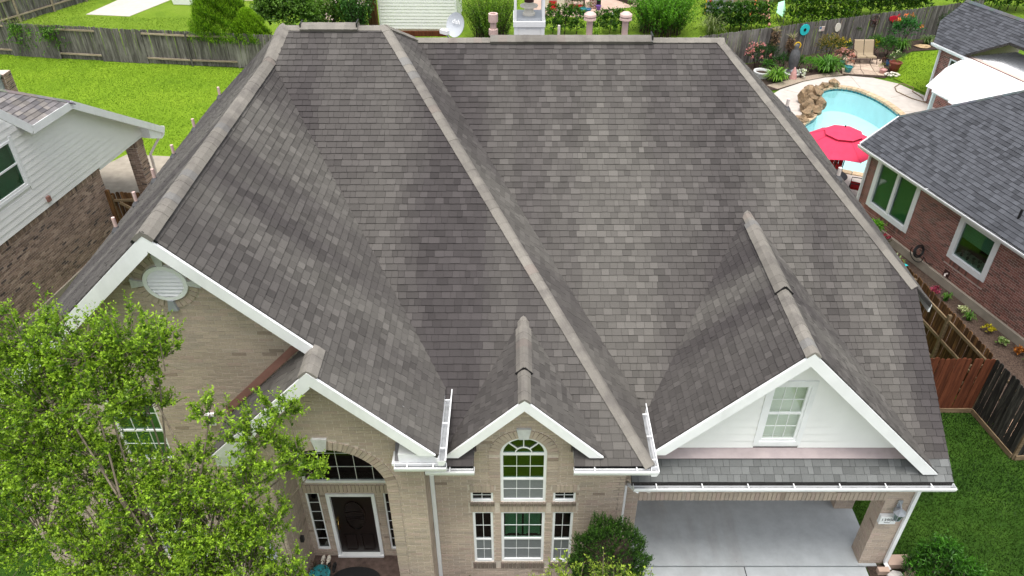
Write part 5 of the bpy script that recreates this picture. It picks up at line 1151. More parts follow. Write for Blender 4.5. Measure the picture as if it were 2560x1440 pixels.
obj('waterline_tiles', mb, M['tile'], SP, kind='stuff', fixn=False)
for i in range(m_):
    a, b, c, d = PS[i], PS[(i+1) % m_], PO[(i+1) % m_], PO[i]; k = rg.uniform(.85, 1.15); j = .012
    A, B, Cc, D = [np.array(q) for q in (a, b, c, d)]; e = (B-A)/np.linalg.norm(B-A)*j; mb = MB(); mb.prism([(*(A+e), -.06), (*(B-e), -.06), (*(Cc-e), -.06), (*(D+e), -.06)], (0, 0, .10), (.50*k, .38*k, .25*k)); obj('coping_stone', mb, M['stone'], SP)
def bw(t, s):
    tr = t.nodes.new('ShaderNodeBsdfTransparent'); tr.inputs[0].default_value = (.92, .99, .99, 1); gl = t.nodes.new('ShaderNodeBsdfGlossy'); gl.inputs['Roughness'].default_value = .05
    lw = t.nodes.new('ShaderNodeLayerWeight'); pw = t.nodes.new('ShaderNodeMath'); pw.operation = 'POWER'; pw.inputs[1].default_value = 4; t.links.new(lw.outputs['Facing'], pw.inputs[0]); mr = t.nodes.new('ShaderNodeMapRange'); mr.inputs[3].default_value = .03; t.links.new(pw.outputs[0], mr.inputs[0])
    b = t.nodes.new('ShaderNodeBump'); b.inputs['Strength'].default_value = .12; b.inputs['Distance'].default_value = .05; t.links.new(noise(t, worldpos(t), 3, 4), b.inputs['Height']); t.links.new(b.outputs[0], gl.inputs['Normal'])
    mx = t.nodes.new('ShaderNodeMixShader'); t.links.new(mr.outputs[0], mx.inputs[0]); t.links.new(tr.outputs[0], mx.inputs[1]); t.links.new(gl.outputs[0], mx.inputs[2]); t.links.new(mx.outputs[0], t.nodes['Material Output'].inputs[0])
M['water'] = mat('pool_water', bw)
mb = MB(); mb.add([(x, y, -.11) for x, y in PS], [tuple(range(m_))]); obj('water', mb, M['water'], kind='structure')
WF = thing('rock_waterfall', 'rugged tan rock waterfall on the left edge of the pool', 'rock waterfall', (14.3, 35, 0))
rk = [(16.2, 37.75, .18, .34, .3, .28), (15.7, 37.55, .12, .3, .26, .2), (15.2, 37.0, .15, .32, .28, .22), (14.85, 36.55, .2, .34, .3, .3), (14.5, 36.1, .35, .42, .36, .5), (14.55, 35.5, .4, .38, .4, .55), (14.15, 35.6, .4, .4, .45, .55), (14.15, 35.0, .4, .36, .38, .5), (14.55, 34.9, .25, .34, .34, .35), (13.9, 34.6, .25, .4, .35, .4), (14.3, 34.4, .15, .34, .3, .25), (13.75, 34.0, .15, .36, .34, .28), (13.35, 33.5, .12, .34, .3, .24), (13.0, 33.0, .12, .3, .3, .24), (12.7, 32.5, .1, .3, .28, .2), (14.75, 35.9, .15, .3, .3, .28)]
for i, (x, y, z, a, b, c) in enumerate([(x, y, z*.85, a*.84, b*.84, c*.85) for x, y, z, a, b, c in rk]): q = random.Random(i).uniform(.7, 1.25); mb = MB(); mb.lump((x, y, z), (a, b, c), 300+i, (.27*q, .19*q, .115*q), 2, .3, 2.1); obj('rock', mb, M['rock'], WF)
sheet('garden_bed', [(9.5, 36.6), (13.4, 37.35), (14.9, 38.42), (16.2, 39.0), (17.5, 39.3), (19.3, 38.9), (20.0, 39.6), (20.9, 41.6), (22.4, 42.95), (24.2, 43.3), (26.5, 45.9), (18.0, 42.9), (9.5, 39.8)], -.008, 'soil')
sheet('gravel_strip', [(13.3, 37.4), (14.9, 38.45), (16.2, 39.02), (17.3, 39.3), (17.2, 39.75), (15.9, 39.4), (14.6, 38.85), (12.9, 37.9)], -.003, 'gravel')
LP_ = [(19.75, 38.85), (20.25, 39.9), (21.0, 41.4), (22.3, 42.7), (24.3, 43.1), (23.2, 39.6), (21.6, 36.6), (20.55, 36.9)]
sheet('pool_lawn', LP_, -.004, 'grass'); grass('grass_pool', LP_, 160, .06, .035, ((.10, .18, .012), (.19, .28, .02)), 9, 0)
FP = obj('flagstone_patio', MB().prism([(17.25, 39.42, -.02), (19.45, 39.1, -.02), (20.15, 41.5, -.02), (18.0, 42.0, -.02)], (0, 0, .03)), M['soil'], kind='structure')
rg = random.Random(8); gp = {}
for i in range(5):
    for j in range(5): u_, v_ = i/4, j/4; P_ = np.array([17.25, 39.42])*(1-u_)*(1-v_)+np.array([19.45, 39.1])*u_*(1-v_)+np.array([20.15, 41.5])*u_*v_+np.array([18.0, 42.0])*(1-u_)*v_; gp[i, j] = P_+np.array([rg.uniform(-.16, .16) if 0 < i < 4 else 0, rg.uniform(-.16, .16) if 0 < j < 4 else 0])
for i in range(4):
    for j in range(4):
        q = np.array([gp[i, j], gp[i+1, j], gp[i+1, j+1], gp[i, j+1]]); c = q.mean(0); q = c+(q-c)*.945; k = rg.uniform(.85, 1.12); mb = MB(); mb.prism([(x, y, .005) for x, y in q], (0, 0, .04), (.46*k, .36*k, .28*k)); obj('flagstone', mb, M['stone'], FP)
# glider seat
t = thing('patio_glider', 'tan double sling glider seat on the flagstone patio', 'glider seat', (18.9, 41.0, .04)); gx0, gx1, gy = 18.38, 19.50, 40.75
for a, b in ((gx0+.04, (gx0+gx1)/2-.02), ((gx0+gx1)/2+.02, gx1-.04)):
    mb = MB(); prof = [(gy-.02, .40), (gy+.0, .46), (gy+.15, .45), (gy+.45, .40), (gy+.55, .50), (gy+.72, .85), (gy+.82, 1.06), (gy+.88, 1.10)]
    for (y0, z0), (y1, z1) in zip(prof[:-1], prof[1:]): mb.prism([(a, y0, z0), (b, y0, z0), (b, y1, z1), (a, y1, z1)], (0, .01, -.022))
    obj('seat', mb, M['sling'], t, fixn=False)
for x in (gx0, gx1):
    mb = MB(); mb.tube([(x, gy-.02, .42), (x, gy+.45, .36), (x, gy+.6, .55), (x, gy+.88, 1.1)], .02, 6); mb.tube([(x, gy+.62, .66), (x, gy+.1, .66), (x, gy-.02, .42)], .018, 6); obj('side_frame', mb, M['rust'], t)
    for y in (gy, gy+.6): mb = MB(); mb.tube([(x, y, .42), (x+(.04 if x > 19 else -.04), y-.05, .04)], .02, 6); obj('leg', mb, M['rust'], t)
mb = MB(); mb.tube([(gx0, gy, .30), (gx1, gy, .30)], .018, 6); mb.tube([(gx0, gy+.6, .2), (gx1, gy+.6, .2)], .018, 6)
obj('stretcher', mb, M['rust'], t)
# parasol, table, chairs
UC = (12.42, 26.92); t = thing('parasol', 'red octagonal garden parasol beside the pool', 'parasol', (*UC, 0)); mb = MB(); ap = (*UC, 2.66)
def ring(r, z, a0=.15): return [(UC[0]+r*math.cos(a0+k*math.pi/4), UC[1]+r*math.sin(a0+k*math.pi/4), z) for k in range(8)]
ro, ri, rm = ring(1.52, 1.98), ring(.62, 2.42), ring(1.05, 2.255)
for k in range(8):
    j = (k+1) % 8; m1 = [(p+q_)/2 for p, q_ in zip(ri[k], ri[j])]; c_ = [(p+q_)/2 for p, q_ in zip(ro[k], ro[j])]; c_ = [lerp(UC[0], c_[0], .965), lerp(UC[1], c_[1], .965), c_[2]+.02]
    mb.prism([ri[k], ro[k], c_, ro[j], ri[j]], (0, 0, .012))
obj('canopy', mb, M['canopy'], t, fixn=False)
for k in range(8): mb = MB(); mb.bar(tuple(np.array(ri[k])+[0, 0, .015]), tuple(np.array(ro[k])+[0, 0, .015]), .035, .014); obj('seam', mb, M['canopy'], t)
mb = MB(); vt, vb = ring(.03, 2.70), ring(.72, 2.47)
for k in range(8): mb.prism([vt[k], vb[k], vb[(k+1) % 8], vt[(k+1) % 8]], (0, 0, .012))
obj('vent_flap', mb, M['canopy'], t, fixn=False); obj('pole', MB().tube([(*UC, 0), (*UC, 2.78)], .024, 10), M['black'], t)
for k in range(8): mb = MB(); mb.tube([(*UC, 2.60), tuple(np.array(ro[k])-[0, 0, .015])], .01, 5); obj('rib', mb, M['black'], t)
t = thing('patio_table', 'round dark metal patio table under the red parasol', 'table', (*UC, 0)); mb = MB(); mb.lathe((*UC, .68), [(.03, 0), (.55, .0), (.57, .02), (.55, .04), (.03, .04)], 24); obj('top', mb, M['black'], t)
for k in range(4): a = k*1.57+.6; mb = MB(); mb.tube([(UC[0]+.1*math.cos(a), UC[1]+.1*math.sin(a), .67), (UC[0]+.18*math.cos(a), UC[1]+.18*math.sin(a), .3), (UC[0]+.42*math.cos(a), UC[1]+.42*math.sin(a), .0)], .016, 6); obj('leg', mb, M['black'], t)
def patio_chair(c, ang, label):
    t = thing('patio_chair', label, 'chair', (*c, 0), 'chairs round the patio table'); ca, sa = math.cos(ang), math.sin(ang)
    def q(x, y, z): return (c[0]+x*ca-y*sa, c[1]+x*sa+y*ca, z)
    mb = MB(); mb.prism([q(-.26, -.26, .42), q(.26, -.26, .42), q(.26, .24, .40), q(-.26, .24, .40)], (0, 0, .09)); obj('seat_cushion', mb, M['cushion'], t)
    for k in range(3): mb = MB(); x0 = -.26+k*.175; mb.prism([q(x0, .22, .48), q(x0+.17, .22, .48), q(x0+.17, .42, 1.12), q(x0, .42, 1.12)], Vector(q(0, .07, 0))-Vector(q(0, 0, 0))); obj('back_cushion', mb, M['cushion'], t)
    for x in (-.29, .29):
        for y in (-.26, .27): mb = MB(); mb.tube([q(x, y, .42), q(x*1.08, y*1.15, 0)], .016, 6); obj('leg', mb, M['black'], t)
        mb = MB(); mb.tube([q(x, -.27, .42), q(x, -.26, .66), q(x, .2, .68), q(x, .3, .72)], .018, 6); obj('arm', mb, M['black'], t)
    mb = MB(); mb.tube([q(-.29, .28, .42), q(-.3, .5, 1.16), q(.3, .5, 1.16), q(.29, .28, .42)], .02, 6); obj('back_frame', mb, M['black'], t)
patio_chair((12.95, 28.05), -.45, 'red cushioned patio chair with its back to the pool'); patio_chair((13.30, 26.45), -2.0, 'red cushioned patio chair nearest the brick house corner')
mb = MB(); mb.tube([(19.7, 38.0, .03), (19.3, 37.6, .03), (19.15, 37.0, .03), (19.5, 36.2, .03), (20.0, 35.6, .03), (20.1, 36.3, .03), (19.95, 37.0, .03), (20.2, 37.5, .03), (19.9, 38.0, .03), (19.7, 38.0, .03)], .022, 6); obj('garden_hose', mb, M['rail_brown'], None, label='brown garden hose looped on the pale pool deck', cat='hose')
# fence ornaments
fa = V(10.76, 40.37, 0); fd = (V(25.82, 45.82, 0)-fa).normalized(); fO = F(fa+V(fd.y, -fd.x, 0)*.075, fd, V(fd.y, -fd.x, 0))
def disc(mb, f, c, ro_, ri_, d0, d1, rz=None, n=28):
    rz = rz or ro_; o_, i_ = arc(c[0], c[1], ro_, rz, 0, 2*math.pi, n), arc(c[0], c[1], ri_, ri_*rz/ro_, 0, 2*math.pi, n)
    for k in range(n): q = [o_[k], o_[k+1], i_[k+1], i_[k]]; mb.hexa([f.p(a, z, d0) for a, z in q], [f.p(a, z, d1) for a, z in q])
t = thing('ring_ornament', 'turquoise disc ornament with dark hub on the grey fence', 'ornament', fO.p(5.31, 1.2, 0)); mb = MB(); disc(mb, fO, (5.31, 1.47), .30, .07, 0, .03); obj('disc', mb, M['turq'], t); mb = MB(); disc(mb, fO, (5.31, 1.47), .085, .005, .0, .045); obj('hub', mb, M['black'], t)
t = thing('flag_plaque', 'small weathered flag plaque on the grey fence', 'plaque', fO.p(6.44, 1.25, 0)); mb = MB(); fbox(mb, fO, 6.27, 6.62, 1.27, 1.52, 0, .02); obj('board', mb, M['offwhite'], t)
for k in range(3): mb = MB(); fbox(mb, fO, 6.42, 6.61, 1.29+k*.08, 1.325+k*.08, .02, .024); obj('stripe', mb, M['pot_pink'], t)
mb = MB(); fbox(mb, fO, 6.28, 6.41, 1.40, 1.51, .02, .025); obj('canton', mb, M['pot_blue'], t)
t = thing('plate_ornament', 'cream oval plate hanging on the grey fence', 'ornament', fO.p(7.51, 1.2, 0)); mb = MB(); fpoly(mb, fO, arc(7.51, 1.36, .19, .24, 0, 2*math.pi, 26)[:-1], 0, .04); obj('plate', mb, M['offwhite'], t); obj('wire', MB().tube([fO.p(7.5, 1.58, .02), fO.p(7.52, 1.8, .02)], .006, 5), M['grey_metal'], t)
t = thing('barn_star', 'dark rusted star in a ring on the grey fence', 'ornament', fO.p(9.99, 1.15, 0)); mb = MB(); disc(mb, fO, (9.99, 1.43), .31, .285, 0, .02); obj('ring', mb, M['rust'], t)
st = []
for k in range(10): a = math.pi/2+k*math.pi/5; r = .29 if k % 2 == 0 else .115; st.append((9.99+r*math.cos(a), 1.43+r*math.sin(a)))
mb = MB(); cpt = fO.p(9.99, 1.43, .08)
for k in range(10): mb.add([fO.p(*st[k], .01), fO.p(*st[(k+1) % 10], .01), cpt], [(0, 1, 2)])
obj('star', mb, M['rust'], t, fixn=False)
us = [(-.33, .14), (-.15, .16), (.06, .17), (.12, .11), (.2, .13), (.24, .17), (.32, .20), (.36, .26), (.40, .22), (.30, .08), (.25, .0), (.22, -.08), (.24, -.2), (.2, -.2), (.16, -.11), (.05, -.13), (-.02, -.22), (-.08, -.14), (-.17, -.12), (-.27, -.07), (-.34, .02)]
t = thing('map_ornament', 'red country-shaped metal cutout on the grey fence', 'ornament', fO.p(11.32, 1.2, 0)); mb = MB(); fpoly(mb, fO, [(11.32+a*.95, 1.43+b*1.0) for a, b in us], 0, .03); obj('cutout', mb, M['usa_red'], t)
shrub('trailing green wall planter hung on the grey fence', tuple(fO.p(8.93, 1.1, .12)), (.26, .14, .13), 90, 6, .06, .03, .08, (.02, .05, .008), (.07, .14, .02), seed=21, nb=3, name='hanging_plant', cat='plant', stem=False, z0=1.0)
# garden planting
G_ = 'plants of the pool garden bed'
shrub('pink and red rose bush at the left end of the garden bed', (12.95, 40.4, .65), (.65, .5, .6), 22, 7, .09, .05, .2, (.015, .045, .01), (.05, .12, .02), seed=1, flowers=(15, (.66, .26, .27), .085), cat='rose bush', group=G_)
shrub('dark fine-leaved shrub behind the roses', (13.6, 40.7, .6), (.6, .5, .65), 26, 7, .08, .03, .22, (.01, .035, .008), (.03, .09, .015), seed=2, group=G_)
shrub('low glossy green shrub left of the grey statue', (13.35, 39.6, .35), (.5, .4, .35), 34, 7, .09, .055, .14, (.02, .07, .01), (.08, .22, .02), seed=3, group=G_)
shrub('dark rounded shrub touching the grey statue', (14.15, 39.9, .5), (.5, .45, .5), 34, 7, .08, .045, .16, (.012, .045, .008), (.035, .12, .015), seed=4, group=G_)
for i, (x, y, hh, lb) in enumerate(((14.0, 41.25, 1.75, 'taller dead palm with shaggy crown against the grey fence'), (14.95, 41.45, 1.3, 'shorter dead palm stump with shaggy crown against the fence'))):
    t = thing('dead_palm', lb, 'palm', (x, y, 0), 'dead palms by the fence'); mb = MB(); mb.tube([(x, y, -.05), (x+.02, y, hh*.5), (x, y, hh*.85)], [.09, .10, .13], 10); obj('trunk', mb, M['bark_dark'], t); r_ = np.random.default_rng(70+i); n = 260; z_ = r_.uniform(hh*.5, hh, n); a = r_.uniform(0, 6.28, n); P = np.stack([x+.1*np.cos(a), y+.1*np.sin(a), z_], 1); D = unit(np.stack([np.cos(a), np.sin(a), r_.uniform(-.9, .5, n)], 1))
    leaf_obj('dead_fronds', P, D, unit(np.cross(D, r_.normal(size=(n, 3)))), r_.uniform(.1, .25, n), np.full(n, .035), np.array((.22, .14, .08))*r_.uniform(.4, 1.5, (n, 1)), 'needle', t)
    n = 40; a = r_.uniform(0, 6.28, n); D = unit(np.stack([np.cos(a), np.sin(a), r_.uniform(.2, 1.6, n)], 1)); leaf_obj('frond_tips', np.tile([x, y, hh*.95], (n, 1)), D, unit(np.cross(D, r_.normal(size=(n, 3)))), r_.uniform(.2, .45, n), np.full(n, .03), np.array((.42, .38, .22))*r_.uniform(.6, 1.2, (n, 1)), 'needle', t)
t = thing('garden_statue', 'dark grey draped statue fountain in the garden bed', 'statue', (14.6, 39.5, 0)); mb = MB(); mb.lathe((14.6, 39.5, 0), [(.30, 0), (.34, .08), (.22, .12), (.2, .35), (.26, .6), (.27, .9), (.22, 1.15), (.14, 1.28), (.11, 1.36), (.125, 1.45), (.09, 1.55), (.02, 1.58)], 18); obj('figure', mb, M['lead'], t, smooth=True); mb = MB(); mb.lathe((14.6, 39.36, 0), [(.4, 0), (.46, .14), (.40, .16), (.34, .06)], 20); obj('bowl', mb, M['keystone'], t); mb = MB(); mb.lump((14.62, 39.2, .24), (.16, .12, .12), 3, (1, 1, 1), 2); obj('carved_base', mb, M['grey_metal'], t)
mb = MB(); 
for k in range(20): a0, a1 = k*.314, (k+1)*.314; mb.bar((14.72+.15*math.cos(a0), 39.75, 1.42+.15*math.sin(a0)), (14.72+.15*math.cos(a1), 39.75, 1.42+.15*math.sin(a1)), .05, .05)
t = thing('sun_ring', 'yellow ring ornament on a stake behind the grey statue', 'ornament', (14.72, 39.75, 0)); obj('ring', mb, M['yellow'], t); obj('stake', MB().tube([(14.72, 39.75, 0), (14.72, 39.75, 1.28)], .015, 6), M['black'], t)
strap_plant('bright green strap-leaved clump nearest the main roof edge', (13.55, 38.45, 0), .75, 90, .06, .6, (.04, .14, .01), (.20, .40, .02), 5, group=G_)
strap_plant('large strap-leaved clump in front of the orange croton', (16.5, 39.75, 0), .95, 130, .06, .75, (.025, .10, .01), (.12, .30, .02), 6, group=G_)
strap_plant('strap-leaved clump right of the yellow hibiscus', (21.7, 42.9, 0), .6, 70, .05, .7, (.03, .1, .01), (.12, .28, .02), 7, group=G_)
strap_plant('pale spiky clump at the corner of the rear brick wing', (23.7, 44.1, 0), .5, 70, .04, .5, (.05, .11, .03), (.22, .32, .10), 8, group=G_)
shrub('feathery lime-green mound beside the white flowers', (15.65, 39.75, .42), (.52, .45, .42), 60, 7, .06, .03, .12, (.05, .19, .01), (.16, .42, .03), seed=9, nb=5, group=G_)
shrub('low dark grassy filler plant between statue and lime mound', (15.1, 40.2, .35), (.5, .4, .4), 34, 6, .1, .03, .2, (.02, .07, .01), (.07, .2, .02), seed=10, group=G_)
shrub('croton with orange and green leaves near the fence', (17.0, 41.2, .85), (.75, .6, .8), 24, 7, .1, .05, .25, (.025, .07, .01), (.30, .20, .03), seed=11, group=G_)
shrub('shrub with yellow flowers left of the glider seat', (18.2, 42.2, .5), (.45, .35, .45), 30, 6, .08, .045, .15, (.02, .07, .01), (.07, .18, .02), seed=12, flowers=(7, (.80, .62, .02), .08), group=G_)
shrub('pale pink begonia clump left of the glider seat', (17.85, 41.1, .4), (.5, .4, .32), 34, 6, .07, .05, .12, (.06, .05, .03), (.16, .12, .06), seed=13, flowers=(30, (.75, .38, .36), .075), cat='flowers', group=G_)
shrub('leafy shrub hidden behind the right of the glider seat', (19.85, 42.2, .6), (.6, .45, .6), 26, 6, .09, .05, .2, (.025, .09, .01), (.10, .26, .02), seed=14, group=G_)
shrub('hibiscus with one yellow bloom right of the glider', (20.5, 42.0, .6), (.65, .5, .6), 30, 6, .09, .05, .18, (.015, .06, .008), (.06, .19, .02), seed=15, flowers=(2, (.85, .70, .02), .12), group=G_)
shrub('tall pride plant with orange flower heads by the fence', (22.0, 43.6, .95), (.85, .55, .85), 26, 7, .12, .05, .28, (.015, .075, .015), (.06, .24, .04), seed=16, flowers=(4, (.85, .22, .05), .1), group=G_)
shrub('dark climbing shrub at the far end of the grey fence', (25.0, 45.0, .9), (.5, .4, .9), 20, 6, .09, .05, .2, (.012, .04, .008), (.04, .11, .015), seed=17, group=G_)
shrub('reddish heuchera between glider and blue pot', (19.95, 40.75, .22), (.36, .3, .22), 50, 6, .07, .05, .08, (.05, .02, .015), (.13, .06, .04), seed=18, nb=4, group=G_)
shrub('white flowering plant in front of the statue', (14.95, 38.95, .22), (.24, .2, .2), 50, 5, .06, .03, .1, (.02, .07, .01), (.06, .16, .02), seed=19, nb=3, flowers=(5, (.85, .85, .82), .09), group=G_)
potted('dark green glazed pot left of the glider seat', (17.6, 40.35, .03), 'pot_green', .2, .32, ((.10, .14, .09), (.30, .36, .25)), .18, 3)
potted('teal glazed pot on the front corner of the flagstones', (17.6, 39.62, .03), 'teal', .2, .32, ((.12, .05, .03), (.35, .2, .12)), .22, 4, flowers=((.7, .3, .25), 8))
potted('round terracotta pot with leafy plant and white blooms', (20.15, 39.9, 0), 'pot_red', .3, .48, ((.03, .09, .012), (.10, .24, .03)), .36, 5, flowers=((.8, .85, .6), 6))
potted('small blue glazed pot behind the terracotta pot', (20.15, 40.7, 0), 'pot_blue', .15, .3, ((.02, .06, .01), (.06, .15, .02)), .14, 6)
potted('pink pot of spiky succulents beside the white stones', (19.4, 39.5, 0), 'pot_pink', .18, .24, ((.10, .11, .03), (.30, .28, .08)), .2, 7)
for k in range(26):
    r_ = random.Random(500+k); a, d = r_.uniform(0, 6.28), .42*math.sqrt(r_.random()); mb = MB(); mb.lump((19.75+d*math.cos(a), 39.2+d*.6*math.sin(a), .06+.12*(1-d/.42)), (.07, .06, .05), k, (1, 1, 1), 1, .2); 
    if k == 0: WS = obj('white_stones', mb, M['offwhite'], None, label='heap of white stones at the edge of the flagstone patio', cat='stones')
    else: obj('stone', mb, M['offwhite'], WS)
mb = MB(); mb.lump((23.3, 43.6, .05), (.42, .3, .07), 3, (.42, .30, .17), 2); obj('stepping_stone', mb, M['stone'], None, label='flat tan stone on the soil by the fence', cat='stone')
mb = MB(); mb.lathe((12.9, 39.05, 0), [(.34, 0), (.4, .25), (.44, .26), (.44, .32), (.36, .32), (.32, .2)], 18); t = thing('stone_planter', 'pale stone planter beside the strap-leaved clump', 'planter', (12.9, 39.05, 0)); obj('bowl', mb, M['keystone'], t); obj('soil', MB().lathe((12.9, 39.05, .22), [(.01, 0), (.34, .0)], 16, cap=False), M['soil'], t)
mb = MB(); mb.lathe((14.5, 38.85, 0), [(.2, 0), (.14, .3), (.05, .55), (.01, .6)], 8); obj('garden_cone', mb, M['pot_pink'], None, label='small pinkish cone ornament before the statue', cat='ornament')

# ================================================================== BACK NEIGHBOURS
t = thing('white_shed', 'white lap-sided building behind the fence at top centre', 'shed', (-5.6, 49, 0)); fS = F((-8.0, 46.55, 0), (1, -.02, 0), (-.02, -1, 0)); obj('wall', MB().hexa([fS.p(0, 0), fS.p(4.6, 0), fS.p(4.6, 0, -4), fS.p(0, 0, -4)], [fS.p(0, 3.2), fS.p(4.6, 3.2), fS.p(4.6, 3.2, -4), fS.p(0, 3.2, -4)]), M['siding'], t)
for k in range(16): mb = MB(); z = .12+k*.19; q = [fS.p(.08, z, .03), fS.p(4.52, z, .03), fS.p(4.52, z+.185, .008), fS.p(.08, z+.185, .008)]; mb.prism(q, -fS.n*.02); obj('board', mb, M['siding'], t)
mb = MB(); fbox(mb, fS, -.02, .08, 0, 3.2, -.05, .04); fbox(mb, fS, 4.52, 4.62, 0, 3.2, -.05, .04); obj('corner_trim', mb, M['white'], t); mb = MB(); fbox(mb, fS, -.2, 4.8, 3.2, 3.3, -4.2, .3); obj('eave', mb, M['white'], t)
mb = MB(); fbox(mb, fS, .0, 4.6, -.05, .1, 0, .06); obj('base_trim', mb, M['concrete_old'], t)
mb = MB(); mb.box(-8.6, -8.05, 46.2, 46.4, 0, 2.6); obj('brown_board', mb, M['fence_brown'], None, label='dark brown board beside the white lap-sided building', cat='board')
obj('timber_edging', MB().box(-7.3, -4.0, 45.5, 45.62, 0, .28), M['fence_red'], None, label='reddish timber edging below the white lap-sided building', cat='edging')
t = thing('water_tank', 'white plastic tank box on the far left lawn', 'tank', (-21.5, 52.2, 0)); mb = MB(); mb.hexa([(-22.3, 51.8, 0), (-20.75, 51.65, 0), (-20.6, 52.8, 0), (-22.2, 53.0, 0)], [(-22.45, 51.75, .9), (-20.6, 51.6, .9), (-20.45, 52.9, .9), (-22.35, 53.1, .9)]); obj('body', mb, M['cover'], t); obj('lid', MB().box(-22.4, -20.5, 51.7, 53.0, .905, .96), M['white'], t)
obj('far_wall', MB().box(-20.2, -14.5, 52.6, 52.9, 0, .9), M['cream'], None, label='low cream wall at the top edge of the far lawn', cat='wall')
# playhouse
t = thing('playhouse', 'cream plastic playhouse with red door in the back yard', 'playhouse', (2.6, 51, 0)); fH = F((1.95, 50.45, 0), (1, -.12, 0), (-.12, -1, 0))
mb = MB(); mb.hexa([fH.p(0, 0), fH.p(1.25, 0), fH.p(1.75, 0, -1.2), fH.p(.3, 0, -1.3)], [fH.p(0, 1.3), fH.p(1.25, 1.3), fH.p(1.75, 1.3, -1.2), fH.p(.3, 1.3, -1.3)]); obj('wall', mb, M['cream'], t)
mb = MB(); fbox(mb, fH, .28, .78, .05, .62, .0, .03); obj('door', mb, M['red_door'], t); mb = MB(); fbox(mb, fH, .28, .78, .66, 1.1, .0, .02); obj('door_window', mb, M['sling'], t)
for a in (.06, .95): mb = MB(); fbox(mb, fH, a, a+.1, .75, 1.05, 0, .02); obj('window', mb, M['black'], t)
t = thing('garden_bench', 'dark wooden bench behind the potted plants', 'bench', (4.0, 51.6, 0)); obj('seat', MB().box(3.6, 4.6, 51.2, 51.7, .40, .47), M['bark_dark'], t); obj('backrest', MB().box(3.6, 4.6, 51.7, 51.76, .5, 1.0), M['bark_dark'], t)
for x in (3.62, 4.52): obj('leg', MB().box(x, x+.07, 51.25, 51.7, 0, .4), M['bark_dark'], t)
t = thing('brick_post', 'red and white brick post beside the potted plants', 'post', (5.1, 51.0, 0)); obj('core', MB().box(4.86, 5.3, 50.86, 51.25, 0, 2.2), M['offwhite'], t)
pb = []; bricks(pb, F((4.86, 50.86, 0), (1, 0, 0), (0, -1, 0)), [(0, 0), (.44, 0), (.44, 2.2), (0, 2.2)], [], lambda c, rg: tuple(x*rg.uniform(.7, 1.2) for x in (.20, .06, .05)), bl=.2, bh=.066, j=.03)
commit('brick', 'brick_field', pb, M['brick'], t)
potted('fern in terracotta pot beside the playhouse', (3.72, 50.3, 0), 'pot_red', .22, .4, ((.02, .06, .01), (.09, .17, .02)), .42, 11)
potted('red glazed pot in front of the dark bench', (4.18, 50.25, 0), 'red_door', .2, .38, ((.02, .06, .01), (.07, .16, .02)), .2, 12)
potted('large teal pot at the patio edge', (4.33, 49.6, 0), 'teal', .24, .42, ((.02, .06, .01), (.07, .16, .02)), .12, 13)
potted('dark blue pot with small palm right of the teal pot', (4.66, 49.65, 0), 'pot_blue', .2, .36, ((.03, .08, .01), (.12, .24, .02)), .26, 14)
potted('small purple pot by the red and white brick post', (5.42, 50.6, 0), 'purple', .16, .28, plant=False)
t = thing('grill_stand', 'black stand with lime green top beside brick post', 'stand', (5.2, 50.95, 0)); obj('body', MB().box(5.32, 5.6, 51.0, 51.25, 0, .5), M['black'], t); obj('top', MB().lathe((5.46, 51.1, .5), [(.15, 0), (.16, .12), (.1, .2), (.02, .24)], 12), M['lime'], t)
mb = MB(); mb.bar((6.6, 53.4, .12), (7.7, 51.75, .12), .3, .22); obj('timber_beam', mb, M['bark_dark'], None, label='dark timber beam lying on the pinkish patio', cat='timber')
t = thing('solar_lamp', 'small white solar lamp on the back lawn', 'lamp', (6.1, 48.3, 0)); obj('stake', MB().tube([(6.1, 48.3, 0), (6.1, 48.3, .4)], .02, 6), M['pvc_w'], t); obj('globe', MB().lump((6.1, 48.3, .46), (.1, .1, .1), 1, (1, 1, 1), 2, .01), M['cover'], t)
# playset and swing
t = thing('playset', 'wooden playset with grey wall, orange slide and yellow pole', 'playset', (12.7, 50.5, 0)); mb = MB(); obj('wall', MB().box(12.2, 13.4, 50.0, 50.1, .0, 1.3), M['play_grey'], t)
for x in (13.45, 13.7): obj('post', MB().box(x, x+.1, 49.85, 49.95, 0, 2.2), M['play_grey'], t)
obj('slide', MB().prism([(12.5, 51.4, 1.7), (13.5, 50.6, .95), (13.9, 51.1, .95), (12.9, 51.9, 1.7)], (0, 0, .08)), M['play_orange'], t); obj('pole', MB().tube([(12.05, 49.6, 0), (12.05, 49.6, 2.4)], .035, 8), M['yellow'], t)
obj('climbing_hold', MB().lump((12.4, 49.98, .75), (.1, .05, .1), 1, (1, 1, 1), 1, .05), M['usa_red'], t); obj('climbing_hold', MB().lump((12.85, 49.98, .3), (.1, .05, .1), 1, (1, 1, 1), 1, .05), M['pot_blue'], t)
t = thing('swing_frame', 'wooden swing frame with splayed pinkish and orange legs', 'swing', (15.2, 48.5, 0)); mb = MB(); mb.bar((14.3, 48.0, .0), (15.8, 50.2, 2.4), .13, .13); obj('leg', mb, M['play_orange'], t); mb = MB(); mb.bar((15.55, 47.4, .0), (15.6, 50.4, 2.6), .13, .13); obj('leg', mb, M['play_wood'], t); mb = MB(); mb.bar((14.75, 48.6, .75), (15.55, 47.7, .3), .13, .13); obj('cross_brace', mb, M['play_wood'], t); mb = MB(); mb.bar((15.7, 50.3, 2.5), (11.5, 51.5, 2.5), .14, .14); obj('top_beam', mb, M['play_wood'], t)
for x in (13.2, 13.7, 14.2, 14.55): obj('rope', MB().tube([(x, 50.6+(15.7-x)*.28-.5, 2.5), (x, 50.0, .5)], .015, 5), M['black'], t)
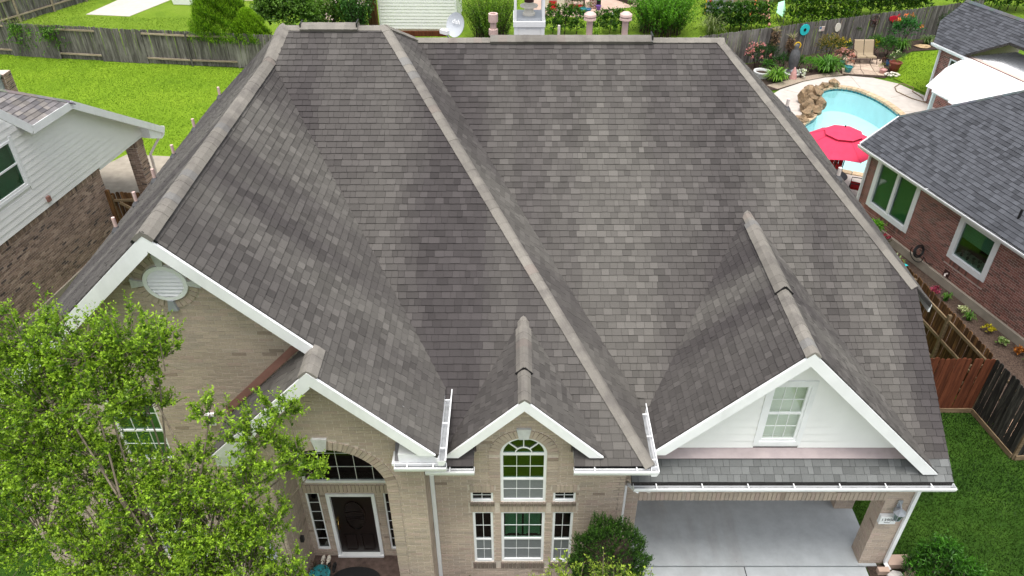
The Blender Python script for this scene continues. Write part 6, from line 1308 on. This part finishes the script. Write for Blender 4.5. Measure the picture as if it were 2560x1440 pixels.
t = thing('mint_chair', 'mint green butterfly chair beside the tall hedge', 'chair', (16.4, 48.3, 0)); mb = MB(); mb.prism([(16.1, 48.2, .55), (16.45, 48.0, .35), (16.75, 48.5, .5), (16.7, 48.9, 1.05), (16.3, 48.8, .95)], (0, .02, .03)); obj('seat', mb, M['mint'], t)
for a, b in (((16.1, 48.2, .5), (16.25, 47.7, 0)), ((16.7, 48.4, .5), (16.5, 47.8, 0)), ((16.3, 48.8, .8), (16.6, 48.6, 0))): obj('leg', MB().tube([a, b], .02, 6), M['black'], t)
sheet('timber_deck', [(13.2, 52.0), (17.2, 52.5), (17.0, 54.5), (13, 54)], .35, 'sling', .35); sheet('far_path', [(12.6, 50.8), (15.4, 51.2), (15.2, 51.7), (12.5, 51.4)], .01, 'concrete_warm', .04)
# hedges and shrubs beyond the fence
B_ = 'shrubs beyond the back fence'
def conifer(label, c, r, h, seed, group=None):
    rg = np.random.default_rng(seed); x, y = c; t = thing('arborvitae', label, 'conifer', (x, y, 0), group); n = int(900*r*h*3); z = 1.25+(h-1.25)*rg.uniform(0, 1, n)**.85; rr = r*np.sin(np.clip((1-z/h), 0, 1)**.62*math.pi*.5)**1.0*(1+.16*np.sin(rg.uniform(0, 6.28, n)*3)); a = rg.uniform(0, 6.283, n); bump_ = .82+.22*np.sin(a*6+z*3.1)*np.sin(z*4.7+a*2); O = np.stack([x+rr*bump_*np.cos(a), y+rr*bump_*np.sin(a), z], 1); D = unit(np.stack([np.cos(a)*.35, np.sin(a)*.35, np.ones(n)], 1)+rg.normal(0, .18, (n, 3)))
    leaf_obj('foliage', *shoots(O, D, np.full(n, .16), 4, .10, .035, (.06, .15, .006), (.26, .46, .015), rg, .5, .3), 'needle', t); obj('trunk', MB().tube([(x, y, -.05), (x, y, h*.8)], [.09, .03], 8), M['bark_dark'], t)
conifer('tall bright lime arborvitae at the end of the left fence', (-15.6, 41.6), 1.65, 4.9, 1); conifer('short rounded arborvitae before the tall lime one', (-14.0, 41.0), 1.1, 2.8, 2)
shrub('loose leafy tree behind the arborvitae', (-12.7, 43.6, 2.0), (1.7, 1.2, 1.9), 26, 9, .19, .11, .35, (.04, .10, .012), (.17, .31, .05), seed=41, nb=10, name='small_tree', cat='tree', group=B_, stem_m='bark')
def plume(label, c, r, h, n, seed, c0, c1, flowers=None, lean=.45, ll=.13, group=B_, lw=.035, tip=None):
    rg = np.random.default_rng(seed); x, y = c; t = thing('plume_shrub', label, 'shrub', (x, y, 0), group); a = rg.uniform(0, 6.283, n); q = np.sqrt(rg.uniform(0, 1, n)); O = np.stack([x+r*.55*q*np.cos(a), y+r*.55*q*np.sin(a), h*rg.uniform(.05, .45, n)], 1); D = unit(np.stack([np.cos(a)*lean*q, np.sin(a)*lean*q, np.ones(n)], 1)+rg.normal(0, .1, (n, 3))); L = h*rg.uniform(.4, .62, n)
    leaf_obj('foliage', *shoots(O, D, L, 26, ll*1.35, lw*1.8, c0, c1, rg, .85, .1, .25), 'leaf', t); mb = MB()
    for k in range(0, n, 3): mb.tube([tuple(O[k]*np.array([1, 1, 0])), tuple(O[k]), tuple(O[k]+D[k]*L[k]*.8)], [.02, .014, .006], 5)
    obj('stem', mb, M['bark_dark'], t)
    if flowers:
        k = rg.choice(n, flowers[1]); P = O[k]+D[k]*(L[k]*1.02)[:, None]; P = np.repeat(P, 30, 0)+rg.normal(0, .13, (len(P)*30, 3)); DD = unit(rg.normal(size=P.shape)); leaf_obj('blossom', P, DD, unit(np.cross(DD, rg.normal(size=P.shape))), np.full(len(P), .09), np.full(len(P), .08), np.array(flowers[0])*rg.uniform(.8, 1.2, (len(P), 1)), 'petal', t)
plume('pink-flowering crape myrtle left of the white building', (-11.0, 45.2), 1.6, 3.4, 300, 1, (.04, .10, .015), (.15, .28, .04), ((.78, .58, .60), 12)); plume('dark feathery crape myrtle touching the white building', (-9.3, 45.6), 1.2, 3.6, 240, 2, (.03, .09, .02), (.09, .24, .05), ((.80, .62, .66), 8))
plume('spiky upright bush between white building and chimney', (-1.3, 45.0), 1.9, 3.2, 420, 3, (.04, .11, .008), (.17, .30, .02), None, .6, .1, lw=.028); plume('large vivid green plume bush behind the right flue vents', (8.7, 46.2), 2.2, 3.1, 520, 4, (.035, .12, .01), (.15, .36, .025), None, .75, .13)
def hedge(label, x, y, rx, ry, h, seed, c1=(.09, .21, .015), c0=(.012, .045, .006)):
    rg = np.random.default_rng(seed); t = thing('hedge', label, 'hedge', (x, y, 0), B_); bl = []; n = max(3, int(2*rx/.55))
    for i in range(n):
        for z_ in (.28, .62, .86): bl.append((x-rx+rx*2*(i+.5)/n+rg.normal(0, .08), y+rg.normal(0, .08), h*z_*rg.uniform(.93, 1.05), .48, ry*.8, h*.22))
    O, D, L = blob_shoots(bl, 20, rg, .16, .35, .5); k = np.clip(O[:, 2]/h, 0, 1)[:, None]; P, D2, S, LL, W, cc = shoots(O, D, L, 6, .15, .095, c0, c1, rg); leaf_obj('foliage', P, D2, S, LL, W, cc, 'leaf', t)
    mb = MB()
    for i in range(n): xx = x-rx+rx*2*(i+.5)/n; mb.tube([(xx, y, -.05), (xx+.05, y, h*.7)], [.03, .012], 6)
    obj('stem', mb, M['bark_dark'], t)
hedge('clipped hedge right of the chimney', 3.0, 45.9, 1.05, .7, 1.5, 1); hedge('low clipped hedge between the two mushroom flue vents', 5.7, 46.1, .95, .6, 1.2, 2); hedge('dark hedge with wispy grass left of the swing frame', 12.6, 46.4, 1.2, .8, 1.5, 3, (.06, .15, .012)); hedge('flat-topped hedge beside the swing frame', 14.2, 46.6, .9, .7, 1.5, 4)
hedge('long bright hedge behind the turquoise ornament', 18.6, 47.3, 2.0, 1.0, 2.1, 5, (.14, .28, .015)); hedge('long dark hedge behind the star ornament', 23.2, 49.2, 2.4, 1.1, 2.2, 6, (.09, .2, .015)); hedge('hedge at the top right corner behind rear wing', 30.5, 50.5, 2.5, 1.2, 2.4, 7); hedge('dark bush behind the playset swing', 17.2, 52.6, 1.3, .9, 1.9, 8, (.05, .12, .012))
strap_plant('pale wispy grass clump left of the dark hedge', (11.6, 45.6, 0), 1.0, 90, .03, 1.2, (.14, .18, .06), (.36, .40, .2), 91, group=B_)
strap_plant('yellow-green striped grass tuft under the low hedge', (4.85, 45.4, 0), .4, 50, .04, .5, (.12, .25, .02), (.35, .5, .05), 92, group=B_)
# yellow vine on the left fence
for i, (x, y, hh, lb) in enumerate(((-26.8, 42.05, 1.0, 'leafy vine spilling over the left end of the grey fence'), (-25.0, 41.7, 1.2, 'second leafy vine spilling down the grey fence'))):
    r_ = np.random.default_rng(120+i); t = thing('vine', lb, 'vine', (x, y, 0), 'vines on the left fence'); n = 90; O = np.stack([x+r_.normal(0, .35, n), np.full(n, y-.12)+r_.normal(0, .05, n), 1.85-abs(r_.normal(0, .55, n))], 1); leaf_obj('foliage', *shoots(O, unit(r_.normal(0, .5, (n, 3))+[0, -.5, -.6]), np.full(n, .3), 8, .1, .07, (.04, .12, .01), (.14, .30, .02), r_), 'leaf', t)
    n = 60; O = np.stack([x+r_.normal(0, .8, n), y+.1+r_.normal(0, .1, n), np.full(n, 1.7)], 1); leaf_obj('dry_tops', *shoots(O, unit(r_.normal(0, .3, (n, 3))+[0, 0, 1]), r_.uniform(.2, .55, n), 9, .07, .035, (.10, .18, .02), (.36, .38, .10), r_), 'leaf', t)
# satellite dish
t = thing('satellite_dish', 'grey satellite dish with white receiver arm on the rear roof', 'satellite dish', (-1.45, 20.2, 7.0)); dc = V(-1.52, 20.0, 8.70); dn = V(-.55, -.75, .36).normalized(); dxv = dn.cross(V(0, 0, 1)).normalized(); dyv = dxv.cross(dn); vs = [dc-dn*.10]; fs = []
for r_, k_ in ((.13, -.07), (.23, -.045), (.31, -.01)):
    for j in range(28): a = j*2*math.pi/28; vs.append(dc+dxv*(r_*math.cos(a))*.92+dyv*(r_*1.0*math.sin(a))+dn*k_)
fs += [(0, 1+j, 1+(j+1) % 28) for j in range(28)]+[(1+q*28+j, 1+(q+1)*28+j, 1+(q+1)*28+(j+1) % 28, 1+q*28+(j+1) % 28) for q in range(2) for j in range(28)]
mb = MB(); mb.add(vs, fs); mb.add([v-dn*.015 for v in vs], fs); obj('reflector', mb, M['dish'], t, smooth=True, fixn=False)
mt = Matrix((dxv.to_4d(), dyv.to_4d(), dn.to_4d(), V(0,0,0).to_4d())).transposed(); mt = Matrix.Translation(dc-dn*.035+dyv*.08) @ Matrix((( -dxv.x, dyv.x, dn.x, 0), (-dxv.y, dyv.y, dn.y, 0), (-dxv.z, dyv.z, dn.z, 0), (0, 0, 0, 1)))
letters('dish', .16, M['lettering'], t, mt)
lnb = dc+dn*.36-dyv*.22; mb = MB(); mb.tube([dc-dyv*.36-dn*.05, dc-dyv*.35+dn*.12, lnb], .02, 8); mb.tube([dc-dyv*.36-dn*.05, (-1.45, 20.35, 7.0)], .03, 8); obj('arm', mb, M['dish'], t); mb = MB(); mb.bar(lnb-dxv*.12, lnb+dxv*.12, .1, .1); mb.bar(lnb, lnb-dn*.1+dyv*.05, .09, .09); obj('receiver', mb, M['cover'], t)

# ================================================================== FRONT: porch things, bushes, trees
t = potted('blue glazed pot of flowers on the porch', (-4.12, 9.62, .085), 'teal', .2, .34, ((.02, .03, .015), (.10, .05, .03)), .18, 21)
def shoe_pair(name, label, c, m, ang=0, gap=.12):
    t = thing(name, label, 'shoes', c)
    for s in (-1, 1): mb = MB(); x = c[0]+s*gap/2; q = [(x+.045*math.cos(a)*(1.0 if math.sin(a) > 0 else .85), c[1]+.13*math.sin(a)) for a in np.linspace(0, 6.283, 15)[:-1]]; mb.prism([(a, b, c[2]) for a, b in q], (0, 0, .03)); mb.lump((x, c[1]+.05, c[2]+.045), (.045, .06, .03), 1, (1, 1, 1), 1, .02); obj('shoe', mb, M[m], t)
shoe_pair('slippers', 'pair of white slippers by the left sidelight', (-4.14, 10.16, .09), 'offwhite'); shoe_pair('sandals', 'pair of dark sandals on the porch floor', (-3.98, 9.98, .09), 'black')
mb = MB(); mb.prism([(-3.4+.52*math.cos(a), 9.72+.28*math.sin(a), .09) for a in np.linspace(0, 3.1416, 16)], (0, 0, .015)); obj('doormat', mb, M['black'], None, label='black half-round doormat before the front door', cat='doormat')
def juniper(label, c, r, seed, n=2600, c0=(.012, .04, .005), c1=(.055, .14, .012), cat='bush', per=9, ll=.05):
    rg = np.random.default_rng(seed); x, y, z = c; t = thing('round_bush', label, cat, (x, y, 0)); d = unit(rg.normal(size=(n, 3))); lob = 1+.10*np.sin(d[:, 0]*7+1)*np.sin(d[:, 2]*6)+.08*np.sin(d[:, 1]*9+d[:, 2]*11); O = np.array([x, y, z])+d*np.array(r)*(lob*rg.uniform(.72, 1.0, n)**.7)[:, None]; D = unit(d*.55+np.array([0, 0, .75])+rg.normal(0, .25, (n, 3)))
    leaf_obj('foliage', *shoots(O, D, np.full(n, .12), per, ll, .018, c0, c1, rg, .6, .15, .35), 'needle', t); mb = MB(); mb.tube([(x, y, -.05), (x, y, z)], [.08, .05], 8); obj('stem', mb, M['bark_dark'], t); mb = MB(); mb.lump((x, y, z), (r[0]*.7, r[1]*.7, r[2]*.72), 3, (.010, .018, .006), 2); obj('inner_twigs', mb, M['bark_dark'], t)
juniper('large dark green round bush beside the carport', (1.86, 9.06, 1.45), (.72, .62, 1.28), 1, 5200); juniper('small clipped bush right of the porch opening', (-2.45, 8.72, .62), (.36, .34, .62), 2, 1500, (.012, .05, .006), (.05, .16, .015), ll=.035)
shrub('low leafy sprout at the foot of the centre wall', (-1.05, 9.5, .2), (.2, .16, .2), 60, 5, .05, .03, .08, (.015, .05, .008), (.05, .13, .015), seed=55, nb=3, cat='plant', name='low_plant')
def peach(label, c, r, seed, n):
    rg = np.random.default_rng(seed); x, y, z = c; t = thing('leafy_bush', label, 'bush', (x, y, 0), 'bushes on the right lawn'); d = unit(rg.normal(size=(n, 3))); d[:, 2] = abs(d[:, 2])*1.1-.25; O = np.array([x, y, z])+d*np.array(r)*rg.uniform(.45, .95, (n, 1)); D = unit(d*.6+np.array([0, 0, .9])+rg.normal(0, .2, (n, 3))); h_ = np.clip((O[:, 2]-z)/r[2], 0, 1)[:, None]
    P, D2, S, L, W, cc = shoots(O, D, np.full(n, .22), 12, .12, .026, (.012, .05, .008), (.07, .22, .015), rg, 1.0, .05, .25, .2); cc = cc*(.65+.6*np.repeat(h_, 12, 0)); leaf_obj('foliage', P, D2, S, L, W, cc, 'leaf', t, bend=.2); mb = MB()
    for k in range(6): a = k*1.05; mb.tube([(x, y, -.05), (x+.2*math.cos(a), y+.2*math.sin(a), z*.7), (x+r[0]*.6*math.cos(a), y+r[1]*.6*math.sin(a), z+r[2]*.4)], [.03, .02, .008], 6)
    obj('stem', mb, M['bark'], t)
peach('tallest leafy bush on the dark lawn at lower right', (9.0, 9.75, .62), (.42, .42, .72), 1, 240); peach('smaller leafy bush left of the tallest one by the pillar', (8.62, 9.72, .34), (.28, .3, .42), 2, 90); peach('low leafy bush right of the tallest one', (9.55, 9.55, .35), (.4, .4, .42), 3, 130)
tb = thing('planter_edging', 'row of earth-stained edging blocks beside the carport pillar', 'edging', (8.45, 10.2, 0)); obj('block', MB().box(8.2, 8.72, 10.02, 10.28, 0, .14), M['pinkpath'], tb); obj('block', MB().box(7.92, 8.16, 9.86, 9.98, 0, .13), M['pinkpath'], tb)
for k, (x, y, a, b, col, lb) in enumerate(((8.22, 9.66, .19, .2, (.42, .40, .38), 'grey flagstone slab leaning beside the downspout'), (8.55, 9.66, .2, .21, (.44, .35, .24), 'tan flagstone slab right of the grey slab'), (8.02, 9.52, .14, .16, (.38, .28, .19), 'brown flagstone slab left of the grey slab'))):
    q = [(x+a*math.cos(t_)*(1+.15*math.sin(t_*3+k)), y+b*math.sin(t_)) for t_ in np.linspace(0, 6.283, 8)[:-1]]; mb = MB(); mb.prism([(u_, v_, .12-.1*(v_-y)) for u_, v_ in q], (0, 0, .09), col); obj('flagstone_slab', mb, M['stone'], None, label=lb, cat='stone', group='slabs by the pillar')
# --- big tree at lower left
def big_tree(label, base, limbs, seed, dens=1.0, leaf=(.048, .022), c0=(.028, .072, .009), c1=(.20, .34, .028), name='oak_tree', tall=None, per=12, trunk_r=.16):
    """limbs: (x, y, z, radius) crown clumps carried by limbs from the trunk"""
    rg = np.random.default_rng(seed); t = thing(name, label, 'tree', (*base, 0)); mb = MB(); fork = np.array([base[0], base[1], min(l[2] for l in limbs)*.93]); mb.tube([(*base, -.1), (base[0]+.05, base[1], fork[2]*.5), tuple(fork)], [trunk_r, trunk_r*.85, trunk_r*.7], 10); Os, Ds, Ls = [], [], []; tw = []
    for (x, y, z, r) in limbs:
        e = np.array([x, y, z]); mid = fork*.45+e*.55+np.array([rg.normal(0, .2), rg.normal(0, .2), .25]); mb.tube([tuple(fork-[0, 0, .2]), tuple(mid), tuple(e)], [trunk_r*.32, trunk_r*.17, .01], 7)
        ns = max(6, int(r*r*75*dens))                                      # sub-twigs
        for k in range(ns):
            d = rg.normal(size=3); d /= np.linalg.norm(d); d[2] = d[2]*.8+.25; s_ = e+d*r*rg.uniform(.1, .5)*np.array([1, .9, .7]); tip = e+d*r*rg.uniform(.75, 1.15)+np.array([0, 0, r*.2]); tw.append((s_, tip)); m = 9
            tt = rg.uniform(.15, 1.0, m)[:, None]; o_ = s_+(tip-s_)*tt; dd = unit((tip-s_)/np.linalg.norm(tip-s_)*.6+rg.normal(0, .55, (m, 3))+np.array([0, 0, .55])); Os.append(o_); Ds.append(dd); Ls.append(rg.uniform(.10, .30, m)*(.6+.6*r))
    if tall:
        for (x, y, z, L_, n_) in tall:
            o_ = np.array([[x, y, z]]); Os.append(o_+np.zeros((1, 3))); Ds.append(unit(np.array([[rg.normal(0, .12), rg.normal(0, .12), 1]]))); Ls.append(np.array([L_])); tw.append((np.array([x, y, z-.4]), o_[0]+Ds[-1][0]*L_*.95))
            for q in range(n_): tt = rg.uniform(.1, .95); Os.append(o_+Ds[-1-0][:1]*0+np.array([[0, 0, L_*tt]])); Ds.append(unit(rg.normal(0, .6, (1, 3))+np.array([[0, 0, .9]]))); Ls.append(np.array([.14]))
    O, D, L = np.concatenate(Os), np.concatenate(Ds), np.concatenate(Ls); zz = (O[:, 2]-O[:, 2].min())/(np.ptp(O[:, 2])+1e-6)
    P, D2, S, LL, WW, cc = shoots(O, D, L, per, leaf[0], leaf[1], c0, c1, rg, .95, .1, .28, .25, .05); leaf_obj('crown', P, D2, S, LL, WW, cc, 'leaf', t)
    obj('trunk', mb, M['bark'], t); m2 = MB()
    for a, b in tw: m2.tube([tuple(a), tuple(b)], [.009, .004], 4, cap=False)
    obj('twigs', m2, M['bark'], t, kind='stuff', fixn=False)
    return len(P)
limbs = [(-6.30, 7.6, 8.45, .55), (-5.55, 7.5, 8.35, .52), (-5.05, 7.7, 8.30, .50), (-4.85, 7.9, 8.0, .38), (-6.15, 7.3, 7.65, .68), (-5.35, 7.3, 7.75, .55), (-5.05, 7.6, 7.35, .38), (-6.6, 7.4, 6.6, .75), (-5.9, 7.1, 6.45, .60), (-5.2, 6.9, 5.95, .62), (-4.6, 6.9, 6.35, .50), (-4.25, 6.8, 5.75, .62), (-3.75, 7.0, 6.35, .45), (-3.60, 7.3, 7.05, .36), (-3.15, 7.4, 7.45, .28), (-3.02, 7.4, 6.5, .30), (-3.55, 6.9, 5.55, .45), (-3.95, 6.6, 4.9, .62), (-4.9, 6.5, 5.0, .70), (-5.9, 6.6, 5.2, .75), (-6.9, 7.0, 5.4, .75), (-3.35, 6.6, 4.75, .42), (-4.05, 7.3, 7.55, .22), (-5.6, 7.0, 7.05, .32), (-5.0, 7.0, 6.75, .30), (-4.4, 7.2, 6.8, .25), (-6.8, 7.4, 7.4, .55), (-4.3, 6.2, 4.3, .6), (-5.4, 6.1, 4.4, .7), (-7.2, 7.6, 8.0, .5), (-7.4, 7.4, 6.2, .6), (-6.3, 6.4, 4.6, .6), (-3.3, 7.2, 6.75, .3), (-2.95, 7.5, 6.15, .22), (-3.4, 6.5, 4.3, .45)]
tall = [(-5.72, 7.5, 8.75, .75, 5), (-4.62, 7.6, 8.45, .6, 6), (-5.05, 7.6, 8.6, .6, 6), (-6.25, 7.5, 8.7, .5, 4), (-3.85, 7.4, 7.45, .45, 4), (-3.0, 7.3, 7.3, .3, 3), (-4.3, 6.9, 6.5, .55, 4), (-3.7, 6.9, 5.9, .5, 4), (-3.3, 6.8, 5.4, .45, 4), (-5.3, 6.9, 6.3, .5, 4), (-6.0, 7.0, 6.9, .5, 4)]
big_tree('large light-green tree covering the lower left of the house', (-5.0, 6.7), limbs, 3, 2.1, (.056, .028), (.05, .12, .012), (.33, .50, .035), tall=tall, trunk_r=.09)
sl_ = [(.75, 6.0, 5.45, .36), (1.25, 6.0, 5.5, .36), (.4, 5.9, 5.3, .3), (1.6, 5.9, 5.2, .34), (1.0, 5.7, 5.0, .5)]
st_ = [(.66, 6.0, 5.75, .62, 6), (1.2, 6.0, 5.8, .66, 6), (.48, 6.0, 5.6, .5, 5), (.85, 6.0, 5.7, .45, 5), (1.35, 6.0, 5.65, .48, 5), (1.05, 6.0, 5.7, .4, 4), (1.62, 6.0, 5.6, .32, 3), (1.78, 5.95, 5.55, .52, 4), (.3, 6.0, 5.55, .36, 4)]
big_tree('yellow-green young treetop poking up at bottom centre', (1.0, 5.7), sl_, 5, 1.2, (.05, .021), (.08, .15, .012), (.38, .48, .06), 'young_tree', st_, 11, .08)
